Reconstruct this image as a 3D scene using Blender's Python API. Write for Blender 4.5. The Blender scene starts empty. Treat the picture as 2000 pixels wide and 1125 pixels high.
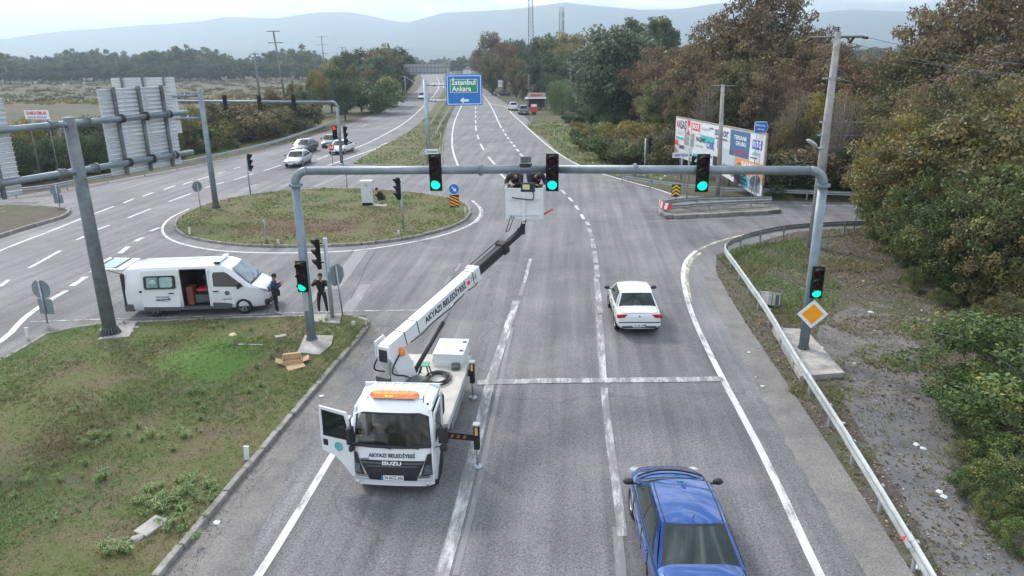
import bpy, bmesh, math, random
import numpy as np
from mathutils import Vector, Matrix, Euler
random.seed(7); np.random.seed(7)
SC = bpy.context.scene
COL = SC.collection
R = math.radians

# ------------------------------------------------------------------ camera
CAM_H, FPX, PITCH, ROLL = 10.0, 1400.0, R(17.75), R(0.75)
cam_d = bpy.data.cameras.new('drone_camera')
cam_d.sensor_width = 36.0
cam_d.lens = 36.0 * FPX / 2000.0
cam_d.clip_start = 0.1
cam_d.clip_end = 40000.0
cam = bpy.data.objects.new('drone_camera', cam_d)
COL.objects.link(cam)
DV = Vector((0, math.cos(PITCH), -math.sin(PITCH)))
_u0 = Vector((0, math.sin(PITCH), math.cos(PITCH)))
_r0 = Vector((1, 0, 0))
RV = _r0 * math.cos(ROLL) - _u0 * math.sin(ROLL)
UV = _r0 * math.sin(ROLL) + _u0 * math.cos(ROLL)
cam.matrix_world = Matrix(((RV.x, UV.x, -DV.x, 0), (RV.y, UV.y, -DV.y, 0), (RV.z, UV.z, -DV.z, CAM_H), (0, 0, 0, 1)))
SC.camera = cam

# survey of the photograph: the world point on a known height / at a known distance
def ray(px, py): return DV + RV * ((px - 1000) / FPX) + UV * ((562.5 - py) / FPX)
def P(px, py, z=0.0):
    v = ray(px, py); t = (z - CAM_H) / v.z
    return Vector((v.x * t, v.y * t, z))
def PY(px, py, Y):
    v = ray(px, py); t = Y / v.y
    return Vector((v.x * t, Y, CAM_H + v.z * t))

# ------------------------------------------------------------------ sky and sun (thin bright overcast)
SUN_EL, SUN_AZ = R(42), R(-38)          # azimuth measured from +Y towards +X: ahead and to the left
W = bpy.data.worlds.new('World'); SC.world = W; W.use_nodes = True
nt = W.node_tree; nt.nodes.clear()
out = nt.nodes.new('ShaderNodeOutputWorld'); bg = nt.nodes.new('ShaderNodeBackground')
sky = nt.nodes.new('ShaderNodeTexSky'); sky.sky_type = 'NISHITA'; sky.sun_disc = False
sky.sun_elevation = SUN_EL; sky.sun_rotation = SUN_AZ; sky.air_density = 1.0; sky.dust_density = 1.5; sky.ozone_density = 1.0
tc = nt.nodes.new('ShaderNodeTexCoord')
mp = nt.nodes.new('ShaderNodeMapping'); mp.inputs['Scale'].default_value = (2.2, 2.2, 16.0)
nz = nt.nodes.new('ShaderNodeTexNoise'); nz.inputs['Scale'].default_value = 2.1; nz.inputs['Detail'].default_value = 9; nz.inputs['Roughness'].default_value = .58
nz.inputs['Distortion'].default_value = .35
rp = nt.nodes.new('ShaderNodeValToRGB')
rp.color_ramp.elements[0].position = .44; rp.color_ramp.elements[0].color = (0, 0, 0, 1)
rp.color_ramp.elements[1].position = .58; rp.color_ramp.elements[1].color = (1, 1, 1, 1)
nz2 = nt.nodes.new('ShaderNodeTexNoise'); nz2.inputs['Scale'].default_value = 7.0; nz2.inputs['Detail'].default_value = 6
mp2 = nt.nodes.new('ShaderNodeMapping'); mp2.inputs['Scale'].default_value = (2.0, 2.0, 13.0)
rp2 = nt.nodes.new('ShaderNodeValToRGB')
rp2.color_ramp.elements[0].position = .40; rp2.color_ramp.elements[0].color = (7.4, 8.1, 9.2, 1)
rp2.color_ramp.elements[1].position = .58; rp2.color_ramp.elements[1].color = (13.5, 13.5, 13.5, 1)
mx = nt.nodes.new('ShaderNodeMixRGB')
L_ = nt.links.new
L_(tc.outputs['Generated'], mp.inputs['Vector']); L_(mp.outputs[0], nz.inputs['Vector']); L_(nz.outputs['Fac'], rp.inputs['Fac'])
L_(tc.outputs['Generated'], mp2.inputs['Vector']); L_(mp2.outputs[0], nz2.inputs['Vector']); L_(nz2.outputs['Fac'], rp2.inputs['Fac'])
L_(rp.outputs['Color'], mx.inputs['Fac']); L_(sky.outputs['Color'], mx.inputs['Color1']); L_(rp2.outputs['Color'], mx.inputs['Color2'])
L_(mx.outputs['Color'], bg.inputs['Color']); bg.inputs['Strength'].default_value = 0.10
L_(bg.outputs[0], out.inputs['Surface'])
W.cycles.sampling_method = 'MANUAL'; W.cycles.sample_map_resolution = 512

sd = bpy.data.lights.new('sun', 'SUN'); sd.energy = 1.5; sd.angle = R(12); sd.color = (1.0, .955, .89)
sun = bpy.data.objects.new('sun', sd); COL.objects.link(sun)
sdir = Vector((math.sin(SUN_AZ) * math.cos(SUN_EL), math.cos(SUN_AZ) * math.cos(SUN_EL), math.sin(SUN_EL)))
sun.rotation_euler = sdir.to_track_quat('Z', 'Y').to_euler()
sun.location = sdir * 60
SC.view_settings.view_transform = 'Standard'; SC.view_settings.look = 'None'
SC.view_settings.exposure = 1.22; SC.view_settings.gamma = 1.0; SC.view_settings.use_curve_mapping = False
SC.render.engine = 'CYCLES'
SC.cycles.max_bounces = 6; SC.cycles.volume_bounces = 0; SC.cycles.transparent_max_bounces = 12
SC.cycles.use_denoising = True

# ------------------------------------------------------------------ materials
def lin(c):
    return tuple((x / 12.92 if x <= .04045 else ((x + .055) / 1.055) ** 2.4) for x in c)
def new_mat(name):
    m = bpy.data.materials.new(name); m.use_nodes = True
    n = m.node_tree; b = n.nodes['Principled BSDF']
    return m, n, b
def N(n, t, **kw):
    x = n.nodes.new(t)
    for k, v in kw.items():
        if k in x.inputs.keys(): x.inputs[k].default_value = v
        else: setattr(x, k, v)
    return x
MATS = {}
def mat(name, col, rough=.6, metal=0.0, var=.12, scale=6.0, bump=0.0, bscale=40.0, coat=0.0, dirt=0.0, dirtcol=(.12, .10, .08), emit=None, estr=0.0, spec=.5, coords='Object'):
    if name in MATS: return MATS[name]
    m, n, b = new_mat(name); L = n.links.new
    tcn = N(n, 'ShaderNodeTexCoord')
    src = tcn.outputs['Object']
    if coords == 'World':
        g = N(n, 'ShaderNodeNewGeometry'); src = g.outputs['Position']
    nz = N(n, 'ShaderNodeTexNoise', Scale=scale, Detail=5.0, Roughness=.6); L(src, nz.inputs['Vector'])
    mr = N(n, 'ShaderNodeMapRange'); mr.inputs['To Min'].default_value = 1 - var; mr.inputs['To Max'].default_value = 1 + var
    mr.inputs['From Min'].default_value = .3; mr.inputs['From Max'].default_value = .7
    L(nz.outputs['Fac'], mr.inputs['Value'])
    mul = N(n, 'ShaderNodeMixRGB', blend_type='MULTIPLY', Fac=1.0); mul.inputs['Color1'].default_value = (*col, 1)
    L(mr.outputs[0], mul.inputs['Color2'])
    last = mul.outputs[0]
    if dirt > 0:
        nd = N(n, 'ShaderNodeTexNoise', Scale=scale * .45, Detail=8.0, Roughness=.7); L(src, nd.inputs['Vector'])
        md = N(n, 'ShaderNodeMapRange'); md.inputs['From Min'].default_value = .48; md.inputs['From Max'].default_value = .72
        md.inputs['To Max'].default_value = dirt; L(nd.outputs['Fac'], md.inputs['Value'])
        mdx = N(n, 'ShaderNodeMixRGB'); mdx.inputs['Color2'].default_value = (*dirtcol, 1)
        L(md.outputs[0], mdx.inputs['Fac']); L(last, mdx.inputs['Color1']); last = mdx.outputs[0]
    L(last, b.inputs['Base Color'])
    b.inputs['Roughness'].default_value = rough; b.inputs['Metallic'].default_value = metal
    b.inputs['Specular IOR Level'].default_value = spec
    if coat: b.inputs['Coat Weight'].default_value = coat; b.inputs['Coat Roughness'].default_value = .04
    if bump > 0:
        nb = N(n, 'ShaderNodeTexNoise', Scale=bscale, Detail=4.0); L(src, nb.inputs['Vector'])
        bp = N(n, 'ShaderNodeBump', Strength=bump, Distance=.02); L(nb.outputs['Fac'], bp.inputs['Height']); L(bp.outputs[0], b.inputs['Normal'])
    if emit:
        b.inputs['Emission Color'].default_value = (*emit, 1); b.inputs['Emission Strength'].default_value = estr
    MATS[name] = m
    return m
def ramp(n, stops, fac):
    r = n.nodes.new('ShaderNodeValToRGB'); e = r.color_ramp.elements
    while len(e) < len(stops): e.new(.5)
    for i, (p, c) in enumerate(stops): e[i].position = p; e[i].color = (*c, 1)
    n.links.new(fac, r.inputs['Fac']); return r.outputs['Color']

# ------------------------------------------------------------------ mesh helpers
class MB:
    def __init__(s): s.v = []; s.f = []; s.m = []; s.sm = []; s.cur = 0; s.smooth = False
    def add(s, vs, fs, smooth=None):
        o = len(s.v); s.v += [tuple(v) for v in vs]
        for f in fs:
            s.f.append(tuple(o + i for i in f)); s.m.append(s.cur); s.sm.append(s.smooth if smooth is None else smooth)
        return s
    def box(s, c, d, rot=None, taper=1.0, bev=0.0):
        x, y, z = (k / 2 for k in d)
        if bev > 0:
            bm = bmesh.new(); bmesh.ops.create_cube(bm, size=1.0)
            for v in bm.verts: v.co = Vector((v.co.x * d[0] * (taper if v.co.z > 0 else 1), v.co.y * d[1] * (taper if v.co.z > 0 else 1), v.co.z * d[2]))
            bmesh.ops.bevel(bm, geom=bm.edges[:], offset=bev, segments=2, affect='EDGES', profile=.5)
            M = (rot.to_matrix() if isinstance(rot, Euler) else rot) if rot is not None else Matrix.Identity(3)
            bm.verts.index_update()
            vs = [M @ v.co + Vector(c) for v in bm.verts]; fs = [[v.index for v in f.verts] for f in bm.faces]; bm.free()
            return s.add(vs, fs, False)
        vs = []
        for k, (sx, sy, sz) in enumerate(((-1, -1, -1), (1, -1, -1), (1, 1, -1), (-1, 1, -1), (-1, -1, 1), (1, -1, 1), (1, 1, 1), (-1, 1, 1))):
            t = taper if sz > 0 else 1
            vs.append(Vector((sx * x * t, sy * y * t, sz * z)))
        if rot is not None:
            M = rot.to_matrix() if isinstance(rot, Euler) else rot
            vs = [M @ v for v in vs]
        vs = [v + Vector(c) for v in vs]
        return s.add(vs, [(3, 2, 1, 0), (4, 5, 6, 7), (0, 1, 5, 4), (1, 2, 6, 5), (2, 3, 7, 6), (3, 0, 4, 7)], False)
    def tube(s, a, b, r0, r1=None, n=10, caps=True):
        return s.path([a, b], [r0, r0 if r1 is None else r1], n, caps)
    def path(s, pts, rs, n=10, caps=True):
        pts = [Vector(p) for p in pts]
        if not hasattr(rs, '__len__'): rs = [rs] * len(pts)
        o = len(s.v); k = len(pts); up = None
        for i, p in enumerate(pts):
            t = (pts[min(i + 1, k - 1)] - pts[max(i - 1, 0)])
            t = t.normalized() if t.length > 1e-9 else Vector((0, 0, 1))
            if up is None:
                up = Vector((0, 0, 1)) if abs(t.z) < .9 else Vector((1, 0, 0))
            a = t.cross(up)
            if a.length < 1e-4: a = t.cross(Vector((1, 0, 0)))
            a.normalize(); b = a.cross(t).normalized(); up = b
            for j in range(n):
                w = 2 * math.pi * j / n
                s.v.append(tuple(p + (a * math.cos(w) + b * math.sin(w)) * rs[i]))
        for i in range(k - 1):
            for j in range(n):
                q = (o + i * n + j, o + i * n + (j + 1) % n, o + (i + 1) * n + (j + 1) % n, o + (i + 1) * n + j)
                s.f.append(q[::-1]); s.m.append(s.cur); s.sm.append(True)
        if caps:
            s.f.append(tuple(o + j for j in range(n))); s.m.append(s.cur); s.sm.append(False)
            s.f.append(tuple(o + (k - 1) * n + j for j in range(n))[::-1]); s.m.append(s.cur); s.sm.append(False)
        return s
    def lathe(s, prof, c=(0, 0, 0), n=20, axis='Z', M=None, smooth=True, caps=True):
        o = len(s.v); c = Vector(c)
        for r, h in prof:
            for j in range(n):
                w = 2 * math.pi * j / n
                p = Vector((r * math.cos(w), r * math.sin(w), h))
                if axis == 'Y': p = Vector((p.x, p.z, -p.y))
                elif axis == 'X': p = Vector((p.z, p.x, p.y))
                if M is not None: p = M @ p
                s.v.append(tuple(p + c))
        for i in range(len(prof) - 1):
            for j in range(n):
                s.f.append((o + i * n + j, o + i * n + (j + 1) % n, o + (i + 1) * n + (j + 1) % n, o + (i + 1) * n + j)); s.m.append(s.cur); s.sm.append(smooth)
        if not caps: return s
        if prof[0][0] > 1e-6: s.f.append(tuple(o + j for j in range(n))[::-1]); s.m.append(s.cur); s.sm.append(False)
        if prof[-1][0] > 1e-6: s.f.append(tuple(o + (len(prof) - 1) * n + j for j in range(n))); s.m.append(s.cur); s.sm.append(False)
        return s
    def prism(s, poly, axis, lo, hi):
        # polygon in 2D extruded along an axis ('X','Y','Z')
        def mk(a, b, h):
            return {'Z': (a, b, h), 'Y': (a, h, b), 'X': (h, a, b)}[axis]
        n = len(poly)
        vs = [mk(a, b, lo) for a, b in poly] + [mk(a, b, hi) for a, b in poly]
        fs = [tuple(range(n))[::-1], tuple(range(n, 2 * n))] + [(i, (i + 1) % n, n + (i + 1) % n, n + i) for i in range(n)]
        return s.add(vs, fs, False)
    def quad(s, a, b, c, d): return s.add([a, b, c, d], [(0, 1, 2, 3)], False)
    def sphere(s, c, r, n=12, m=8):
        if not hasattr(r, '__len__'): r = (r, r, r)
        vs = [(c[0], c[1], c[2] - r[2])]; fs = []
        for i in range(1, m):
            t = -math.pi / 2 + math.pi * i / m
            for j in range(n):
                w = 2 * math.pi * j / n
                vs.append((c[0] + r[0] * math.cos(t) * math.cos(w), c[1] + r[1] * math.cos(t) * math.sin(w), c[2] + r[2] * math.sin(t)))
        vs.append((c[0], c[1], c[2] + r[2])); e = len(vs) - 1
        for j in range(n):
            fs.append((0, 1 + (j + 1) % n, 1 + j)); fs.append((e, e - n + j, e - n + (j + 1) % n))
            for i in range(m - 2):
                a = 1 + i * n; fs.append((a + j, a + (j + 1) % n, a + n + (j + 1) % n, a + n + j))
        return s.add(vs, fs, True)
    def mesh(s, name, mats):
        me = bpy.data.meshes.new(name)
        me.from_pydata(s.v, [], s.f)
        if not isinstance(mats, (list, tuple)): mats = [mats]
        for m in mats: me.materials.append(m)
        me.polygons.foreach_set('material_index', s.m); me.polygons.foreach_set('use_smooth', s.sm)
        me.update()
        return me
    def build(s, name, mats, parent=None, off=None, loc=None, rot=None):
        if off is not None:
            o = Vector(off); s.v = [tuple(Vector(v) - o) for v in s.v]
        return link(name, s.mesh(name, mats), parent, loc, rot)
def link(name, me, parent=None, loc=None, rot=None):
    ob = bpy.data.objects.new(name, me); COL.objects.link(ob)
    if parent is not None: ob.parent = parent
    if loc is not None: ob.location = loc
    if rot is not None: ob.rotation_euler = rot
    return ob
def tag(o, label=None, cat=None, group=None, kind=None):
    if label: o['label'] = label
    if cat: o['category'] = cat
    if group: o['group'] = group
    if kind: o['kind'] = kind
    return o
def thing(name, label, cat, loc=(0, 0, 0), rotz=0.0, group=None, rot=None):
    o = bpy.data.objects.new(name, None); COL.objects.link(o); o.empty_display_size = .3
    o.location = loc; o.rotation_euler = rot if rot is not None else (0, 0, rotz)
    return tag(o, label, cat, group)
def copy_tree(o, parent=None):
    c = o.copy(); COL.objects.link(c); c.parent = parent
    for ch in [k for k in bpy.data.objects if k.parent == o]: copy_tree(ch, c)
    return c
KIDS = {}
def kids(o): return [k for k in o.children]
def copy_thing(o, loc, rotz=0.0, label=None, group=None, scale=None):
    r = o.copy(); COL.objects.link(r)
    for ch in kids(o):
        c = ch.copy(); COL.objects.link(c); c.parent = r
        for g in kids(ch):
            d = g.copy(); COL.objects.link(d); d.parent = c
    r.location = loc; r.rotation_euler = (0, 0, rotz)
    if label: r['label'] = label
    if group: r['group'] = group
    if scale is not None: r.scale = scale if hasattr(scale, '__len__') else (scale,) * 3
    return r
def text(s, size, m, parent, M, name='lettering', bold=.0, align='CENTER', width=None, extr=.0):
    cu = bpy.data.curves.new('t', 'FONT'); cu.body = s; cu.size = size; cu.align_x = align; cu.align_y = 'CENTER'; cu.offset = bold * size; cu.extrude = extr
    cu.resolution_u = 3
    ob = bpy.data.objects.new('t', cu); COL.objects.link(ob)
    bpy.context.view_layer.update()
    me = bpy.data.meshes.new_from_object(ob.evaluated_get(bpy.context.evaluated_depsgraph_get()))
    bpy.data.objects.remove(ob); bpy.data.curves.remove(cu)
    if width and len(me.vertices):
        xs = [v.co.x for v in me.vertices]; w = max(xs) - min(xs); k = width / w
        for v in me.vertices: v.co.x *= k
    me.transform(M); me.materials.clear(); me.materials.append(m); me.name = name
    return link(name, me, parent)
def frame(o, x, y):   # text frame: origin, x direction, y direction
    x = Vector(x).normalized(); y = Vector(y).normalized(); z = x.cross(y).normalized(); o = Vector(o)
    return Matrix(((x.x, y.x, z.x, o.x), (x.y, y.y, z.y, o.y), (x.z, y.z, z.z, o.z), (0, 0, 0, 1)))
def crom(pts, step=1.0, closed=False):
    pts = [Vector(p) for p in pts]; n = len(pts); outp = []
    rng = range(n if closed else n - 1)
    for i in rng:
        p1, p2 = pts[i], pts[(i + 1) % n]
        p0 = pts[(i - 1) % n] if (closed or i > 0) else p1 * 2 - p2
        p3 = pts[(i + 2) % n] if (closed or i < n - 2) else p2 * 2 - p1
        L = (p2 - p1).length; k = max(1, int(L / step))
        al = .5
        t0 = 0; t1 = t0 + max((p1 - p0).length, 1e-4) ** al; t2 = t1 + max(L, 1e-4) ** al; t3 = t2 + max((p3 - p2).length, 1e-4) ** al
        for j in range(k):
            t = t1 + (t2 - t1) * j / k
            A1 = p0 * ((t1 - t) / (t1 - t0)) + p1 * ((t - t0) / (t1 - t0)); A2 = p1 * ((t2 - t) / (t2 - t1)) + p2 * ((t - t1) / (t2 - t1)); A3 = p2 * ((t3 - t) / (t3 - t2)) + p3 * ((t - t2) / (t3 - t2))
            B1 = A1 * ((t2 - t) / (t2 - t0)) + A2 * ((t - t0) / (t2 - t0)); B2 = A2 * ((t3 - t) / (t3 - t1)) + A3 * ((t - t1) / (t3 - t1))
            outp.append(B1 * ((t2 - t) / (t2 - t1)) + B2 * ((t - t1) / (t2 - t1)))
    if not closed: outp.append(pts[-1])
    return outp
def G(*px): return [P(a, b) for a, b in px]
def resample(pts, step):
    out = [pts[0].copy()]; acc = 0
    for a, b in zip(pts, pts[1:]):
        L = (b - a).length
        while acc + L >= step:
            t = (step - acc) / L; a = a.lerp(b, t); out.append(a.copy()); L = (b - a).length; acc = 0
        acc += L
    return out
# heading of the main road (its lines meet on the horizon)
_h = ray(1124, 113); HEAD = math.atan2(_h.x, _h.y)
UR = Vector((math.sin(HEAD), math.cos(HEAD), 0)); VR = Vector((UR.y, -UR.x, 0))
HAZE = 0.00035
# ------------------------------------------------------------------ surface materials
def asphalt_mat():
    m, n, b = new_mat('asphalt'); L = n.links.new
    g = N(n, 'ShaderNodeNewGeometry'); pos = g.outputs['Position']
    mp = N(n, 'ShaderNodeMapping'); mp.inputs['Rotation'].default_value = (0, 0, HEAD); L(pos, mp.inputs['Vector'])   # x across, y along the road
    big = N(n, 'ShaderNodeTexNoise', Scale=.16, Detail=6.0, Roughness=.6); L(mp.outputs[0], big.inputs['Vector'])
    c = ramp(n, [(.3, (.118, .118, .122)), (.5, (.157, .156, .159)), (.72, (.208, .203, .200))], big.outputs['Fac'])
    # tyre tracks: streaks along the road
    ms = N(n, 'ShaderNodeMapping'); ms.inputs['Scale'].default_value = (1.0, .035, 1); L(mp.outputs[0], ms.inputs['Vector'])
    st = N(n, 'ShaderNodeTexNoise', Scale=1.6, Detail=6.0, Roughness=.62); L(ms.outputs[0], st.inputs['Vector'])
    sr = N(n, 'ShaderNodeMapRange'); sr.inputs['From Min'].default_value = .34; sr.inputs['From Max'].default_value = .66; sr.inputs['To Min'].default_value = .66; sr.inputs['To Max'].default_value = 1.20
    L(st.outputs['Fac'], sr.inputs['Value'])
    m1 = N(n, 'ShaderNodeMixRGB', blend_type='MULTIPLY', Fac=1.0); L(c, m1.inputs['Color1']); L(sr.outputs[0], m1.inputs['Color2'])
    # coarse aggregate
    ag = N(n, 'ShaderNodeTexNoise', Scale=19.0, Detail=3.0, Roughness=.8); L(pos, ag.inputs['Vector'])
    ar = N(n, 'ShaderNodeMapRange'); ar.inputs['From Min'].default_value = .3; ar.inputs['From Max'].default_value = .7; ar.inputs['To Min'].default_value = .42; ar.inputs['To Max'].default_value = 1.58
    L(ag.outputs['Fac'], ar.inputs['Value'])
    m2 = N(n, 'ShaderNodeMixRGB', blend_type='MULTIPLY', Fac=1.0); L(m1.outputs[0], m2.inputs['Color1']); L(ar.outputs[0], m2.inputs['Color2'])
    vo = N(n, 'ShaderNodeTexVoronoi', Scale=38.0); L(pos, vo.inputs['Vector'])
    vr = N(n, 'ShaderNodeMapRange'); vr.inputs['From Min'].default_value = .05; vr.inputs['From Max'].default_value = .5; vr.inputs['To Min'].default_value = 1.25; vr.inputs['To Max'].default_value = .8
    L(vo.outputs['Distance'], vr.inputs['Value'])
    m2b = N(n, 'ShaderNodeMixRGB', blend_type='MULTIPLY', Fac=.8); L(m2.outputs[0], m2b.inputs['Color1']); L(vr.outputs[0], m2b.inputs['Color2'])
    # oil spots
    ov = N(n, 'ShaderNodeTexNoise', Scale=1.7, Detail=5.0, Roughness=.75); L(pos, ov.inputs['Vector'])
    orr = N(n, 'ShaderNodeMapRange'); orr.inputs['From Min'].default_value = .64; orr.inputs['From Max'].default_value = .74; orr.inputs['To Max'].default_value = .6
    L(ov.outputs['Fac'], orr.inputs['Value'])
    m3 = N(n, 'ShaderNodeMixRGB'); m3.inputs['Color2'].default_value = (.075, .073, .073, 1); L(orr.outputs[0], m3.inputs['Fac']); L(m2b.outputs[0], m3.inputs['Color1'])
    # dusty pale drifts
    dv = N(n, 'ShaderNodeTexNoise', Scale=.35, Detail=7.0, Roughness=.7); L(pos, dv.inputs['Vector'])
    dr = N(n, 'ShaderNodeMapRange'); dr.inputs['From Min'].default_value = .52; dr.inputs['From Max'].default_value = .75; dr.inputs['To Max'].default_value = .5
    L(dv.outputs['Fac'], dr.inputs['Value'])
    m4 = N(n, 'ShaderNodeMixRGB'); m4.inputs['Color2'].default_value = (.245, .228, .214, 1); L(dr.outputs[0], m4.inputs['Fac']); L(m3.outputs[0], m4.inputs['Color1'])
    # fine cracks
    cn = N(n, 'ShaderNodeTexNoise', Scale=.9, Detail=4.0); L(pos, cn.inputs['Vector'])
    cv = N(n, 'ShaderNodeMixRGB', Fac=.6); L(pos, cv.inputs['Color1']); L(cn.outputs['Color'], cv.inputs['Color2'])
    ck = N(n, 'ShaderNodeTexVoronoi', Scale=.21, feature='DISTANCE_TO_EDGE'); L(cv.outputs[0], ck.inputs['Vector'])
    kr = N(n, 'ShaderNodeMapRange'); kr.inputs['From Min'].default_value = 0.0; kr.inputs['From Max'].default_value = .005; kr.inputs['To Min'].default_value = .74; kr.inputs['To Max'].default_value = 1.0
    L(ck.outputs['Distance'], kr.inputs['Value'])
    m5 = N(n, 'ShaderNodeMixRGB', blend_type='MULTIPLY', Fac=1.0); L(m4.outputs[0], m5.inputs['Color1']); L(kr.outputs[0], m5.inputs['Color2'])
    L(m5.outputs[0], b.inputs['Base Color']); b.inputs['Roughness'].default_value = .82
    bp = N(n, 'ShaderNodeBump', Strength=.55, Distance=.012); L(ag.outputs['Fac'], bp.inputs['Height']); L(bp.outputs[0], b.inputs['Normal'])
    return m
def paint_mat(name, col, wear, scale=3.0):
    m, n, b = new_mat(name); L = n.links.new
    g = N(n, 'ShaderNodeNewGeometry'); pos = g.outputs['Position']
    mp = N(n, 'ShaderNodeMapping'); mp.inputs['Rotation'].default_value = (0, 0, HEAD); L(pos, mp.inputs['Vector'])
    ms = N(n, 'ShaderNodeMapping'); ms.inputs['Scale'].default_value = (1.0, .22, 1); L(mp.outputs[0], ms.inputs['Vector'])
    w = N(n, 'ShaderNodeTexNoise', Scale=scale, Detail=8.0, Roughness=.75); L(ms.outputs[0], w.inputs['Vector'])
    w2 = N(n, 'ShaderNodeTexNoise', Scale=45.0, Detail=2.0, Roughness=.8); L(pos, w2.inputs['Vector'])
    ad = N(n, 'ShaderNodeMath', operation='MULTIPLY_ADD'); L(w2.outputs['Fac'], ad.inputs[0]); ad.inputs[1].default_value = .30; L(w.outputs['Fac'], ad.inputs[2])
    mr = N(n, 'ShaderNodeMapRange'); mr.inputs['From Min'].default_value = .90 - wear; mr.inputs['From Max'].default_value = 1.04 - wear; L(ad.outputs[0], mr.inputs['Value'])
    mx = N(n, 'ShaderNodeMixRGB'); mx.inputs['Color1'].default_value = (*col, 1); mx.inputs['Color2'].default_value = (.18, .178, .178, 1)
    L(mr.outputs[0], mx.inputs['Fac']); L(mx.outputs[0], b.inputs['Base Color']); b.inputs['Roughness'].default_value = .7
    return m
ASPH = asphalt_mat()
PAINT = paint_mat('road_paint', (.53, .53, .52), .24)
PAINT_W = paint_mat('worn_road_paint', (.48, .48, .47), .36)
PAINT_F = paint_mat('faded_road_paint', (.38, .38, .375), .46)
PAINT_Y = paint_mat('yellow_worn_paint', (.55, .50, .30), .34)
PAINT_O = paint_mat('faded_orange_paint', (.42, .33, .20), .42)

def ground_mat(name, stops, sc=.5, fine=14.0, bump=.5, f2=.9, patch=None, rough=.95):
    m, n, b = new_mat(name); L = n.links.new
    g = N(n, 'ShaderNodeNewGeometry'); pos = g.outputs['Position']
    a = N(n, 'ShaderNodeTexNoise', Scale=sc, Detail=9.0, Roughness=.66); L(pos, a.inputs['Vector'])
    c = ramp(n, stops, a.outputs['Fac'])
    f = N(n, 'ShaderNodeTexNoise', Scale=fine, Detail=5.0, Roughness=.75); L(pos, f.inputs['Vector'])
    fr = N(n, 'ShaderNodeMapRange'); fr.inputs['From Min'].default_value = .3; fr.inputs['From Max'].default_value = .7; fr.inputs['To Min'].default_value = 1 - f2 * .55; fr.inputs['To Max'].default_value = 1 + f2 * .55
    L(f.outputs['Fac'], fr.inputs['Value'])
    mu = N(n, 'ShaderNodeMixRGB', blend_type='MULTIPLY', Fac=1.0); L(c, mu.inputs['Color1']); L(fr.outputs[0], mu.inputs['Color2']); last = mu.outputs[0]
    if patch:   # (x, y, radius, colour) patches of another growth
        for (x, y, rx, ry, col) in patch:
            vm = N(n, 'ShaderNodeMapping'); vm.vector_type = 'POINT'
            vm.inputs['Location'].default_value = (-x / rx, -y / ry, 0); vm.inputs['Scale'].default_value = (1 / rx, 1 / ry, 0); L(pos, vm.inputs['Vector'])
            wn = N(n, 'ShaderNodeTexNoise', Scale=.8, Detail=4.0); L(pos, wn.inputs['Vector'])
            va = N(n, 'ShaderNodeVectorMath', operation='LENGTH'); L(vm.outputs[0], va.inputs[0])
            aa = N(n, 'ShaderNodeMath', operation='MULTIPLY_ADD'); L(wn.outputs['Fac'], aa.inputs[0]); aa.inputs[1].default_value = 1.2; L(va.outputs['Value'], aa.inputs[2])
            pr = N(n, 'ShaderNodeMapRange'); pr.inputs['From Min'].default_value = 1.25; pr.inputs['From Max'].default_value = 1.75; pr.inputs['To Min'].default_value = .9; pr.inputs['To Max'].default_value = 0.0
            L(aa.outputs[0], pr.inputs['Value'])
            px = N(n, 'ShaderNodeMixRGB'); px.inputs['Color2'].default_value = (*col, 1); L(pr.outputs[0], px.inputs['Fac']); L(last, px.inputs['Color1']); last = px.outputs[0]
    L(last, b.inputs['Base Color']); b.inputs['Roughness'].default_value = rough; b.inputs['Specular IOR Level'].default_value = .2
    bp = N(n, 'ShaderNodeBump', Strength=bump, Distance=.05); L(f.outputs['Fac'], bp.inputs['Height']); L(bp.outputs[0], b.inputs['Normal'])
    return m
_pt = P(415, 705); _pb = P(600, 445)
GRASS_ST = [(.30, (.13, .10, .070)), (.42, (.145, .125, .070)), (.50, (.125, .128, .055)), (.60, (.100, .125, .042)), (.72, (.155, .138, .078))]
G_PATCH = [(_pt.x, _pt.y, 1.7, 2.2, (.095, .185, .04)), (_pb.x, _pb.y, 4.5, 2.6, (.125, .082, .052))]
GRASS = ground_mat('grass_soil', GRASS_ST, .55, 22.0, .8, .9, G_PATCH)
VERGE = ground_mat('verge_soil', [(.3, (.075, .062, .052)), (.46, (.12, .10, .085)), (.55, (.085, .088, .045)), (.66, (.16, .148, .135)), (.8, (.10, .10, .055))], .45, 16.0, .9, 1.1)
SCRUB = ground_mat('scrub_ground', [(.3, (.06, .055, .035)), (.5, (.095, .085, .055)), (.62, (.07, .08, .035)), (.8, (.13, .11, .08))], .09, 3.0, .6, .8)
FIELD = ground_mat('rough_pasture', [(.36, (.062, .062, .034)), (.47, (.095, .080, .052)), (.56, (.068, .072, .038)), (.68, (.115, .088, .064))], .035, .5, .3, .9)
GRAVEL = ground_mat('gravel_surface', [(.3, (.105, .097, .09)), (.5, (.175, .163, .152)), (.7, (.24, .225, .205))], .8, 30.0, 1.0, 1.2)
OLDASPH = ground_mat('old_asphalt', [(.3, (.105, .104, .105)), (.5, (.145, .142, .142)), (.75, (.19, .182, .174))], .7, 36.0, .5, .7)
SHOULDER = ground_mat('shoulder_dust', [(.3, (.14, .134, .130)), (.5, (.19, .18, .17)), (.75, (.24, .226, .208))], .8, 24.0, .4, .8)
CONC = mat('concrete', (.33, .315, .29), .9, 0, .28, 2.5, .5, 30, dirt=.85, coords='World')
KERB = mat('kerb_concrete', (.245, .23, .21), .92, 0, .3, 3.0, .6, 25, dirt=.6, dirtcol=(.11, .10, .08), coords='World')

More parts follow.
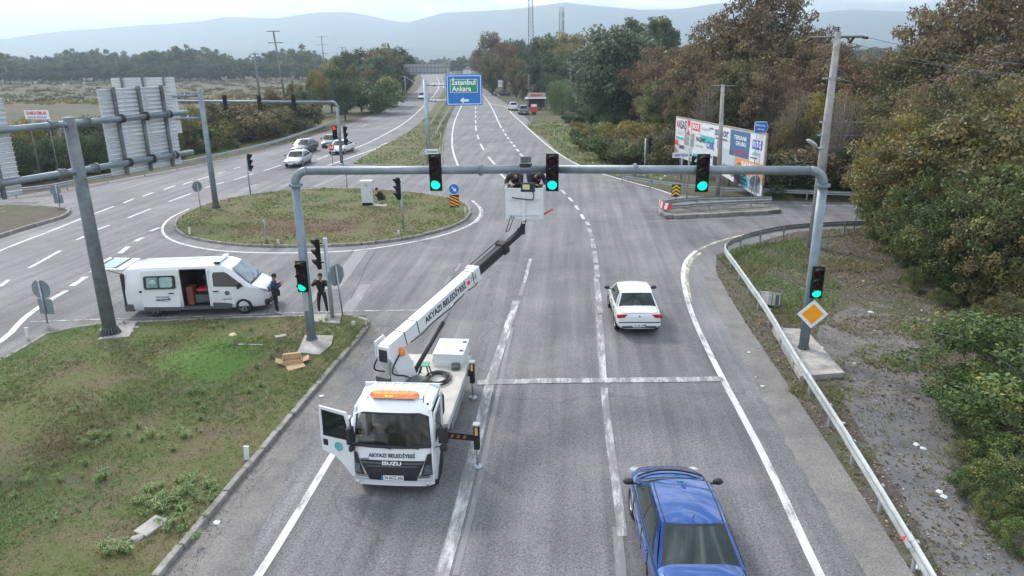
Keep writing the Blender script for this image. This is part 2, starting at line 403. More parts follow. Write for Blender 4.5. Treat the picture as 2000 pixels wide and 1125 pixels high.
def poly_sheet(name, pts, z, m, parent=None, kind='structure', sides=0.0):
    bm = bmesh.new()
    vs = [bm.verts.new((p.x, p.y, z)) for p in pts]
    es = [bm.edges.new((vs[i], vs[(i + 1) % len(vs)])) for i in range(len(vs))]
    bmesh.ops.triangle_fill(bm, use_beauty=True, use_dissolve=False, edges=es)
    for f in bm.faces:
        if f.normal.z < 0: f.normal_flip()
    if sides:
        for i in range(len(pts)):
            a, b2 = pts[i], pts[(i + 1) % len(pts)]
            q = [bm.verts.new((a.x, a.y, z)), bm.verts.new((b2.x, b2.y, z)), bm.verts.new((b2.x, b2.y, z - sides)), bm.verts.new((a.x, a.y, z - sides))]
            bm.faces.new(q)
    me = bpy.data.meshes.new(name); bm.to_mesh(me); bm.free(); me.materials.append(m)
    o = link(name, me, parent)
    if kind and parent is None: o['kind'] = kind
    return o
def Q(*pts): return [Vector((a, b, 0)) for a, b in pts]

# ground and distant plain
g = MB(); g.quad((-9000, -200, 0), (9000, -200, 0), (9000, 9000, 0), (-9000, 9000, 0)); tag(g.build('ground', SCRUB), kind='structure')
fld = G((-700, 185), (0, 235), (300, 205), (620, 172)) + [P(700, 150)] + [Vector((-60, 700, 0)), Vector((-1500, 900, 0)), Vector((-1500, 250, 0))]
poly_sheet('field', fld, .004, FIELD)

# ------------------------------------------------------------------ asphalt: one sheet for the junction and the roads
ROAD_L_FAR = G((-260, 425), (0, 388), (160, 362), (365, 326), (520, 291), (650, 253), (760, 208), (812, 178), (824, 158), (822, 146))   # far edge of left carriageway
road_px = crom(ROAD_L_FAR, 4.0)
far1 = P(822, 146); far2 = P(868, 146)
MED_L = G((864, 148), (868, 165), (850, 205), (815, 245), (765, 277), (715, 303), (690, 320))       # median left edge, far to near
MED_R = G((862, 330), (864, 290), (872, 245), (888, 205), (893, 180), (884, 160), (872, 148))       # median right edge, near to far
RIGHT_TOP = G((905, 149), (930, 160), (948, 175), (985, 200), (1025, 228), (1045, 250), (1075, 282), (1110, 312), (1160, 335), (1230, 357), (1330, 381), (1500, 392), (1700, 396), (2150, 398))
RIGHT_LOW = G((2150, 440), (1720, 445), (1560, 452), (1470, 478), (1400, 497), (1398, 530), (1440, 605), (1520, 725), (1625, 880), (1785, 1125), (1960, 1400))
road = poly_sheet('road', road_px + [P(842, 142), P(864, 143)] + crom(list(reversed(G((905, 149), (880, 141)))), 50) + crom(RIGHT_TOP, 3.0) + crom(RIGHT_LOW, 2.0) + [Vector((4.0, 2, 0)), Vector((-60, 2, 0)), Vector((-75, 30, 0))], .008, ASPH)
tag(road, kind='structure')

# dusty shoulders
sh = [p for p in crom(RIGHT_LOW[5:], 2.0)]
inner = crom(G((1372, 535), (1395, 590), (1440, 680), (1545, 880), (1690, 1125), (1850, 1400)), 2.0)
def jag(pts, a): return [p + Vector((random.gauss(0, a), random.gauss(0, a), 0)) for p in pts]
poly_sheet('shoulder', sh + jag(crom(inner[::-1], .3), .045), .012, SHOULDER)
kl = G((725, 640), (640, 728), (545, 842), (425, 985), (300, 1140), (180, 1290))
ki = G((180 + 230, 1290), (470, 1125), (520, 1010), (590, 880), (700, 720), (760, 640))
poly_sheet('shoulder', crom(kl, 1.0) + jag(crom(ki, .3), .05), .012, SHOULDER)
ex_a = G((1105, 312), (1160, 334), (1235, 356), (1330, 381))
poly_sheet('shoulder', crom(G((948, 178), (1040, 248), (1075, 284), (1110, 314), (1160, 337), (1230, 358)), 2.0) + crom(G((1220, 361), (1150, 343), (1092, 316), (1050, 280), (1010, 245), (958, 200)), 2.0), .012, SHOULDER)

# ------------------------------------------------------------------ painted lines
_SN=[0]
def strip(pts, w, m, name='lane_line', step=1.0, z=.016, taper=None):
    _SN[0] += 1; z = z + (_SN[0] % 5) * .0011
    pts = crom([Vector((p.x, p.y, 0)) for p in pts], step)
    vs, fs = [], []
    for i, p in enumerate(pts):
        t = (pts[min(i + 1, len(pts) - 1)] - pts[max(i - 1, 0)]); t.normalize(); nrm = Vector((-t.y, t.x, 0)) * w / 2
        j = (random.random() - .5) * .012
        vs += [(p.x + nrm.x + j, p.y + nrm.y, z), (p.x - nrm.x + j, p.y - nrm.y, z)]
        if i: fs.append((2 * i - 2, 2 * i - 1, 2 * i + 1, 2 * i))
    mb = MB(); mb.add(vs, fs)
    return mb.build(name, m, road)
def dashes(path, w, m, L, gap, start=0.0):
    pts = crom(path, .5); d = 0; cur = []
    per = L + gap; prev = pts[0]; acc = start
    for p in pts:
        acc += (p - prev).length; prev = p
        if acc % per < L: cur.append(p)
        else:
            if len(cur) > 1: strip(cur[::max(1, len(cur) // 4)] if len(cur) > 8 else [cur[0], cur[-1]], w, m)
            cur = []
    if len(cur) > 1: strip([cur[0], cur[-1]], w, m)
strip(G((360, 1330), (505, 1125), (640, 905), (740, 742)), .19, PAINT)
strip(G((780, 1330), (862, 1125), (922, 900), (958, 745), (998, 620), (1008, 588)), .30, PAINT_W)
strip(G((890, 1125), (935, 945), (972, 770), (1000, 640)), .14, PAINT_F, z=.014)
strip(G((1016, 578), (1023, 552)), .18, PAINT_F); strip(G((1024, 552), (1036, 506)), .16, PAINT_W)
strip(G((1219, 1330), (1212, 1100), (1205, 1030)), .22, PAINT_F)
strip(G((1216, 1048), (1204, 950), (1192, 870), (1184, 800), (1180, 758)), .22, PAINT_W)
strip(G((1178, 742), (1174, 660), (1170, 615)), .24, PAINT_W); strip(G((1173, 612), (1168, 570), (1165, 545)), .22, PAINT_W)
strip(G((1170, 700), (1166, 620), (1162, 540)), .12, PAINT_F, z=.014)
for a, b2 in [((1167, 541), (1165, 518)), ((1164, 514), (1161, 490)), ((1160, 486), (1156, 466)), ((1155, 462), (1150, 446)), ((1149, 440), (1146, 433))]:
    strip([P(*a), P(*b2)], .24, PAINT_W)
for a, b2 in [((1140, 428), (1135, 419)), ((1130, 410), (1124, 402)), ((1118, 394), (1111, 386)), ((1104, 379), (1096, 371))]:
    strip([P(*a), P(*b2)], .20, PAINT)
for a, b2 in [((1022, 307), (1016, 300)), ((1013, 296), (1009, 291)), ((1006, 287), (1003, 283)), ((1000, 280), (997, 276)), ((994, 272), (991, 268)), ((989, 265), (986, 261)), ((984, 257), (982, 253)), ((1036, 322), (1028, 313))]:
    strip([P(*a), P(*b2)], .26, PAINT)
strip(G((979, 250), (972, 235), (962, 213), (950, 194), (938, 180), (920, 166)), .22, PAINT, step=3)
for a, b2 in [((992, 354), (975, 337)), ((966, 321), (953, 306)), ((945, 293), (938, 281)), ((935, 272), (932, 264)), ((930, 256), (929, 246)), ((929, 241), (929, 235)), ((929, 230), (929, 225)), ((929, 221), (929, 217)), ((929, 213), (929, 209))]:
    strip([P(*a), P(*b2)], .22, PAINT)
strip(G((896, 327), (886, 300), (883, 275), (886, 245), (893, 225), (901, 208), (908, 190), (908, 176)), .20, PAINT, step=3)
strip(G((958, 203), (985, 208), (1000, 222), (1025, 245), (1055, 272), (1095, 303), (1150, 331), (1225, 354), (1290, 372), (1330, 386)), .22, PAINT, step=2)
strip(G((1330, 386), (1450, 400), (1560, 402), (1760, 402), (2100, 404)), .22, PAINT_W, step=3)
strip(G((1700, 1290), (1602, 1125), (1508, 925), (1414, 745), (1362, 640), (1341, 580), (1334, 535), (1341, 508), (1360, 490)), .20, PAINT, step=.7)
strip(G((1347, 590), (1341, 535), (1350, 508), (1368, 494)), .20, PAINT_Y, step=.7, z=.0135)
strip(G((1360, 490), (1400, 473), (1460, 458), (1560, 444), (1740, 438), (2100, 436)), .18, PAINT_Y, step=.8)
strip(G((1265, 433), (1330, 431), (1420, 427), (1560, 421), (1760, 415)), .16, PAINT_O, step=3)
strip(G((1200, 402), (1290, 406)), .14, PAINT_O, step=3)
strip(G((933, 748), (1060, 745), (1160, 744), (1290, 743), (1413, 741)), .36, PAINT_W, name='stop_line', z=.024)
# around the oval island
OV_LINE = G((922, 392), (936, 405), (937, 422), (915, 441), (860, 461), (790, 476), (700, 489), (600, 494), (500, 494), (420, 489), (350, 475), (322, 460), (318, 443), (335, 425), (370, 408))
strip(OV_LINE, .17, PAINT, step=.7)
strip(G((928, 436), (940, 424), (941, 410), (932, 398)), .16, PAINT_W)
strip(G((706, 490), (684, 520), (648, 566)), .75, PAINT_F); strip(G((712, 556), (697, 580), (676, 610)), .55, PAINT_F)
strip(G((735, 488), (715, 520), (700, 556), (684, 585)), .05, mat('tar', (.06, .06, .06), .7), z=.019)
strip(G((600, 600), (628, 560)), .28, PAINT_F)
for a, b2 in [((868, 557), (880, 540)), ((848, 590), (866, 566)), ((890, 530), (900, 515))]: strip([P(*a), P(*b2)], .15, PAINT_F)
for cr_ in (((1175, 745), (1171, 650), (1168, 560)), ((845, 690), (900, 560), (930, 470))):
    strip([P(a, b2) + Vector((random.gauss(0, .03), 0, 0)) for a, b2 in cr_], .035, mat('tar', (.06, .06, .06), .7), name='crack_seal', z=.0105)
strip(G((60, 629), (240, 623), (420, 618), (560, 612), (640, 609), (825, 606)), .10, PAINT_W)
# left carriageway
strip(G((-260, 800), (0, 668), (48, 622), (85, 595), (130, 568)), .26, PAINT, step=.8)
for a, b2 in [((140, 559), (168, 541)), ((180, 532), (205, 517)), ((234, 495), (251, 482)), ((264, 472), (279, 464)), ((294, 452), (312, 445))]: strip([P(*a), P(*b2)], .30, PAINT)
strip(G((-220, 600), (12, 485), (90, 455), (160, 427), (223, 403)), .20, PAINT, step=1.5)
for a, b2 in [((57, 524), (118, 490)), ((0, 560), (17, 547)), ((150, 469), (165, 462)), ((190, 449), (214, 440)), ((250, 426), (294, 408)), ((330, 394), (373, 378)), ((241, 397), (262, 388)), ((278, 384), (300, 376)), ((320, 371), (342, 363)), ((357, 361), (376, 354)), ((386, 352), (408, 345)), ((400, 367), (437, 356)), ((424, 340), (441, 335)), ((456, 352), (494, 340)), ((456, 330), (470, 326)), ((515, 334), (548, 323))]:
    strip([P(*a), P(*b2)], .20, PAINT)
strip(G((620, 312), (645, 302), (700, 287), (745, 266), (790, 240), (830, 205), (852, 180), (858, 163), (852, 150)), .24, PAINT, step=3)
strip(G((640, 324), (690, 306), (735, 290), (790, 264), (832, 235), (858, 205), (868, 183), (864, 163)), .24, PAINT, step=3)
for a, b2 in [((600, 288), (622, 280)), ((655, 268), (678, 260)), ((705, 248), (728, 238)), ((752, 226), (770, 216)), ((790, 204), (802, 195)), ((815, 186), (822, 178)), ((826, 172), (829, 165))]: strip([P(*a), P(*b2)], .22, PAINT_W)
for a, b2 in [((730, 300 - 3), (765, 283)), ((745, 283), (757, 279))]: strip([P(*a), P(*b2)], .35, PAINT)
strip(crom(G((365, 330), (520, 294), (650, 258), (755, 214), (808, 182)), 5), .18, PAINT_F, step=5)
for a, b2 in [((612, 366), (675, 340)), ((548, 366), (585, 352)), ((470, 372), (505, 360))]: strip([P(*a), P(*b2)], .5, PAINT_F)
# transverse repair joints of the concrete-like far slab
for y0 in (262, 270, 280, 292):
    strip([P(650 + (262 - y0) * 1.5, y0 + 3), P(815 - (y0 - 262) * 1.8, y0 - 1)], .3, PAINT_F, z=.0145)
# darker side road at far left
poly_sheet('side_road', G((-300, 430), (-300, 402), (80, 394), (40, 412), (-60, 440)), .0125, OLDASPH)

# ------------------------------------------------------------------ kerbed islands
def kerb_stone_mesh(L, h, w):
    mb = MB(); mb.box((0, 0, h / 2), (L - .035, w, h), bev=.025); return mb.mesh('kerb_stone', KERB)
KS = {}
def island(pts, name='traffic_island', h=.14, stone=1.0, w=.16, top=GRASS, closed=True, draw=None):
    isl = poly_sheet(name, pts, h - .02, top)
    L = sum((pts[(i + 1) % len(pts)] - pts[i]).length for i in range(len(pts)))
    loop = pts + [pts[0]]
    rs = resample(loop, stone)
    for a, b2 in zip(rs, rs[1:]):
        mid = (a + b2) / 2
        if draw and not draw(mid): continue
        d = b2 - a; Ls = round(d.length, 1)
        if Ls < .3: continue
        if (Ls, h, w) not in KS: KS[(Ls, h, w)] = [kerb_stone_mesh(Ls, h, w) for _ in range(1)]
        k = link('kerb_stone', random.choice(KS[(Ls, h, w)]), isl)
        k.location = (mid.x + random.gauss(0, .008), mid.y + random.gauss(0, .008), random.gauss(0, .008))
        k.rotation_euler = (random.gauss(0, .02), random.gauss(0, .006), math.atan2(d.y, d.x) + random.gauss(0, .01))
    return isl
ISL_A = crom(G((185, 1290), (306, 1132), (428, 985), (548, 842), (645, 728), (700, 665), (722, 637)), 1.0) + crom(G((712, 622), (640, 621), (480, 626), (320, 632), (180, 640), (100, 652), (40, 690), (-60, 740), (-300, 880)), 1.0) + Q((-30, 8), (-14, 4))
islA = island(ISL_A, 'traffic_island', .15, 1.0, .17)
ISL_B = crom(G((918, 415), (905, 433), (860, 452), (790, 468), (700, 479), (600, 483), (500, 482), (420, 475), (365, 463), (344, 447), (348, 430), (380, 411), (430, 395), (510, 380), (600, 372), (700, 371), (790, 377), (860, 386), (905, 398)), .5, closed=True)
islB = island(ISL_B, 'traffic_island', .15, .8, .15)
MED = crom(MED_L, 3.0) + crom(MED_R, 3.0)
medi = island(MED, 'median_island', .10, 2.0, .14, draw=lambda p: p.y < 110)
ISL_C = crom(G((-300, 440), (-150, 424), (0, 405), (100, 408), (137, 414), (130, 424), (70, 442), (10, 461), (-200, 530)), 1.0)
islC = island(ISL_C, 'traffic_island', .22, 1.2, .2, top=VERGE)
ISL_D = G((1287, 412), (1297, 428), (1360, 425), (1440, 421), (1525, 417), (1520, 411), (1400, 405), (1320, 402))
islD = island(ISL_D, 'traffic_island', .26, 1.6, .25, top=GRAVEL)

# ------------------------------------------------------------------ verges
vr = crom(RIGHT_LOW, 2.0)
poly_sheet('verge', [p + Vector((0, 0, 0)) for p in vr] + Q((30, 2), (60, 20), (60, 40)), .006, VERGE)
poly_sheet('gravel_path', crom(G((1600, 640), (1680, 600), (1760, 640), (1820, 720), (1870, 850), (1900, 980), (1960, 1125), (2150, 1400), (2000, 1400), (1840, 1125), (1770, 990), (1690, 860), (1640, 770)), .8, closed=True), .018, GRAVEL)
poly_sheet('tarmac_path', crom(G((1662, 790), (1720, 775), (1790, 800), (1850, 900), (1880, 1000), (1990, 1100), (2150, 1300), (2080, 1300), (1870, 1125), (1790, 1010), (1700, 870)), .8, closed=True), .022, OLDASPH)
poly_sheet('grass_verge', crom(G((1040, 240), (1100, 236), (1150, 270), (1200, 300), (1260, 322), (1300, 350), (1240, 352), (1165, 333), (1110, 310), (1075, 280)), 1.5, closed=True), .016, GRASS)
poly_sheet('grass_verge', crom(G((365, 318), (520, 283), (648, 243), (700, 226), (760, 200), (790, 190), (780, 184), (730, 200), (650, 228), (520, 268), (380, 300)), 3, closed=True), .012, GRASS)
slabs = [((1512, 650), (1575, 652), (1640, 735), (1560, 742)), ((590, 692), (600, 665), (655, 668), (640, 697)), ((182, 642), (230, 628), (300, 632), (270, 655))]
# ------------------------------------------------------------------ far hills
def hills(name, dist, prof, depth, col, seed):
    # prof: skyline as (pixel x, pixel y) read at this distance; a ridge with real depth and spurs
    rng = random.Random(seed)
    xs = np.array([PY(px, py, dist).x for px, py in prof]); zs = np.array([PY(px, py, dist).z for px, py in prof])
    X = np.linspace(xs[0], xs[-1], 260); Z = np.interp(X, xs, zs)
    from mathutils import noise
    rows = []
    K = 14
    for k in range(K + 1):
        t = k / K
        row = []
        for i, x in enumerate(X):
            f = math.sin(t * math.pi / 2) ** 1.1 if t < 1 else 1
            nzv = noise.fractal(Vector((x * .0016, t * 2.2 + seed, 0)), 1.0, 2.1, 5)
            y = dist - depth * (1 - t) + nzv * depth * .12 * (1 - t)
            z = max(-2, Z[i] * f * (1 + nzv * .22 * (1 - t)) + nzv * dist * .0012 * min(1, 3 * t))
            row.append((x, y, z))
        rows.append(row)
    rows.append([(x, dist + depth * .7, -2) for x in X])
    vs = [v for r in rows for v in r]; n = len(X); fs = []
    for k in range(len(rows) - 1):
        for i in range(n - 1): fs.append((k * n + i, k * n + i + 1, (k + 1) * n + i + 1, (k + 1) * n + i))
    mb = MB(); mb.add(vs, fs, True)
    return tag(mb.build(name, ground_mat(name + '_forest', [(.35, tuple(c * .7 for c in col)), (.6, col), (.8, tuple(c * 1.5 for c in col))], .004, .03, .2, .5)), kind='structure')
hills('hills', 4600, [(-500, 60), (-200, 72), (0, 88), (180, 62), (300, 50), (430, 42), (470, 34), (560, 36), (640, 26), (700, 27), (770, 42), (800, 45), (870, 24), (1000, 20), (1100, 8), (1160, 14), (1240, 20), (1330, 18), (1400, 8), (1450, 12), (1520, 40), (1560, 30), (1640, 20), (1720, 22), (1800, 30), (1900, 40), (2100, 30), (2400, 45), (2700, 60)], 1300, (.05, .07, .06), 3)
hills('hills', 3000, [(-500, 112), (0, 108), (200, 110), (450, 97), (600, 100), (760, 88), (900, 100), (1100, 92), (1300, 85), (1500, 80), (1800, 80), (2100, 75), (2600, 95)], 700, (.05, .07, .05), 9)
# ------------------------------------------------------------------ street furniture
GALV = mat('galvanised_steel', (.36, .40, .43), .48, .55, .16, 3.0, .1, 60, dirt=.35, dirtcol=(.16, .16, .16))
GALV_B = mat('galvanised_pole', (.20, .245, .275), .5, .35, .2, 2.0, .1, 60, dirt=.5, dirtcol=(.13, .14, .15))
OLDPOLE = mat('weathered_pole', (.16, .18, .185), .62, .3, .3, 2.2, .15, 40, dirt=.85, dirtcol=(.085, .08, .075))
RAILM = mat('rail_steel', (.31, .335, .34), .55, .3, .2, 2.5, .05, 40, dirt=.6, dirtcol=(.22, .2, .17))
BLACK = mat('black_plastic', (.008, .009, .010), .55, 0, .3, 8, spec=.2)
BLACKM = mat('dark_metal', (.03, .032, .035), .5, .3, .3, 8)
WHITEP = mat('white_plate', (.72, .73, .73), .5, 0, .06, 3)
SIGNBACK = mat('sign_back', (.19, .23, .245), .6, .3, .15, 3, dirt=.3)
BLUE = mat('sign_blue', (.012, .16, .50), .4, 0, .05, 2)
GREENS = mat('sign_green', (.01, .27, .13), .4, 0, .05, 2)
RED = mat('sign_red', (.55, .03, .035), .45, 0, .08, 3)
ORANGE = mat('sign_orange', (.86, .33, .01), .45, 0, .08, 3)
YELLOW = mat('sign_yellow', (.85, .55, .02), .45, 0, .08, 3)
INK = mat('print_black', (.012, .012, .014), .6, 0, 0, 3)
WHITE_INK = mat('print_white', (.8, .8, .8), .6, 0, 0, 3)
CONCP = mat('spun_concrete', (.30, .285, .27), .9, 0, .22, 3.0, .4, 30, dirt=.6, dirtcol=(.14, .125, .11))
GREEN_L = mat('signal_green_lit', (.0, .5, .35), .4, 0, 0, 3, emit=(.0, 1.0, .62), estr=.48)
RED_L = mat('signal_red_lit', (.5, .0, .0), .4, 0, 0, 3, emit=(1.0, .035, .03), estr=.55)
LENS_R = mat('signal_red_dark', (.022, .004, .004), .5, spec=.15); LENS_Y = mat('signal_amber_dark', (.018, .012, .004), .5, spec=.15); LENS_G = mat('signal_green_dark', (.004, .014, .012), .5, spec=.15)

def flange(mb, r, z0=0, n=12, R1=.34, h=.36):
    mb.lathe([(R1, z0), (R1, z0 + .035), (r, z0 + .035)], n=20, smooth=False)
    for k in range(n):
        a = 2 * math.pi * k / n; c, s = math.cos(a), math.sin(a)
        mb.add([(c * r * .9 - s * .008, s * r * .9 + c * .008, z0 + .03), (c * (R1 - .03) - s * .008, s * (R1 - .03) + c * .008, z0 + .03), (c * r * .9 - s * .008, s * r * .9 + c * .008, z0 + h),
                (c * r * .9 + s * .008, s * r * .9 - c * .008, z0 + .03), (c * (R1 - .03) + s * .008, s * (R1 - .03) - c * .008, z0 + .03), (c * r * .9 + s * .008, s * r * .9 - c * .008, z0 + h)],
               [(0, 1, 2), (5, 4, 3), (1, 4, 5, 2), (0, 2, 5, 3)])
    return mb
def bolts(mb, R1, n=8, z=.035):
    for k in range(n):
        a = 2 * math.pi * (k + .5) / n
        mb.lathe([(.022, z), (.022, z + .04), (0, z + .04)], c=(R1 * .88 * math.cos(a), R1 * .88 * math.sin(a), 0), n=6, smooth=False)

def traffic_light(loc, face, lit, label, group=None, h=1.15, w=.40, back=True, bracket=True, tiltx=0.0):
    # loc: centre of the head; face: horizontal direction its lenses look
    rz = math.atan2(face.y, face.x) + math.pi / 2      # local -Y looks along face
    t = thing('traffic_light', label, 'traffic light', loc, group=group, rot=(tiltx, 0, rz))
    mb = MB(); mb.box((0, .02, 0), (w * .86, .17, h * .94), bev=.02)
    if back:
        mb.box((0, .0, 0), (w, .015, h), bev=.004)
    mb.build('housing', BLACK, t)
    r = h * .13
    for k, (zz, dark, hot) in enumerate(((h * .315, LENS_R, RED_L), (0, LENS_Y, None), (-h * .315, LENS_G, GREEN_L))):
        on = lit == k
        m2 = MB(); m2.lathe([(r, 0), (r * .98, .012), (r * .7, .03), (r * .3, .04), (0, .043)], c=(0, -.070, zz), n=20, M=Matrix.Rotation(math.pi / 2, 3, 'X'))
        m2.build('lens', hot if on and hot else dark, t)
        vm = MB(); vs = []; fs = []; n = 14; q = 0
        for j in range(n + 1):
            a = R(-25) + R(230) * j / n
            c, s = math.cos(a), math.sin(a); d = .20 * (max(0, math.sin(a)) ** .5 * .85 + .15)
            for rr in (r * 1.12, r * 1.07): vs += [(rr * c, -.06, zz + rr * s), (rr * c, -.06 - d, zz + rr * s - .01)]
        for j in range(n):
            o = 4 * j
            fs += [(o, o + 1, o + 5, o + 4), (o + 2, o + 6, o + 7, o + 3), (o + 1, o + 3, o + 7, o + 5)]
        vm.add(vs, fs, True); vm.build('visor', BLACK, t)
    if bracket:
        for sg in (.3, -.3): b = MB(); b.box((0, .14, sg * h), (.05, .14, .05)); b.build('bracket', BLACKM, t)
    return t
def post(name, label, cat, loc, h, r=.05, m=GALV, group=None, base=True, cap=True):
    t = thing(name, label, cat, loc, group=group)
    mb = MB(); mb.tube((0, 0, 0), (0, 0, h), r, r * .95, 12); mb.build('pole', m, t)
    if base: b = MB(); b.lathe([(r * 2.6, 0), (r * 2.6, .02), (r, .06)], n=12, smooth=False); b.build('base_plate', m, t)
    return t

# --- signal portal across the carriageway
PL, PR = P(610, 672), P(1568, 690); PH = 6.22
ad = (PR - PL); AL = ad.length; ad.normalize(); an = Vector((ad.y, -ad.x, 0))   # an points to the camera
_v = ray(1090, 331); _o = Vector((0, 0, CAM_H)); PH = (_o + _v * ((PL - _o).dot(an) / _v.dot(an))).z + .10
port = thing('signal_portal', 'galvanised steel portal frame carrying green signals over the near road', 'signal portal', PL, math.atan2(ad.y, ad.x))
rr = .46
for sx, x in ((1, 0), (-1, AL)):
    mb = MB(); mb.path([(x, 0, .1), (x, 0, 2.5), (x, 0, PH - .62)], [.165, .16, .15], 18); mb.build('pole', GALV_B, port)
    mb = MB(); flange(mb, .165, 0, 10, .33, .34); bolts(mb, .33); mb.v = [(a + x, b, c) for a, b, c in mb.v]; mb.build('base_flange', GALV_B, port)
    mb = MB()
    mb.lathe([(.15, PH - .66), (.235, PH - .66), (.235, PH - .635), (.235, PH - .61), (.235, PH - .585), (.15, PH - .585)], c=(x, 0, 0), n=18, smooth=False)
    for k in range(8):
        a = k * math.pi / 4; mb.box((x + .205 * math.cos(a), .205 * math.sin(a), PH - .62), (.03, .03, .12))
    mb.build('flange', GALV_B, port)
    mb = MB(); pts = []
    for k in range(9):
        a = math.pi / 2 * k / 8
        pts.append((x + sx * rr * (1 - math.cos(a)), 0, PH - .6 + rr * math.sin(a) ))
    mb.path(pts, .148, 18); mb.build('elbow', GALV_B, port)
zA = PH - .6 + rr
mb = MB(); mb.tube((rr, 0, zA), (AL * .5, 0, zA + .05), .142, .142, 18); mb.tube((AL * .5, 0, zA + .05), (AL - rr, 0, zA), .142, .142, 18); mb.build('crossbeam', GALV_B, port)
for f in (.365, .655):
    mb = MB(); x = AL * f
    for dx in (-.025, .025): mb.lathe([(.142, -.02), (.20, -.02), (.20, .02), (.142, .02)], c=(x + dx, 0, zA + .04), n=18, axis='X', smooth=False)
    for k in range(8):
        a = k * math.pi / 4; mb.box((x, .18 * math.cos(a), zA + .04 + .18 * math.sin(a)), (.13, .025, .025))
    mb.build('flange', GALV_B, port)
def arm_at(px, py):       # centre of a head hung on the beam at this photo column
    v = ray(px, py); o = Vector((0, 0, CAM_H)); t = (PL - o).dot(an) / v.dot(an); return o + v * t
camdir = -UR
for px, lab in ((853, 'green traffic light on the portal beam, left of the lift basket'), (1079, 'green traffic light on the portal beam just right of the lift basket'), (1370, 'green traffic light on the portal beam in front of the billboard')):
    c = arm_at(px, 335 if px < 1200 else 336) + an * .24; traffic_light(c, an, 2, lab, 'green lights facing the near road', 1.24, .42)
c = arm_at(595, 536) + an * .28; traffic_light(c, an + Vector((-.12, 0, 0)), 2, 'green traffic light low on the left leg of the portal', 'green lights facing the near road', 1.16, .42)
c = arm_at(1591, 547) + an * .28; traffic_light(c, an + Vector((-.1, 0, 0)), 2, 'green traffic light low on the right leg above the yellow diamond', 'green lights facing the near road', 1.12, .40)
# grid panel on top of the beam
t = thing('detector_camera', 'small square gridded detector box on top of the portal beam', 'detector', arm_at(1027, 333) + Vector((0, 0, .12)), math.atan2(ad.y, ad.x))
mb = MB(); mb.box((0, 0, .24), (.34, .12, .20), bev=.015); mb.build('casing', BLACKM, t)
mb = MB()
for k in range(7): mb.box((-.14 + k * .047, -.066, .24), (.008, .012, .18))
for k in range(4): mb.box((0, -.066, .17 + k * .047), (.31, .012, .008))
mb.build('grille', GALV, t)
mb = MB(); mb.box((0, 0, .09), (.42, .15, .05), bev=.01); mb.box((0, -.02, .02), (.36, .2, .04)); mb.build('mount', BLACKM, t)
# priority road diamond on the right leg
c = arm_at(1583, 609) + an * .22
t = thing('priority_sign', 'yellow and white diamond priority sign on the right portal leg', 'road sign', c, math.atan2(an.y, an.x) + math.pi / 2)
def diamond(s, y0, y1): return MB().prism([(0, -s), (s, 0), (0, s), (-s, 0)], 'Y', y0, y1)
diamond(.545, -.012, .012).build('backing', BLACKM, t); diamond(.525, -.02, -.013).build('white_face', WHITEP, t); diamond(.37, -.026, -.021).build('yellow_face', ORANGE, t)
for sg in (.1, -.1): mb = MB(); mb.box((0, .06, sg), (.1, .1, .05)); mb.build('bracket', GALV, t)
mb = MB(); mb.box((0, 0, 0), (.30, .005, .24)); # faded arrow sheet on the left leg
ar_c = arm_at(600, 585) + an * .17
t = thing('arrow_sticker', 'pale worn panel with an up arrow under the low left light', 'sign', ar_c, math.atan2(an.y, an.x) + math.pi / 2)
mb = MB(); mb.box((0, 0, 0), (.2, .012, .75)); mb.build('panel', mat('pale_sheet', (.36, .40, .41), .6, .2, .2, 8, dirt=.4), t)
mb = MB(); mb.prism([(-.015, -.18), (.015, -.18), (.015, .06), (.08, .0), (.08, .04), (0, .12), (-.08, .04), (-.08, 0), (-.015, .06)], 'Y', -.012, -.007); mb.build('arrow', GALV, t)

# concrete footings
for pts, lab in ((G((1508, 648), (1572, 652), (1648, 738), (1562, 745)), 'cracked pale concrete footing around the right portal leg'), (G((582, 697), (596, 664), (652, 664), (648, 682), (625, 702)), 'pale concrete footing around the left portal leg in grass'), (G((196, 652), (226, 634), (268, 637), (254, 666), (206, 669)), 'broken concrete footing around the gantry pole'), (G((614, 636), (612, 622), (668, 620), (664, 640)), 'small concrete footing of the signal post beside the man')):
    o = poly_sheet('concrete_footing', pts, .19, CONC, kind=None, sides=.2); tag(o, lab, 'concrete footing', 'concrete footings of poles')

# --- sign gantry with its two panels seen from behind
def on_plane(px, py, O, A):
    v = ray(px, py); o = Vector((0, 0, CAM_H)); nn = Vector((A.y, -A.x, 0)); t = (O - o).dot(nn) / v.dot(nn); p = o + v * t; return (p - O).dot(A), p.z
GP = P(218, 660); A1 = (P(350, 225, 8.0) - P(0, 260, 8.0)).normalized()
gan = thing('sign_gantry', 'weathered T-shaped sign gantry pole with two tubular cross arms', 'sign gantry', GP, math.atan2(A1.y, A1.x))
mb = MB(); mb.path([(0, 0, .1), (0, 0, 4), (0, 0, 8.25)], [.245, .225, .20], 20); mb.build('pole', OLDPOLE, gan)
mb = MB(); flange(mb, .245, .05, 18, .47, .5); bolts(mb, .47, 14, .085); mb.build('base_flange', OLDPOLE, gan)
s0a = on_plane(365, 224, GP, A1)[0]; s0b = on_plane(-60, 268, GP, A1)[0]
NRM = Vector((A1.y, -A1.x, 0))
sgn = 1 if NRM.dot(-GP) > 0 else -1        # which side looks at the camera
ly = -sgn                                   # local +Y = left of A1
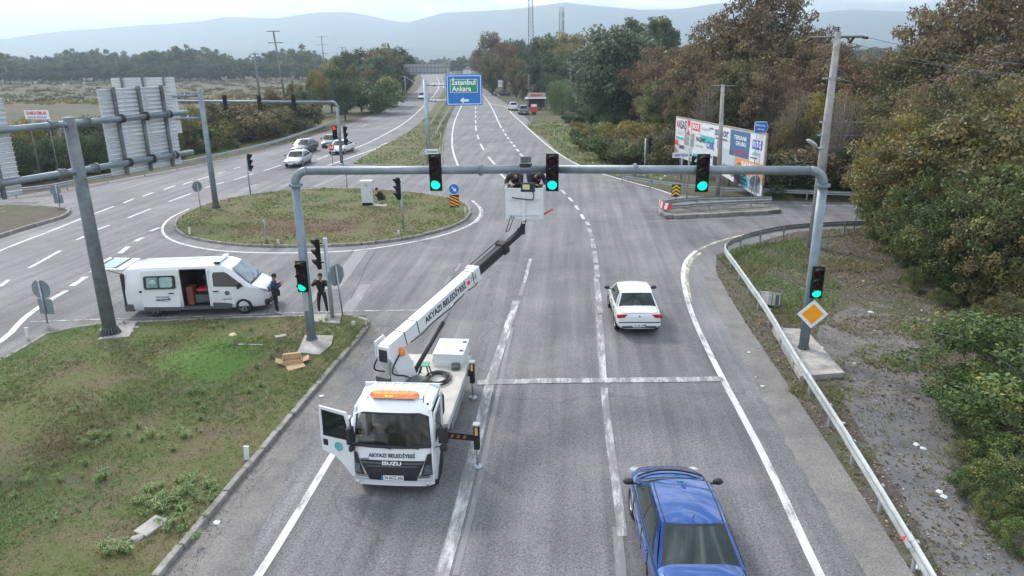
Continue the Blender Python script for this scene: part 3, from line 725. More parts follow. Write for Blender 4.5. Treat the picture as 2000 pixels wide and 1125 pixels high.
for z in (on_plane(150, 240, GP, A1)[1], on_plane(150, 334, GP, A1)[1]):
    mb = MB(); mb.tube((-4.6, 0, z), (s0a, 0, z), .115, .105, 14); mb.build('cross_arm', GALV_B, gan)
    for x in (-.75, .75, -2.9, s0a * .62, s0a * .8):
        mb = MB(); mb.lathe([(.11, -.03), (.18, -.03), (.18, .03), (.11, .03)], c=(x, 0, z), n=14, axis='X', smooth=False); mb.build('flange', OLDPOLE, gan)
    for x in (-.75, .75):
        mb = MB()
        for k in range(8):
            a = k * math.pi / 4; mb.box((x - .14 * (1 if x > 0 else -1), .14 * math.cos(a), z + .14 * math.sin(a)), (.24, .012, .05), rot=Euler((a, 0, 0)))
        mb.build('gusset', OLDPOLE, gan)
def back_panel(label, O, A, s0, s1, z0, z1, ext=None, group='sign panels seen from behind', nposts=3, off=.25, camside=1):
    rz = math.atan2(A.y, A.x); t = thing('overhead_sign', label, 'sign panel', (O.x + A.x * s0, O.y + A.y * s0, z0), rz, group)
    w = s1 - s0; h = z1 - z0; n = int(round(h / .16)); ph = h / n
    key = (round(w, 2), round(ph, 3)); 
    mb = MB(); mb.box((w / 2, 0, ph / 2), (w, .03, ph - .022)); mb.box((w / 2, camside * -.035, ph - .03), (w, .045, .03)); pm = mb.mesh('plank', mat('aluminium_plank', (.58, .61, .63), .5, .3, .1, 1.5, dirt=.25, dirtcol=(.25, .26, .27)))
    for k in range(n):
        o = link('plank', pm, t); o.location = (0, -off * camside * -1 * 0 + random.gauss(0, .003), k * ph)
    for k in range(nposts):
        x = w * (.17 + .66 * k / (nposts - 1))
        mb = MB(); mb.box((x, -camside * .11, h / 2), (.07, .11, h + .1)); mb.box((x, -camside * .17, h / 2), (.12, .02, h + .1)); mb.build('upright', OLDPOLE, t)
    return t
sr0 = on_plane(230, 335, GP, A1)[0]; sr1 = on_plane(366, 318, GP, A1)[0]
zb = on_plane(300, 332, GP, A1)[1]; zt = on_plane(250, 172, GP, A1)[1]
camside = sgn
OFF = NRM * (-sgn) * .32
back_panel('large corrugated sign panel seen from behind, right arm of gantry', GP + OFF, A1, sr0, sr1, zb, zt, camside=camside)
back_panel('corrugated sign panel seen from behind, cut by the picture edge', GP + OFF, A1, -6.2, on_plane(57, 378, GP, A1)[0], zb - .05, zt - .1, camside=camside)
for x in (sr0 + (sr1 - sr0) * f for f in (.17, .5, .83)):
    for z in (on_plane(150, 240, GP, A1)[1], on_plane(150, 334, GP, A1)[1]):
        mb = MB(); mb.lathe([(.12, -.06), (.165, -.06), (.165, .06), (.12, .06)], c=(x, 0, z), n=12, axis='X', smooth=False); mb.build('clamp', BLACKM, gan)

# --- second cantilever behind it
G2 = P(423, 410); A2 = Vector((-.985, -.17, 0))
g2 = thing('sign_cantilever', 'slim grey cantilever sign post standing on the oval island', 'sign gantry', G2, math.atan2(A2.y, A2.x))
mb = MB(); mb.path([(0, 0, .1), (0, 0, 4), (0, 0, 8.3)], [.2, .18, .16], 16); mb.build('pole', GALV_B, g2)
mb = MB(); flange(mb, .2, .1, 14, .36, .36); mb.build('base_flange', OLDPOLE, g2)
for z in (on_plane(370, 187, G2, A2)[1], on_plane(370, 231, G2, A2)[1]):
    mb = MB(); mb.tube((0, 0, z), (6.2, 0, z), .085, .075, 12); mb.build('cross_arm', GALV_B, g2)
    mb = MB(); mb.lathe([(.08, -.05), (.15, -.05), (.15, .05), (.08, .05)], c=(1.0, 0, z), n=12, axis='X', smooth=False); mb.build('flange', GALV_B, g2)
sA, sB = on_plane(342, 200, G2, A2)[0], on_plane(218, 200, G2, A2)[0]
back_panel('pale corrugated sign panel seen from behind, tallest and farthest', G2 + Vector((.05, .3, 0)), A2, sA, sB, on_plane(300, 262, G2, A2)[1], on_plane(290, 151, G2, A2)[1], camside=-1)

# --- far portal with dark signal heads
FR = P(668, 322); FA = (P(345, 190, 6.15) - P(650, 191, 6.15)).normalized(); FL = 21.5
fp = thing('signal_portal', 'thin far portal frame with signal heads over the opposite carriageway', 'signal portal', FR, math.atan2(FA.y, FA.x))
for x in (0, FL):
    mb = MB(); mb.tube((x, 0, 0), (x, 0, 5.7), .17, .13, 14); mb.build('pole', GALV_B, fp)
    mb = MB(); mb.path([(x + (1 if x == 0 else -1) * .5 * (1 - math.cos(a * math.pi / 12)), 0, 5.65 + .5 * math.sin(a * math.pi / 12)) for a in range(7)], .13, 12); mb.build('elbow', GALV_B, fp)
    mb = MB(); mb.lathe([(.17, 0), (.3, 0), (.3, .05), (.17, .2)], c=(x, 0, 0), n=14); mb.build('base_flange', GALV_B, fp)
mb = MB(); mb.tube((.5, 0, 6.15), (FL - .5, 0, 6.15), .125, .125, 12); mb.build('crossbeam', GALV_B, fp)
for px, lab in ((572, 'dark signal head seen from behind, nearest the right end of far portal'), (505, 'dark signal head seen from behind, middle of the far portal'), (438, 'dark signal head seen from behind, beside the grey cantilever post')):
    s, z = on_plane(px, 191, FR, FA); traffic_light(FR + FA * s + Vector((.1, -.2, 6.05)), Vector((-.3, 1, 0)), None, lab, 'signal heads on the far portal', 1.5, .42)

# --- signal posts
def sigpost(bx, by, h, label, face, lit, lz, lab2, dx=0, hh=1.1, pm=GALV, r=.055, group=None, off=None, w=.36):
    b = P(bx, by); b.z = .1
    post('signal_post', label, 'signal post', b, h, r, pm)
    f = Vector(face).normalized()
    traffic_light(b + (off if off is not None else f * .2) + Vector((0, 0, lz)), f, lit, lab2, group, hh, w)
    return b
sigpost(650, 628, 3.35, 'grey signal post beside the man taking a photograph', (-.95, -.25, 0), None, 2.75, 'large unlit signal head facing left above the man taking a photograph', hh=1.28, off=Vector((-.33, -.02, 0)), r=.085, w=.46)
sigpost(788, 453, 3.1, 'slim signal post on the right half of the oval island', (-.8, -.6, 0), None, 2.6, 'signal head with dim red lamp on the right half of the oval island', hh=1.35, off=Vector((-.15, -.2, 0)), r=.07)
sigpost(490, 385, 3.1, 'slim signal post on the left half of the oval island', (.8, .6, 0), None, 2.55, 'signal head seen from behind on the left half of the oval island', hh=1.35, off=Vector((.15, .2, 0)), w=.42)
sigpost(666, 321, 3.6, 'slim signal post at the tip of the long median', (-.1, -1, 0), 0, 3.1, 'red traffic light at the tip of the long median', hh=1.35, off=Vector((-.3, -.2, 0)), w=.5)
sigpost(1340, 402, 5.3, 'grey signal post rising from the triangular guardrail island', (1, -.1, 0), None, 2.8, 'unlit signal head facing right on the triangular island post', hh=1.2, off=Vector((.3, 0, 0)))
sigpost(1258, 345, 3.2, 'grey signal post in the scrub left of the billboard', (1, .2, 0), None, 2.6, 'unlit signal head on the post left of the billboard', hh=1.5, off=Vector((.35, 0, 0)), w=.4)
traffic_light(FR + Vector((.55, 0, 2.9)), Vector((.8, .6, 0)), None, 'tall dark signal head seen edge on beside the white convertible', None, 1.9, .4)

# --- blue direction sign
IP = P(838, 320); 
isg = thing('direction_sign_post', 'tall grey post with two arms holding the blue direction sign', 'sign post', IP)
mb = MB(); mb.path([(0, 0, 0), (0, 0, 4), (0, 0, 8.15)], [.235, .215, .19], 18); mb.build('pole', GALV, isg)
mb = MB(); flange(mb, .235, 0, 12, .42, .4); mb.build('base_flange', GALV, isg)
sy = IP.y
tl, tr, br, bl = [PY(a, b, sy - .25) for a, b in ((870, 144), (941, 146), (941, 207), (870, 205))]
wz = tr.x - tl.x; hz_ = (tl.z + tr.z) / 2 - (bl.z + br.z) / 2
for z in (7.65, 6.15):
    mb = MB(); mb.tube((0, 0, z), (tl.x - IP.x + wz * .8, 0, z), .085, .075, 12); mb.build('arm', GALV, isg)
    mb = MB(); mb.lathe([(.08, -.12), (.17, -.08), (.17, .08), (.08, .12)], c=(.85, 0, z), n=12, axis='X'); mb.build('flange', GALV, isg)
ds = thing('direction_sign', 'square blue sign reading Istanbul Ankara with a white left arrow', 'road sign', (tl.x + wz / 2, sy - .25, (bl.z + br.z) / 2 + hz_ / 2))
mb = MB(); mb.box((0, 0, 0), (wz, .05, hz_), bev=.02); mb.build('panel', BLUE, ds)
mb = MB(); k = .06
for a, b2, w, h in ((0, hz_ / 2 - .14, wz - .28, k), (0, -hz_ / 2 + .14, wz - .28, k), (-wz / 2 + .14, 0, k, hz_ - .28 + k), (wz / 2 - .14, 0, k, hz_ - .28 + k)): mb.box((a, -.029, b2), (w, .006, h) if w > h else (w, .0075, h))
mb.build('border', WHITE_INK, ds)
mb = MB(); mb.box((-.02, -.031, .38), (wz * .76, .008, hz_ * .43)); mb.build('border', WHITE_INK, ds)
mb = MB(); mb.box((-.02, -.037, .38), (wz * .735, .008, hz_ * .405)); mb.build('green_field', GREENS, ds)
text('İstanbul', .68, WHITE_INK, ds, frame((-.02, -.045, .70), (1, 0, 0), (0, 0, 1)), bold=.025, width=wz * .66)
text('Ankara', .68, WHITE_INK, ds, frame((-.24, -.045, .10), (1, 0, 0), (0, 0, 1)), bold=.025, width=wz * .53)
mb = MB(); mb.prism([(-.42, -.98), (-.08, -.68), (-.08, -.87), (.42, -.87), (.42, -1.09), (-.08, -1.09), (-.08, -1.28)], 'Y', -.04, -.03); mb.build('arrow', WHITE_INK, ds)
# place-name arrow
b = P(828, 328)
nb = thing('name_sign', 'small white arrow sign reading Uzunçınar in front of the tall post', 'road sign', b)
wv = PY(824, 296, b.y).x - b.x; we = PY(856, 296, b.y).x - b.x; zc = PY(840, 296, b.y).z; hh = .24
mb = MB(); mb.prism([(wv, zc), (wv + .25, zc + hh), (we, zc + hh), (we, zc - hh), (wv + .25, zc - hh)], 'Y', -.03, 0); mb.build('panel', WHITEP, nb)
mb = MB(); mb.prism([(wv + .08, zc), (wv + .3, zc + hh * .8), (wv + .38, zc + hh * .8), (wv + .2, zc), (wv + .38, zc - hh * .8), (wv + .3, zc - hh * .8)], 'Y', -.037, -.031); mb.build('arrowhead', INK, nb)
text('Uzunçınar', .34, INK, nb, frame(((wv + we) / 2 + .18, -.034, zc), (1, 0, 0), (0, 0, 1)), width=(we - wv) * .70, bold=.02)
for x in (.0, we - .35): mb = MB(); mb.tube((x, .04, 0), (x, .04, zc + .2), .035, n=8); mb.build('pole', GALV, nb)

# --- small signs
def disc(r, y0, y1, n=24): return MB().prism([(r * math.cos(2 * math.pi * k / n), r * math.sin(2 * math.pi * k / n)) for k in range(n)], 'Y', y0, y1)
def sq(w, h, y0, y1): return MB().prism([(-w / 2, -h / 2), (w / 2, -h / 2), (w / 2, h / 2), (-w / 2, h / 2)], 'Y', y0, y1)
def shift(mb, dx=0, dy=0, dz=0): mb.v = [(a + dx, b + dy, c + dz) for a, b, c in mb.v]; return mb
def smallsign(bx, by, label, h, rz=0, z0=.1, r=.035, m=GALV, lean=0):
    b = P(bx, by); b.z = z0
    t = thing('road_sign', label, 'road sign', b, rot=(0, lean, rz)); mb = MB(); mb.tube((0, 0, 0), (0, 0, h), r, n=10); mb.build('pole', m, t); return t
t = smallsign(94, 636, 'round disc over a square plate seen from behind, left edge of the grass', 1.80, R(-8))
shift(disc(.40, .04, .055), dz=1.42).build('disc_plate', SIGNBACK, t); shift(sq(.62, .64, .04, .055), dx=.05, dz=.70).build('square_plate', SIGNBACK, t)
t = smallsign(118, 410, 'round disc over a square plate seen from behind, on the gravel island', 1.6, R(12), .2)
shift(disc(.37, .04, .055), dx=-.1, dz=1.22).build('disc_plate', SIGNBACK, t); shift(sq(.6, .62, .04, .055), dz=.58).build('square_plate', SIGNBACK, t)
t = smallsign(392, 408, 'round sign plate seen from behind near the cantilever post', 1.75, R(55)); shift(disc(.38, .04, .055), dz=1.5).build('disc_plate', SIGNBACK, t)
t = smallsign(670, 622, 'octagonal stop sign seen from behind beside the signal post', 2.15, R(60), .1, lean=R(-4))
mb = MB().prism([(.46 * math.cos(math.pi / 8 + k * math.pi / 4), .46 * math.sin(math.pi / 8 + k * math.pi / 4)) for k in range(8)], 'Y', .04, .055); shift(mb, dz=1.78).build('octagon_plate', SIGNBACK, t)
t = smallsign(650, 322, 'red octagonal stop sign reading DUR at the median tip', 1.95, 0, .08)
mb = MB().prism([(.37 * math.cos(math.pi / 8 + k * math.pi / 4), .37 * math.sin(math.pi / 8 + k * math.pi / 4)) for k in range(8)], 'Y', -.05, -.035); shift(mb, dz=1.65).build('octagon_plate', WHITEP, t)
mb = MB().prism([(.34 * math.cos(math.pi / 8 + k * math.pi / 4), .34 * math.sin(math.pi / 8 + k * math.pi / 4)) for k in range(8)], 'Y', -.06, -.051); shift(mb, dz=1.65).build('red_face', RED, t)
text('DUR', .3, WHITE_INK, t, frame((0, -.064, 1.65), (1, 0, 0), (0, 0, 1)), bold=.03, width=.50)
t = smallsign(521, 480, 'narrow blue sign seen edge on, front of the oval island', 1.35, R(-68)); shift(sq(.5, .62, -.05, -.035), dz=1.05).build('plate', mat('dull_blue', (.12, .18, .23), .6), t)
t = smallsign(889, 424, 'blue arrow disc above a black and orange striped board on island', 1.95, R(-4), .1)
shift(disc(.36, -.05, -.035), dz=1.78).build('white_rim', WHITEP, t); shift(disc(.335, -.058, -.051), dz=1.78).build('blue_disc', BLUE, t)
mb = MB(); mb.prism([(-.035, -.2), (.035, -.2), (.035, .03), (.14, .03), (0, .2), (-.14, .03), (-.035, .03)], 'Y', -.066, -.059)
mb.v = [tuple(Matrix.Rotation(R(135), 3, 'Y') @ Vector(v)) for v in mb.v]; shift(mb, dz=1.78).build('arrow', WHITE_INK, t)
shift(sq(.62, .85, -.05, -.035), dz=.98).build('striped_board', BLACKM, t)
for k in range(4):
    zz = .98 - .38 + k * .21
    a, b2 = max(-.42 + .98, zz + .12), zz
    mb = MB().prism([(-.30, min(zz + .13, 1.39)), (.30, max(zz - .13, .57)), (.30, max(zz - .03, .57)), (-.30, min(zz + .24, 1.39))], 'Y', -.06, -.051); mb.build('stripe', ORANGE, t)
t = smallsign(1318, 409, 'black board with yellow upward chevrons on the triangular island', 1.45, 0, .25)
shift(sq(.60, .84, -.05, -.035), dz=1.05).build('chevron_board', BLACKM, t)
for k in range(3):
    z = .76 + k * .235
    MB().prism([(-.27, z - .08), (0, z + .11), (.27, z - .08), (.27, z + .03), (0, z + .22), (-.27, z + .03)], 'Y', -.06, -.051).build('chevron', YELLOW, t)
for (bx, by, lab, rz, h) in ((1471, 398, 'pale octagonal plate seen from behind in front of the far guardrail', R(10), 1.9), (1668, 452, 'round sign plate seen edge on beside the curved guardrail', R(72), 1.9)):
    t = smallsign(bx, by, lab, h, rz, .05); shift(disc(.42, .04, .055, 8), dz=h - .35).build('plate', SIGNBACK, t)
b = P(1475, 398); t = thing('sign_pole', 'slim bare pole behind the octagonal plate', 'pole', b); mb = MB(); mb.tube((0, 0, 0), (0, 0, 4.4), .035, n=8); mb.build('pole_shaft', GALV, t)
# white delineator posts
for (bx, by, ty, lab) in ((483, 906, 872, 'white delineator plate in the grass beside the long kerb'), (55, 662, 640, 'white delineator plate at the left corner of the grass'), (690, 642, 628, 'pale green delineator stub beside the kerb corner'), (544, 481, 468, 'delineator at the front kerb of the oval, below the brown patch'), (779, 462, 450, 'delineator at the front kerb of the oval, by the signal post'), (909, 420, 406, 'delineator at the right tip of the oval'), (371, 462, 444, 'leaning delineator at the left end of the oval'), (529, 378, 366, 'delineator at the back edge of the oval'), (1082, 268, 255, 'delineator on the right verge before the shrubs'), (1133, 310, 296, 'delineator on the right verge near the signal post'), (1038, 240, 228, 'delineator on the right verge below the kiosk'), (859, 300, 288, 'delineator along the median, near end'), (861, 270, 258, 'delineator along the median, middle'), (741, 211, 203, 'delineator along the far left roadside')):
    b = P(bx, by); b.z = .08; h = PY(bx, ty, b.y).z - .08
    mb = MB(); mb.box((0, 0, h / 2), (.13, .04, h), bev=.01); mb.box((0, -.024, h * .82), (.09, .01, h * .14)); mb.box((0, 0, h), (.135, .05, .02))
    o = mb.build('delineator_post', mat('delineator_white', (.55, .58, .54), .6, 0, .15, 8, dirt=.4), loc=b, rot=(0, random.gauss(0, .06), 0)); tag(o, lab, 'delineator', 'white delineator posts')
# bare pole in front of far carriageway
b = P(678, 368); t = thing('sign_pole', 'slim bare pole behind the left end of the portal beam', 'pole', b); mb = MB(); mb.tube((0, 0, 0), (0, 0, 2.0), .045, n=8); mb.build('pole_shaft', GALV, t)

# --- control cabinet on the island
b = P(719, 405); b.z = .14
t = thing('control_cabinet', 'tall white signal control cabinet standing on the oval island', 'cabinet', b, R(4))
mb = MB(); mb.box((0, 0, .08), (.72, .42, .16)); mb.build('plinth', BLACKM, t)
mb = MB(); mb.box((0, 0, .95), (.76, .46, 1.55), bev=.015); mb.build('body', mat('cabinet_white', (.56, .58, .59), .5, 0, .08, 2, dirt=.25), t)
mb = MB(); mb.box((0, 0, 1.76), (.84, .54, .07), bev=.015); mb.build('roof', WHITEP, t)
mb = MB(); mb.box((-.02, -.236, .95), (.66, .014, 1.42), bev=.004); mb.build('door', mat('cabinet_white2', (.52, .54, .55), .5, 0, .08, 2), t)
mb = MB(); mb.box((.27, -.252, .98), (.035, .02, .16)); mb.build('handle', BLACK, t)
mb = MB()
for k in range(5): mb.box((-.02, -.246, 1.42 + k * .025), (.2, .008, .01))
mb.build('vent', BLACKM, t)
mb = MB(); mb.box((-.01, -.25, .16), (.64, .02, .16)); mb.build('lower_vent', BLACK, t)
mb = MB(); mb.box((0, 0, 0), (1.6, 1.1, .12)); tag(mb.build('concrete_slab', CONC, loc=P(728, 404) + Vector((.25, 0, .10))), 'concrete slab under the white cabinet', 'concrete slab')

# --- guardrails
def guardrail(px, label, zref=.68, n_side=1, gap=2.0, step=4.0, world=None, post_m=RAILM, both=False, loc0=None, m=RAILM):
    pts = world if world else [P(a, b, zref) for a, b in px]
    pts = [Vector((p.x, p.y, 0)) for p in pts]; pts = crom(pts, .6); b0 = pts[0].copy()
    t = thing('guardrail', label, 'guardrail', b0)
    prof = [(0, .44), (.02, .455), (.075, .49), (.075, .525), (.02, .565), (.012, .595), (.02, .625), (.075, .665), (.075, .70), (.02, .735), (0, .75)]
    rs = resample(pts, .8); per = int(step / .8)
    for i in range(0, len(rs) - 1, per):
        seg = rs[i:i + per + 1]; seg = seg[:-1] + [seg[-1] + (seg[-1] - seg[-2]) * .3] if len(seg) > 2 else seg
        if len(seg) < 2: break
        vs, fs = [], []; K = len(prof)
        for j, p in enumerate(seg):
            a = seg[max(j - 1, 0)]; c = seg[min(j + 1, len(seg) - 1)]; d = (c - a).normalized(); nn = Vector((-d.y, d.x, 0)) * n_side
            for thick in (0, .006):
                for (o, z) in prof: q = p - b0 + nn * (o + .06 - thick + (.014 if (i // per) % 2 else 0)); vs.append((q.x, q.y, z))
        for j in range(len(seg) - 1):
            for k in range(K - 1):
                a = j * 2 * K + k; fs.append((a, a + 1, a + 2 * K + 1, a + 2 * K)); a += K; fs.append((a, a + 2 * K, a + 2 * K + 1, a + 1))
        mb = MB(); mb.add(vs, fs, True); mb.build('rail', m, t)
    pr = resample(pts, gap)
    pmb = MB(); pmb.box((0, 0, .36), (.10, .05, .72)); pmb.box((0, .03, .60), (.09, .06, .14)); pm = pmb.mesh('post', post_m)
    for a, c in zip(pr, pr[1:] + [pr[-1] * 2 - pr[-2]]):
        d = (c - a); o = link('post', pm, t); o.location = a - b0; o.rotation_euler = (0, 0, math.atan2(d.y, d.x) + (0 if n_side > 0 else math.pi))
    return t
GR = guardrail([(1990, 1400), (1830, 1125), (1745, 985), (1660, 850), (1575, 720), (1500, 600), (1455, 535), (1424, 494), (1417, 483), (1428, 474), (1465, 459), (1540, 443), (1620, 437), (1720, 434), (1900, 432)], 'long galvanised guardrail bordering the right edge of the near road', .66, n_side=1, gap=2.0)
guardrail([(1216, 343), (1260, 350), (1330, 359), (1420, 367), (1500, 370), (1600, 374), (1690, 378)], 'guardrail on the far side of the exit road below the billboard', .66, n_side=1, gap=3.0)
guardrail([(-260, 372), (0, 371), (80, 364), (165, 349), (365, 314), (520, 280), (600, 255), (662, 233)], 'guardrail along the far edge of the left carriageway before the scrub', .66, n_side=-1, gap=4.0)
guardrail([(849, 262), (862, 235), (880, 208), (888, 190), (880, 168), (868, 152)], 'guardrail on the right side of the long median', .66, n_side=-1, gap=4.0)
guardrail([(841, 242), (856, 218), (868, 200), (873, 184), (868, 165), (862, 152)], 'guardrail on the left side of the long median', .66, n_side=1, gap=4.0)
guardrail([(941, 160), (950, 168), (962, 178), (975, 186)], 'short guardrail on the right verge beyond the dark car', .66, gap=4.0)
# island barrier: two rails closed by a striped nose
ia, ib = P(1292, 413), P(1505, 405)
guardrail(None, 'front guardrail of the triangular island', world=[P(1308, 424) + Vector((0, .5, 0)), P(1400, 418) + Vector((0, .6, 0)), P(1505, 412) + Vector((0, .5, 0))], n_side=-1, gap=3.0)
guardrail(None, 'rear guardrail of the triangular island', world=[P(1292, 416) + Vector((0, .2, 0)), P(1350, 407), P(1500, 404)], n_side=1, gap=3.0)
nc = P(1297, 420); t = thing('barrier_nose', 'rounded red and white striped end cap of the island guardrails', 'barrier end', nc)
a0, a1 = P(1290, 418), P(1308, 428); dd = (a1 - a0).normalized(); nn = Vector((-dd.y, dd.x, 0)); 
wv = (a1 - a0).length + .25
for k in range(7):
    f0, f1 = k / 7, (k + 1) / 7; vs = []
    for z in (.36, .78):
        for f in (f0, f1):
            ff = f + (.08 if z > .5 else 0); x = (ff - .5) * wv; bul = -.25 * (1 - (2 * ff - 1) ** 2)
            for th in (0, .03):
                q = dd * x + nn * (bul + th); vs.append((q.x, q.y, z + .15))
    mb = MB(); mb.add(vs, [(0, 2, 6, 4), (1, 5, 7, 3), (0, 4, 5, 1), (2, 3, 7, 6), (4, 6, 7, 5), (0, 1, 3, 2)]); mb.build('stripe', RED if k % 2 == 0 else WHITEP, t)
mb = MB(); mb.tube((0, 0, 0), (0, 0, .5), .05); mb.build('post', RAILM, t)
# reflectors on the near guardrail
for (px, py) in ((1772, 1052), (1487, 632)):
    c = P(px, py, .72); mb = MB(); mb.prism([(-.05, -.05), (.06, 0), (-.05, .06)], 'Z', 0, .015)
    o = mb.build('reflector', RED, loc=c + Vector((-.06, 0, .02)), rot=(0, R(-60), 0)); tag(o, 'small red triangular reflector on the near guardrail' + (', lower one' if py > 900 else ', upper one'), 'reflector')

# --- billboard
TLb, BLb, TRb, BRb = PY(1321, 227, 66), PY(1318, 300, 66), PY(1497, 269, 50), PY(1488, 366, 50)
O = Vector((TLb.x, TLb.y, 0)); E_ = Vector((TRb.x, TRb.y, 0)); AB = (E_ - O); BW = AB.length; AB.normalize(); bh0, bh1 = 1.35, 4.80
bb = thing('billboard', 'long white sponsor billboard crowded with company logos below the trees', 'billboard', O, math.atan2(AB.y, AB.x))
mb = MB(); mb.box((BW / 2, .04, (bh0 + bh1) / 2), (BW, .06, bh1 - bh0)); mb.build('panel', mat('billboard_white', (.60, .61, .62), .5, 0, .1, .8, dirt=.2, dirtcol=(.4, .4, .4)), bb)
mb = MB(); mb.box((BW / 2, .03, bh1 + .04), (BW + .1, .12, .09)); mb.box((BW + .05, .03, (bh0 + bh1) / 2), (.09, .12, bh1 - bh0 + .1)); mb.build('rim', mat('rusty_rim', (.30, .24, .18), .8, 0, .3, 5), bb)
for x in (BW * .06, BW * .35, BW * .65, BW * .93): mb = MB(); mb.tube((x, .25, 0), (x, .25, bh1 - .3), .13, n=10); mb.build('leg', GALV, bb)
def bcol(n, c): return mat('print_' + n, c, .55, 0, .05, 2)
def bpan(x0, x1, z0, z1, m, y=-.003): mb = MB(); mb.box(((x0 + x1) / 2 * BW, y - .002, bh0 + (bh1 - bh0) * (z0 + z1) / 2), ((x1 - x0) * BW - .04, .012, (bh1 - bh0) * (z1 - z0) - .03)); mb.build('advert', m, bb)
def btx(s, x, z, size, m, w=None, bold=.02): text(s, size, m, bb, frame((x * BW, -.027, bh0 + (bh1 - bh0) * z), (1, 0, 0), (0, 0, 1)), bold=bold, width=w * BW if w else None)
cw = bcol('paper', (.66, .67, .68)); cg = bcol('grey', (.24, .25, .26)); cn = bcol('navy', (.06, .14, .27)); co = bcol('orange', (.70, .30, .12)); ct = bcol('teal', (.05, .42, .42)); cr = bcol('red', (.62, .05, .07)); cc = bcol('cyan', (.10, .45, .65)); cpu = bcol('purple', (.12, .06, .22)); pg = bcol('palegrey', (.45, .5, .53)); ckk = bcol('black', (.03, .03, .035)); cblu = bcol('blue', (.03, .1, .42)); cmg = bcol('plum', (.30, .03, .14))
for i, (x0, x1) in enumerate(((0, .16), (.20, .33), (.335, .50), (.50, .665))): bpan(x0, x1, .70, .985, cw)
btx('ASAŞ', .10, .83, 1.0, ckk, .11); mb = MB(); bpan(.015, .04, .76, .93, cr, -.006)
bpan(.165, .20, .55, .985, cr); btx('14', .183, .78, .6, WHITE_INK)
bpan(.21, .325, .76, .95, cr, -.010); btx('IŞMONT', .267, .855, .55, WHITE_INK, .095)
btx('nesme', .40, .86, .4, pg, .10); btx('tr.makina', .46, .90, .25, ckk, .05); bpan(.335, .50, .55, .70, ct)
btx('subor', .578, .86, .95, cpu, .15); btx('boru sanayi', .58, .72, .25, ckk, .12)
bpan(.67, .86, .42, .97, cn); btx('TERSANE', .77, .82, .4, WHITE_INK, .12); btx('GRUBU', .78, .70, .4, WHITE_INK, .10); btx('ORGANİZE', .78, .53, .3, cr, .12)
bpan(.865, .995, .40, .97, cw, -.004); bpan(.885, .975, .66, .86, cblu, -.007); btx('NTG', .93, .76, .6, WHITE_INK, .07); btx('pharma', .93, .58, .3, ct, .07); bpan(.875, .94, .47, .50, ckk, -.008)
btx('GÜNEŞ', .07, .63, .35, pg, .08); bpan(.01, .12, .46, .53, ct); bpan(.13, .26, .36, .68, cg); btx('PERGE', .195, .58, .4, pg, .09); btx('YAPI', .195, .46, .3, pg, .06)
btx('YAZAKI', .34, .58, .5, ckk, .12); btx('otomotiv', .33, .43, .25, cg, .09)
btx('CNK', .46, .50, .8, cblu, .09); btx('K', .555, .56, .8, cblu, .035)
btx('testo', .10, .30, .6, ckk, .08); bpan(0, .05, .30, .44, cr); bpan(.14, .24, .22, .36, pg); bpan(.24, .33, .05, .22, ct)
bpan(.60, .735, .08, .54, pg); bpan(.74, .995, .08, .42, co); btx('BAHÇE', .87, .31, .5, WHITE_INK, .14); btx('EVLERİ', .87, .18, .5, WHITE_INK, .14)
bpan(.42, .49, .1, .32, cw); bpan(.5, .585, .08, .30, ckk); bpan(.45, .49, .22, .28, cn); btx('ANADOLU', .655, .15, .3, ckk, .09)
bh1_, bh0 = bh1, bh0
# lower strip hanging below the right half
mb = MB(); x0 = BW * .48
mb.prism([(x0, bh0), (BW, bh0 - 1.0), (BW, bh0 - .0), (x0 + .2, bh0 + .0)], 'Y', .0, .05); mb.build('lower_panel', cw, bb)
bpan(.735, .80, -.16, .06, cpu); bpan(.80, .88, -.17, .06, cc); bpan(.885, .985, -.2, .06, cg)
# direction arrow over the billboard
b = P(1472, 382); 
ab = thing('direction_sign', 'blue arrow sign pointing right above the billboard corner', 'road sign', PY(1487, 249, 51)); wv = .48
mb = MB(); mb.prism([(-wv, -.40), (wv * .7, -.40), (wv * 1.05, 0), (wv * .7, .40), (-wv, .40)], 'Y', 0, .03); mb.build('panel', WHITEP, ab)
mb = MB(); mb.prism([(-wv + .04, -.36), (wv * .68, -.36), (wv * .98, 0), (wv * .68, .36), (-wv + .04, .36)], 'Y', -.008, -.002); mb.build('blue_face', BLUE, ab)
text('SAKARYA HAVZA', .16, WHITE_INK, ab, frame((-.06, -.012, .13), (1, 0, -.12), (.12, 0, 1)), width=.66, bold=.03); text('ANA YOLU', .16, WHITE_INK, ab, frame((-.02, -.012, -.14), (1, 0, -.12), (.12, 0, 1)), width=.48, bold=.03)
bz = PY(1487, 249, 51).z
for x in (-.25, .25): mb = MB(); mb.tube((x, .06, -bz), (x, .06, .3), .03, n=8); mb.build('pole', GALV, ab)
# white place sign in front of the billboard
b = P(1330, 352); zc = PY(1330, 303, b.y).z; ws = (PY(1350, 303, b.y).x - PY(1311, 303, b.y).x)
t = thing('name_sign', 'long white name board on two posts in front of the billboard', 'road sign', b)
mb = MB(); mb.box((0, -.03, zc), (ws, .03, .42)); mb.build('panel', WHITEP, t); text('Beldibi Küçücek', .3, cblu, t, frame((-.12, -.05, zc), (1, 0, 0), (0, 0, 1)), width=ws * .68, bold=.03)
mb = MB(); mb.prism([(ws * .4, zc - .1), (ws * .46, zc), (ws * .4, zc + .1), (ws * .34, zc)], 'Y', -.055, -.046); mb.build('arrowhead', INK, t)
for x in (0.0, ws * .38): mb = MB(); mb.tube((x, .03, 0), (x, .03, zc), .06, n=8); mb.build('pole', GALV, t)

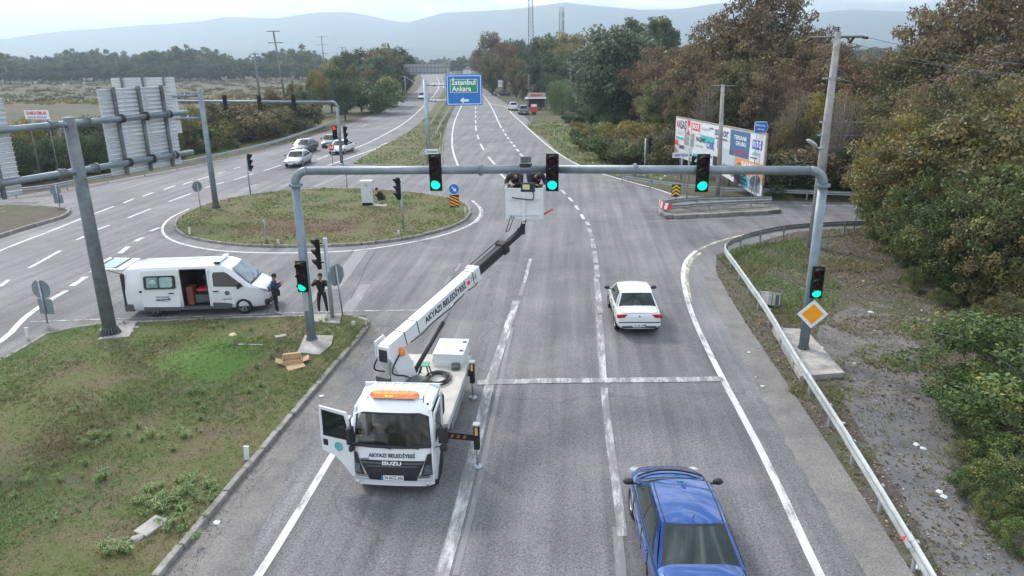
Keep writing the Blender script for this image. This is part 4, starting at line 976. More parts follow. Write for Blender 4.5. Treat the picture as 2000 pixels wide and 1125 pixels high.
# --- big concrete utility pole
up = P(1586, 484); UH = PY(1638, 62, up.y).z
ut = thing('utility_pole', 'tall weathered concrete utility pole behind the right portal leg', 'utility pole', up)
lean = PY(1637, 62, up.y).x - up.x
mb = MB(); mb.path([(0, 0, 0), (lean * .45, 0, UH * .5), (lean, 0, UH)], [.27, .22, .15], 14); mb.build('shaft', CONCP, ut)
ax = Vector((.97, -.26, 0)); 
def upx(z): return Vector((lean * z / UH, 0, z))
wood = mat('weathered_crossarm', (.14, .13, .12), .8, 0, .3, 6)
mb = MB(); mb.tube(upx(UH - .25) - ax * 1.25, upx(UH - .25) + ax * 1.15, .06, n=8); mb.build('crossarm', wood, ut)
INSUL = mat('brown_insulator', (.035, .02, .018), .25)
def insul(c, d, n=4, r=.085):
    mb = MB(); d = Vector(d).normalized(); M = Vector((0, 0, 1)).rotation_difference(d).to_matrix()
    prof = []
    for k in range(n): prof += [(.03, k * .09), (r, k * .09 + .02), (r * .9, k * .09 + .05), (.03, k * .09 + .06)]
    mb.lathe(prof + [(.0, n * .09)], c=c, n=10, M=M); mb.build('insulator', INSUL, ut)
insul(upx(UH) + Vector((0, 0, -.02)), (0, 0, 1), 3, .1)
for s, dv in ((-1.25, (-.8, -.2, -.6)), (-.75, (-.5, -.4, -.6)), (-.3, (-.5, -.3, -.5)), (.45, (.5, -.2, -.7)), (1.15, (.9, .3, -.1)), (.75, (-.5, -.2, -.6))): insul(upx(UH - .28) + ax * s, dv, 4, .075)
mb = MB(); mb.box(upx(UH * .80) + Vector((-.1, -.1, 0)), (.85, .12, .09)); mb.build('crossarm', CONCP, ut)
insul(upx(UH * .80) + Vector((.4, 0, -.1)), (.9, .1, -.2), 6, .07); insul(upx(UH * .84) + Vector((.3, 0, 0)), (0, 0, -1), 3, .08)
for f in (.545, .605):
    mb = MB(); mb.box(upx(UH * f) + Vector((-.2, -.1, 0)), (.5, .06, .06)); mb.build('bracket', GALV, ut)
lz = UH * .485
mb = MB(); mb.path([upx(lz) , upx(lz) + Vector((-.35, -.2, -.05)), upx(lz) + Vector((-.55, -.3, .12))], .03, 8); mb.box(upx(lz) + Vector((-.1, -.05, 0)), (.5, .3, .05)); mb.build('lamp_bracket', GALV, ut)
lm = MB(); lm.sphere((0, 0, 0), (.42, .15, .10), 14, 8); lampm = lm.build('lamp_head', mat('lamp_shell', (.52, .52, .49), .5), ut, loc=upx(lz) + Vector((-.85, -.45, .32)), rot=(0, R(28), R(20)))
# wires
def wire(a, b, sag, label, r=.014, group='overhead wires'):
    a, b = Vector(a), Vector(b); pts = []
    for k in range(25):
        t = k / 24; p = a.lerp(b, t); p.z -= sag * 4 * t * (1 - t); pts.append(p)
    mb = MB(); mb.path(pts, r, 5, False); o = mb.build('power_wire', mat('wire_grey', (.16, .16, .165), .5, .3), off=a, loc=a); return tag(o, label, 'wire', group)
UT = lambda z, s=0: up + upx(z) + ax * s
for i, (z, s, ey, ex, lab) in enumerate(((UH - .3, 1.4, 105, 2300, 'power wire leaving the right end of the pole crossarm'), (UH - .55, -.8, 125, 2300, 'power wire passing under the pole crossarm'), (UH - .5, .5, 142, 2300, 'lowest power wire from the pole crossarm'))):
    wire(UT(z, s), PY(ex, ey + 30, 36), .5, lab)
for i, (f, ey, lab) in enumerate(((.605, 212, 'upper service cable crossing the brown trees'), (.545, 240, 'middle service cable crossing the brown trees'), (.49, 262, 'lower service cable crossing the brown trees'))):
    wire(UT(UH * f), PY(2300, ey, 42), .35, lab, .017)

# second concrete pole by the billboard
p2 = P(1402, 382); h2 = PY(1412, 165, p2.y).z; t = thing('utility_pole', 'slimmer concrete pole with crossarm standing in front of the billboard', 'utility pole', p2)
dx = PY(1412, 165, p2.y).x - p2.x
mb = MB(); mb.path([(0, 0, 0), (dx, 0, h2)], [.2, .13], 12); mb.build('shaft', CONCP, t)
mb = MB(); mb.tube((dx - 1.05, 0, h2 - .1), (dx + 1.05, 0, h2 - .1), .05, n=8); mb.build('crossarm', wood, t)
for s in (-1.0, 0, 1.0):
    mb = MB(); mb.lathe([(.03, 0), (.1, .05), (.1, .1), (.04, .14), (.09, .2), (0, .26)], c=(dx + s, 0, h2 - .06), n=10); mb.build('insulator', INSUL, t)
# far posts and masts
def farpole(px, by, ty, Y, arms, label, r=.15, name='power_pole', lean=0, two=False):
    b = P(px, by) if Y is None else Vector((PY(px, by, Y).x, Y, 0)); h = PY(px, ty, b.y).z
    t = thing(name, label, 'power pole', b, group=None)
    mb = MB(); mb.path([(0, 0, 0), (lean, 0, h)], [r * 1.4, r], 8)
    if two: mb.path([(.9, 0, 0), (lean, 0, h * .8)], [r * 1.2, r * .8], 8)
    mb.build('shaft', OLDPOLE, t)
    for f, w in arms: mb = MB(); mb.tube((lean * f - w, 0, h * f), (lean * f + w, 0, h * f), r * .55, n=6); mb.build('crossarm', OLDPOLE, t)
    return t
farpole(556, 170, 60, 150, [(.995, 1.3), (.86, 1.5), (.72, 1.2)], 'tall concrete power pole with three crossarms beyond the scrub', .17, lean=-1.1)
farpole(505, 170, 103, 165, [(.98, .9), (.92, .9), (.86, .9), (.8, .8)], 'dark pole bristling with insulators left of the tallest pole', .2)
farpole(633, 130, 70, 420, [(.98, 3), (.8, 3.4), (.6, 3.0)], 'distant twin-legged power pylon above the trees', .22, two=True)
farpole(671, 130, 91, 330, [(.97, 1.8)], 'thin distant power pole with one crossarm', .16)
farpole(699, 135, 98, 330, [(.97, 1.4), (.92, 1.4)], 'thin distant power pole nearest the roadside trees', .14)
farpole(1113, 200, 119, 150, [(.97, .8)], 'slim pole behind the willow tree', .09)
farpole(1033, 200, 145, 160, [(.98, .3)], 'slim pole left of the kiosk', .07)
def mast(px, by, ty, Y, w0, w1, label, bands):
    b = Vector((PY(px, by, Y).x, Y, 0)); h = PY(px, ty, Y).z; t = thing('lattice_mast', label, 'radio mast', b)
    n = 22; mb = MB()
    for k in range(n):
        z0, z1 = h * k / n, h * (k + 1) / n; a0 = w0 + (w1 - w0) * k / n; a1 = w0 + (w1 - w0) * (k + 1) / n
        for sx, sy in ((-1, -1), (1, -1), (1, 1), (-1, 1)):
            mb.tube((sx * a0, sy * a0, z0), (sx * a1, sy * a1, z1), .10, n=4, caps=False)
        for q in (((-a0, -a0, z0), (a1, -a1, z1)), ((a0, -a0, z0), (-a1, -a1, z1)), ((-a1, -a1, z1), (a1, -a1, z1)), ((-a0, a0, z0), (a1, a1, z1))): mb.tube(*q, .05, n=4, caps=False)
    mb.build('lattice', BLACKM if not bands else GALV_B, t)['kind'] = 'stuff'
    for f in (.9, .8, .72) if bands else (.97,):
        mb = MB()
        for k in range(5): a = k * 1.26; mb.box((1.1 * math.cos(a), 1.1 * math.sin(a), h * f), (.3, .3, 2.2))
        mb.build('antenna', GALV, t)
    return t
mast(1037, 120, -25, 330, 1.3, .8, 'tall lattice radio mast cut by the top of the picture', False)
mast(1096, 120, 14, 330, 1.0, .7, 'shorter lattice radio mast with antennas near its top', True)
# far overhead sign seen from behind
fgY = 208; a, b2 = PY(791, 190, fgY), PY(874, 190, fgY); z0, z1 = PY(830, 145, fgY).z, PY(830, 125, fgY).z; w = PY(874, 135, fgY).x - PY(789, 135, fgY).x
t = thing('overhead_sign', 'wide grey overhead sign seen from behind across the far carriageway', 'overhead sign', (PY(789, 135, fgY).x, fgY, 0))
mb = MB()
mb.box((w / 2, 0, (z0 + z1) / 2), (w, .1, z1 - z0)); mb.build('panel', mat('aluminium_far', (.36, .38, .40), .6, .3), t)
for k in range(12): mb = MB(); mb.box((w * (k + .5) / 12, -.12, (z0 + z1) / 2), (.1, .12, z1 - z0 + .4)); mb.build('upright', OLDPOLE, t)
for z in (z0 + .5, z1 - .9): mb = MB(); mb.box((w / 2, -.2, z), (w + .5, .1, .12)); mb.build('beam', OLDPOLE, t)
for x in (0, w + .4): mb = MB(); mb.tube((x, 0, 0), (x, 0, z1), .16, n=8); mb.build('leg', GALV_B, t)
# far double street lamp
b = PY(793, 193, 190); b.z = 0; t = thing('street_lamp', 'thin street lamp with a long arm over the far carriageway', 'street lamp', b)
mb = MB(); mb.tube((0, 0, 0), (0, 0, 6), .08, n=8); mb.build('pole', GALV, t); mb = MB(); mb.path([(-1, 0, 6.1), (0, 0, 6), (3, -3, 4.4), (4, -4, 3.6)], .05, 6); mb.build('arm', GALV, t)
# estate agent banner
c = PY(72, 224, 62); t = thing('banner_sign', 'small white banner reading DAMLA EMLAK in the left scrub', 'banner', Vector((c.x, c.y, 0)), R(-8))
wv = PY(98, 224, 62).x - PY(46, 224, 62).x
mb = MB(); mb.box((0, 0, c.z), (wv, .03, .72)); mb.build('panel', WHITEP, t)
text('DAMLA EMLAK', .4, RED, t, frame((0, -.03, c.z + .12), (1, 0, 0), (0, 0, 1)), width=wv * .86, bold=.03); text('SATILIK KİRALIK', .2, cblu, t, frame((0, -.03, c.z - .22), (1, 0, 0), (0, 0, 1)), width=wv * .8, bold=.02)
for x in (-wv * .4, wv * .4): mb = MB(); mb.tube((x, .04, 0), (x, .04, c.z + .3), .04, n=6); mb.build('leg', OLDPOLE, t)
# ------------------------------------------------------------------ vegetation
def leaf_mat(name, stops, trans=.28):
    m = bpy.data.materials.new(name); m.use_nodes = True; n = m.node_tree; n.nodes.clear(); L = n.links.new
    o = n.nodes.new('ShaderNodeOutputMaterial')
    at = N(n, 'ShaderNodeAttribute'); at.attribute_name = 'tint'
    oi = N(n, 'ShaderNodeObjectInfo')
    ma = N(n, 'ShaderNodeMath', operation='MULTIPLY_ADD'); L(oi.outputs['Random'], ma.inputs[0]); ma.inputs[1].default_value = .22
    sb = N(n, 'ShaderNodeMath', operation='SUBTRACT'); L(at.outputs['Fac'], sb.inputs[0]); sb.inputs[1].default_value = .11; L(sb.outputs[0], ma.inputs[2])
    c = ramp(n, stops, ma.outputs[0])
    d = N(n, 'ShaderNodeBsdfPrincipled'); d.inputs['Roughness'].default_value = .55; d.inputs['Specular IOR Level'].default_value = .35; L(c, d.inputs['Base Color'])
    t = N(n, 'ShaderNodeBsdfTranslucent'); L(c, t.inputs['Color'])
    mx = N(n, 'ShaderNodeMixShader', Fac=trans); L(d.outputs[0], mx.inputs[1]); L(t.outputs[0], mx.inputs[2]); L(mx.outputs[0], o.inputs['Surface'])
    return m
LM = {
 'dark': leaf_mat('dark_green_leaves', [(0, (.030, .052, .026)), (.5, (.060, .092, .042)), (.85, (.105, .135, .058)), (1, (.16, .16, .07))]),
 'mid': leaf_mat('mid_green_leaves', [(0, (.040, .066, .022)), (.4, (.080, .115, .036)), (.8, (.15, .175, .055)), (1, (.26, .24, .08))]),
 'olive': leaf_mat('olive_leaves', [(0, (.055, .060, .028)), (.4, (.115, .112, .045)), (.75, (.19, .165, .065)), (1, (.28, .19, .08))]),
 'brown': leaf_mat('autumn_brown_leaves', [(0, (.075, .058, .036)), (.35, (.155, .112, .062)), (.65, (.21, .155, .080)), (.85, (.17, .165, .065)), (1, (.31, .21, .10))]),
 'yellow': leaf_mat('yellowing_leaves', [(0, (.095, .10, .028)), (.45, (.18, .17, .045)), (.8, (.29, .23, .06)), (1, (.36, .25, .07))]),
 'rust': leaf_mat('rust_leaves', [(0, (.11, .074, .046)), (.5, (.21, .138, .078)), (.8, (.25, .17, .09)), (1, (.20, .18, .08))]),
 'grey': leaf_mat('grey_green_leaves', [(0, (.070, .092, .060)), (.5, (.13, .16, .098)), (1, (.20, .23, .14))]),
 'willow': leaf_mat('willow_leaves', [(0, (.09, .13, .055)), (.5, (.15, .20, .085)), (1, (.22, .27, .12))], .4),
 'poplar': leaf_mat('poplar_leaves', [(0, (.06, .09, .035)), (.5, (.12, .165, .065)), (1, (.22, .24, .10))], .4),
 'fresh': leaf_mat('fresh_green_leaves', [(0, (.040, .075, .020)), (.5, (.085, .140, .038)), (.8, (.16, .22, .055)), (1, (.30, .28, .08))]),
}
BARK = mat('bark', (.10, .085, .07), .95, 0, .3, 5.0, .6, 20, coords='World')
BARKP = mat('pale_bark', (.21, .19, .165), .95, 0, .3, 5.0, .5, 20, coords='World')
def leaves_mesh(name, C, Cn, leaf, tint, m, aspect=.62, seed=0, droop=0.0):
    # C: leaf centres (n,3); Cn: outward directions; folded two-triangle leaves
    rg = np.random.RandomState(seed); n = len(C)
    nr = Cn + rg.normal(0, .75, (n, 3)); nr[:, 2] += .25; nr /= np.linalg.norm(nr, axis=1)[:, None] + 1e-9
    a = np.cross(nr, rg.normal(0, 1, (n, 3))); 
    if droop: a = a * (1 - droop); a[:, 2] -= droop
    a /= np.linalg.norm(a, axis=1)[:, None] + 1e-9
    b = np.cross(nr, a); b /= np.linalg.norm(b, axis=1)[:, None] + 1e-9
    s = leaf * rg.uniform(.55, 1.3, n)[:, None]
    p0 = C - a * s * .5; p2 = C + a * s * .5 - nr * s * .12; p1 = C + b * s * aspect * .5 + nr * s * .06; p3 = C - b * s * aspect * .5 + nr * s * .06
    V = np.stack([p0, p1, p2, p3], 1).reshape(-1, 3).astype(np.float32)
    me = bpy.data.meshes.new(name); me.vertices.add(4 * n); me.vertices.foreach_set('co', V.ravel())
    me.loops.add(4 * n); me.loops.foreach_set('vertex_index', np.arange(4 * n, dtype=np.int32))
    me.polygons.add(n); me.polygons.foreach_set('loop_start', np.arange(0, 4 * n, 4, dtype=np.int32)); me.polygons.foreach_set('loop_total', np.full(n, 4, dtype=np.int32))
    me.update(calc_edges=True)
    at = me.attributes.new('tint', 'FLOAT', 'FACE'); at.data.foreach_set('value', np.clip(tint, 0, 1).astype(np.float32))
    me.materials.append(m); return me
def crown_cloud(seed, H, Rr, n, ncl, z0=.25, shape='round', cr=(.20, .36), tv=.20):
    rg = np.random.RandomState(seed); cl = []
    k = 0
    while len(cl) < ncl and k < 20000:
        k += 1
        p = rg.uniform(-1, 1, 3); q = np.linalg.norm(p)
        if q > rg.uniform(.8, 1.12) or q < .35: continue
        if shape == 'round': rad = 1 - max(0, -p[2]) * .25
        elif shape == 'cone': rad = (1 - (p[2] + 1) / 2) * .9 + .18
        elif shape == 'poplar': rad = .92 - .35 * max(0, p[2])
        elif shape == 'bush': rad = 1.0
        else: rad = 1
        z = (p[2] + 1) / 2
        cl.append((p[0] * Rr * rad, p[1] * Rr * rad, H * (z0 + (1 - z0) * z * .93), Rr * rg.uniform(*cr) * (1.0 if shape != 'poplar' else 1.2)))
    cl = np.array(cl); cnt = np.maximum(1, (cl[:, 3] ** 2 / (cl[:, 3] ** 2).sum() * n).astype(int))
    Cs, Ns, Ts = [], [], []
    for (x, y, z, r), c in zip(cl, cnt):
        d = rg.normal(0, 1, (c, 3)); d /= np.linalg.norm(d, axis=1)[:, None]; rr = r * (rg.uniform(.25, 1.0, c) ** .5)[:, None]
        pts = np.array([x, y, z]) + d * rr * np.array([1.15, 1.15, .8]) * (1 + rg.normal(0, .12, (c, 1)))
        Cs.append(pts); Ns.append(d); Ts.append(np.clip(rg.normal(.48, tv) + rg.normal(0, .15, c), 0, 1))
    return np.concatenate(Cs), np.concatenate(Ns), np.concatenate(Ts), cl
def trunk_mesh(name, H, Rr, cl, m, r=.2, nl=9, seed=0, z0=.25):
    rg = random.Random(seed); mb = MB(); top = H * .78
    sp = [(0, 0, -.1), (rg.uniform(-.1, .1), rg.uniform(-.1, .1), H * .25), (rg.uniform(-.25, .25), rg.uniform(-.25, .25), H * .5), (0, 0, top)]
    mb.path(sp, [r * 1.25, r, r * .7, r * .25], 8)
    idx = list(range(len(cl))); rg.shuffle(idx)
    for i in idx[:nl]:
        x, y, z, q = cl[i]; s = H * rg.uniform(z0 * .6, .5)
        mb.path([(0, 0, min(s, z * .8)), (x * .45, y * .45, (s + z) / 2 + .2), (x, y, z)], [r * .45, r * .25, r * .08], 5, False)
    return mb.mesh(name, m)
PROTO = {}
def proto(key, H, Rr, n, ncl, leaf, m, z0=.25, shape='round', seed=1, bark=BARK, r=.2, droop=0, nl=9, cr=(.20, .36), tv=.20):
    C, Nn, T, cl = crown_cloud(seed, H, Rr, n, ncl, z0, shape, cr, tv)
    if droop:
        # hanging strands
        rg = np.random.RandomState(seed + 5); L = rg.uniform(0, 1, len(C)) ** 1.3 * H * .55; C = C.copy(); C[:, 2] = np.maximum(.4, C[:, 2] - L); rad = np.linalg.norm(C[:, :2], axis=1)
    PROTO[key] = (leaves_mesh('crown', C, Nn, leaf, T, LM[m], seed=seed, droop=droop), trunk_mesh('trunk', H, Rr, cl, bark, r, nl, seed, z0), H, Rr)
proto('far1', 20, 8, 4200, 46, 1.25, 'dark', .12, seed=11, r=.35); proto('far2', 20, 7, 4200, 40, 1.25, 'dark', .1, seed=12, r=.35); proto('far3', 20, 8, 4200, 46, 1.2, 'mid', .12, seed=13, r=.35)
for i, m in enumerate(('dark', 'mid', 'olive', 'brown', 'yellow', 'rust', 'grey')): proto('m_' + m, 12, 4.6, 9500, 70, .46, m, .14, seed=21 + i, r=.24)
proto('poplar', 18, 2.4, 9000, 110, .44, 'poplar', .15, 'poplar', seed=41, r=.22)
proto('willow', 9, 4.6, 12000, 60, .30, 'willow', .45, seed=42, r=.3, droop=.75)
for i, m in enumerate(('dark', 'olive', 'brown', 'rust', 'mid', 'yellow')): proto('n_' + m, 11, 4.4, 24000, 190, .25, m, .06, seed=51 + i, r=.2, nl=90, bark=BARKP, cr=(.10, .23), tv=.25)
for i, m in enumerate(('brown', 'rust')): proto('s_' + m, 12, 4.3, 11000, 170, .27, m, .2, seed=61 + i, r=.17, nl=120, bark=BARK, cr=(.09, .2), tv=.2)
for i, m in enumerate(('olive', 'mid', 'yellow', 'dark', 'brown', 'grey')): proto('b_' + m, 3.2, 2.3, 6500, 34, .21, m, .02, 'bush', seed=71 + i, r=.06, nl=10)
proto('w_fresh', 2.6, 1.7, 10000, 80, .088, 'fresh', .03, 'bush', seed=81, r=.03, nl=30, bark=BARKP, cr=(.12, .24), tv=.24); proto('w_dark', 3.0, 1.9, 10500, 80, .092, 'mid', .03, 'bush', seed=82, r=.03, nl=30, cr=(.12, .24), tv=.24)
proto('w_tree', 9, 3.8, 22000, 230, .20, 'mid', .03, seed=83, r=.14, nl=70, bark=BARKP, cr=(.08, .20), tv=.24); proto('w_olive', 9, 3.8, 22000, 230, .20, 'olive', .03, seed=84, r=.14, nl=70, bark=BARKP, cr=(.08, .20), tv=.24)
proto('bare', 11, 3.6, 1500, 200, .2, 'rust', .12, seed=99, r=.16, nl=190, bark=BARKP, cr=(.08, .2))
proto('w_yel', 9, 3.8, 20000, 230, .20, 'yellow', .03, seed=85, r=.14, nl=70, bark=BARKP, cr=(.08, .20), tv=.24)
ORD = 'first second third fourth fifth sixth seventh eighth ninth tenth eleventh twelfth thirteenth fourteenth fifteenth sixteenth'.split()
for i, m in enumerate(('dark', 'olive', 'yellow', 'mid')): proto('d_' + m, 8, 4.4, 11000, 66, .30, m, .0, 'bush', seed=91 + i, r=.12, nl=14)
proto('w_tall', 5.2, 2.5, 17000, 130, .12, 'fresh', .02, 'bush', seed=97, r=.05, nl=50, bark=BARKP, cr=(.10, .22), tv=.24)
proto('w_tallg', 5.2, 2.5, 17000, 130, .12, 'mid', .02, 'bush', seed=98, r=.05, nl=50, bark=BARKP, cr=(.10, .22), tv=.24)
def plant(key, x, y, h, wf=1.0, label='', cat='tree', name='tree', group=None, rz=None):
    cm, tm, H, Rr = PROTO[key]; k = h / H
    t = thing(name, label, cat, (x, y, 0), random.uniform(0, 6.28) if rz is None else rz, group)
    t.scale = (k * wf, k * wf, k)
    link('crown' if cat == 'tree' else 'foliage', cm, t); link('trunk' if cat == 'tree' else 'stem', tm, t)
    return t
def tp(px, topy, Y, key, wf, label, cat='tree', name='tree', group=None):
    p = PY(px, topy, Y); return plant(key, p.x, Y, max(.8, p.z * (1.07 if cat == 'tree' else 1.0)), wf, label, cat, name, group)

# far dark wood across the pasture (each tree its own, told apart only as a row)
ROWF = 'dark trees in the far row behind the pasture'
x = -60
while x < 640:
    top = 104 + 7 * math.sin(x * .031) + random.uniform(-8, 6) + (6 if x < 100 else 0)
    tp(x, top, random.uniform(430, 500), random.choice(['far1', 'far2', 'far1', 'far3']), random.uniform(.85, 1.15), 'dark far tree in the long row behind the open pasture', group=ROWF)
    x += random.uniform(11, 19)
x = -60
while x < 640:
    tp(x, 122 + random.uniform(-5, 5), random.uniform(395, 425), random.choice(['far1', 'far2']), random.uniform(.9, 1.2), 'dark far tree in the long row behind the open pasture', group=ROWF)
    x += random.uniform(16, 26)
ROWG = 'hazy trees beyond the end of the highway'
for i in range(46):
    px = 560 + i * 11 + random.uniform(-4, 4); tp(px, 117 + random.uniform(-7, 4) - (px - 800) * .01, random.uniform(560, 900), random.choice(['far1', 'far2', 'far3']), random.uniform(1, 1.3), 'hazy low tree on the horizon beyond the end of the highway', group=ROWG)
for i in range(26):
    px = 1300 + i * 30 + random.uniform(-8, 8); tp(px, 92 + random.uniform(-4, 4) - (px - 1700) * .012, random.uniform(420, 600), random.choice(['far1', 'far2', 'far3']), 1.4, 'hazy tree on the right horizon glimpsed behind the autumn trees', group='hazy trees on the right horizon')

# trees left of the highway
LT = 'trees along the left side of the highway'
for px, ty, Y, k, w, lab in ((640, 122, 150, 'm_mid', .8, 'green tree leftmost of the clump by the far left roadside'), (618, 140, 140, 'm_yellow', .7, 'yellow tinted tree at the left end of the roadside clump'), (672, 100, 190, 'm_dark', .7, 'dark slim tree behind the left roadside clump'), (668, 150, 130, 'm_dark', .8, 'dark green tree low in the left roadside clump'), (700, 128, 150, 'm_olive', .8, 'olive tree in the middle of the left roadside clump'), (712, 95, 210, 'm_dark', .9, 'dark spreading tree behind the olive ones, left roadside'), (730, 112, 165, 'm_grey', .9, 'grey green tree in the middle of the left roadside clump'), (745, 88, 200, 'm_olive', .9, 'tallest olive tree of the left roadside clump'), (765, 92, 210, 'm_dark', .9, 'dark tree right of the tallest olive, left roadside'), (782, 100, 225, 'm_dark', .8, 'dark tree nearest the overhead sign'), (790, 112, 235, 'm_olive', .8, 'small olive tree behind the overhead sign'), (752, 128, 170, 'm_dark', .8, 'low dark tree above the roadside bank, left side'), (722, 150, 145, 'b_mid', 1.1, 'rounded green tree at the foot of the left roadside clump')):
    tp(px, ty, Y, k, w, lab, group=LT)
LS = 'scrub bushes beyond the left guardrail'
scr = [(385, 210, 76, 'b_yellow', 1), (410, 195, 84, 'm_olive', .6), (445, 205, 82, 'b_olive', 1.2), (470, 190, 92, 'b_brown', 1.2), (500, 200, 90, 'b_olive', 1.1), (530, 178, 105, 'm_brown', .6), (560, 190, 104, 'b_olive', 1.2), (590, 200, 104, 'b_mid', 1), (430, 245, 72, 'b_grey', 1), (480, 240, 80, 'b_mid', 1), (400, 262, 68, 'b_olive', 1), (515, 238, 88, 'b_brown', .9), (545, 222, 96, 'b_olive', 1), (380, 232, 70, 'b_mid', 1.1), (455, 270, 74, 'b_grey', .9), (575, 228, 100, 'b_dark', 1), (600, 175, 120, 'm_dark', .6), (575, 160, 135, 'm_olive', .6),
       (40, 225, 62, 'm_yellow', .5), (90, 232, 60, 'm_olive', .6), (150, 220, 62, 'm_dark', .7), (200, 222, 62, 'm_dark', .7), (20, 262, 55, 'm_dark', .7), (75, 262, 53, 'm_dark', .8), (130, 255, 53, 'm_dark', .8), (180, 252, 54, 'm_dark', .8), (235, 230, 60, 'm_olive', .7), (290, 225, 62, 'm_dark', .7), (340, 215, 66, 'm_yellow', .6), (330, 250, 62, 'm_dark', .7), (-30, 240, 56, 'm_dark', .8), (370, 200, 76, 'm_yellow', .5), (-80, 230, 58, 'm_dark', .8), (270, 262, 58, 'm_dark', .7)]
EDG = ([-200, 0, 165, 365, 520, 600, 700, 800], [P(-200, 385).y, P(0, 381).y, P(165, 358).y, P(365, 322).y, P(520, 286).y, P(600, 262).y, P(700, 225).y, P(800, 190).y])
scr += [(x, 300 - max(0, x - 380) * .12 + random.uniform(-12, 8), 0, random.choice(['d_dark', 'd_olive', 'd_dark', 'b_grey' if x > 380 else 'd_dark']), .8) for x in range(-60, 400, 26)]
scr.sort(); cnt = {}
for px, ty, Y, k, w in scr:
    if k[0] == 'm' and px < 380: k = 'd_' + {'dark': 'dark', 'yellow': 'yellow', 'olive': 'olive'}[k[2:]]
    Y = max(Y, float(np.interp(px, *EDG)) + 4.5 + random.uniform(0, 3) + (6 if ty < 250 else 0))
    kind = {'b': 'bush', 'm': 'tree', 'd': 'bush'}[k[0]]
    colr = {'yellow': 'yellowing', 'olive': 'olive', 'brown': 'brown', 'mid': 'green', 'grey': 'grey green', 'dark': 'dark green'}[k.split('_')[1]]
    where = 'behind the gantry' if px < 380 else 'by the road bend'
    key = (colr, kind, where); cnt[key] = cnt.get(key, -1) + 1
    tp(px, ty, Y, k, w, '%s %s from the left in the tangled scrub %s' % (ORD[min(cnt[key], 15)], colr + ' ' + kind, where), kind, kind if kind == 'tree' else 'bush', group='%s %s in the scrub %s' % (colr, {'bush': 'bushes', 'tree': 'trees'}[kind], where))

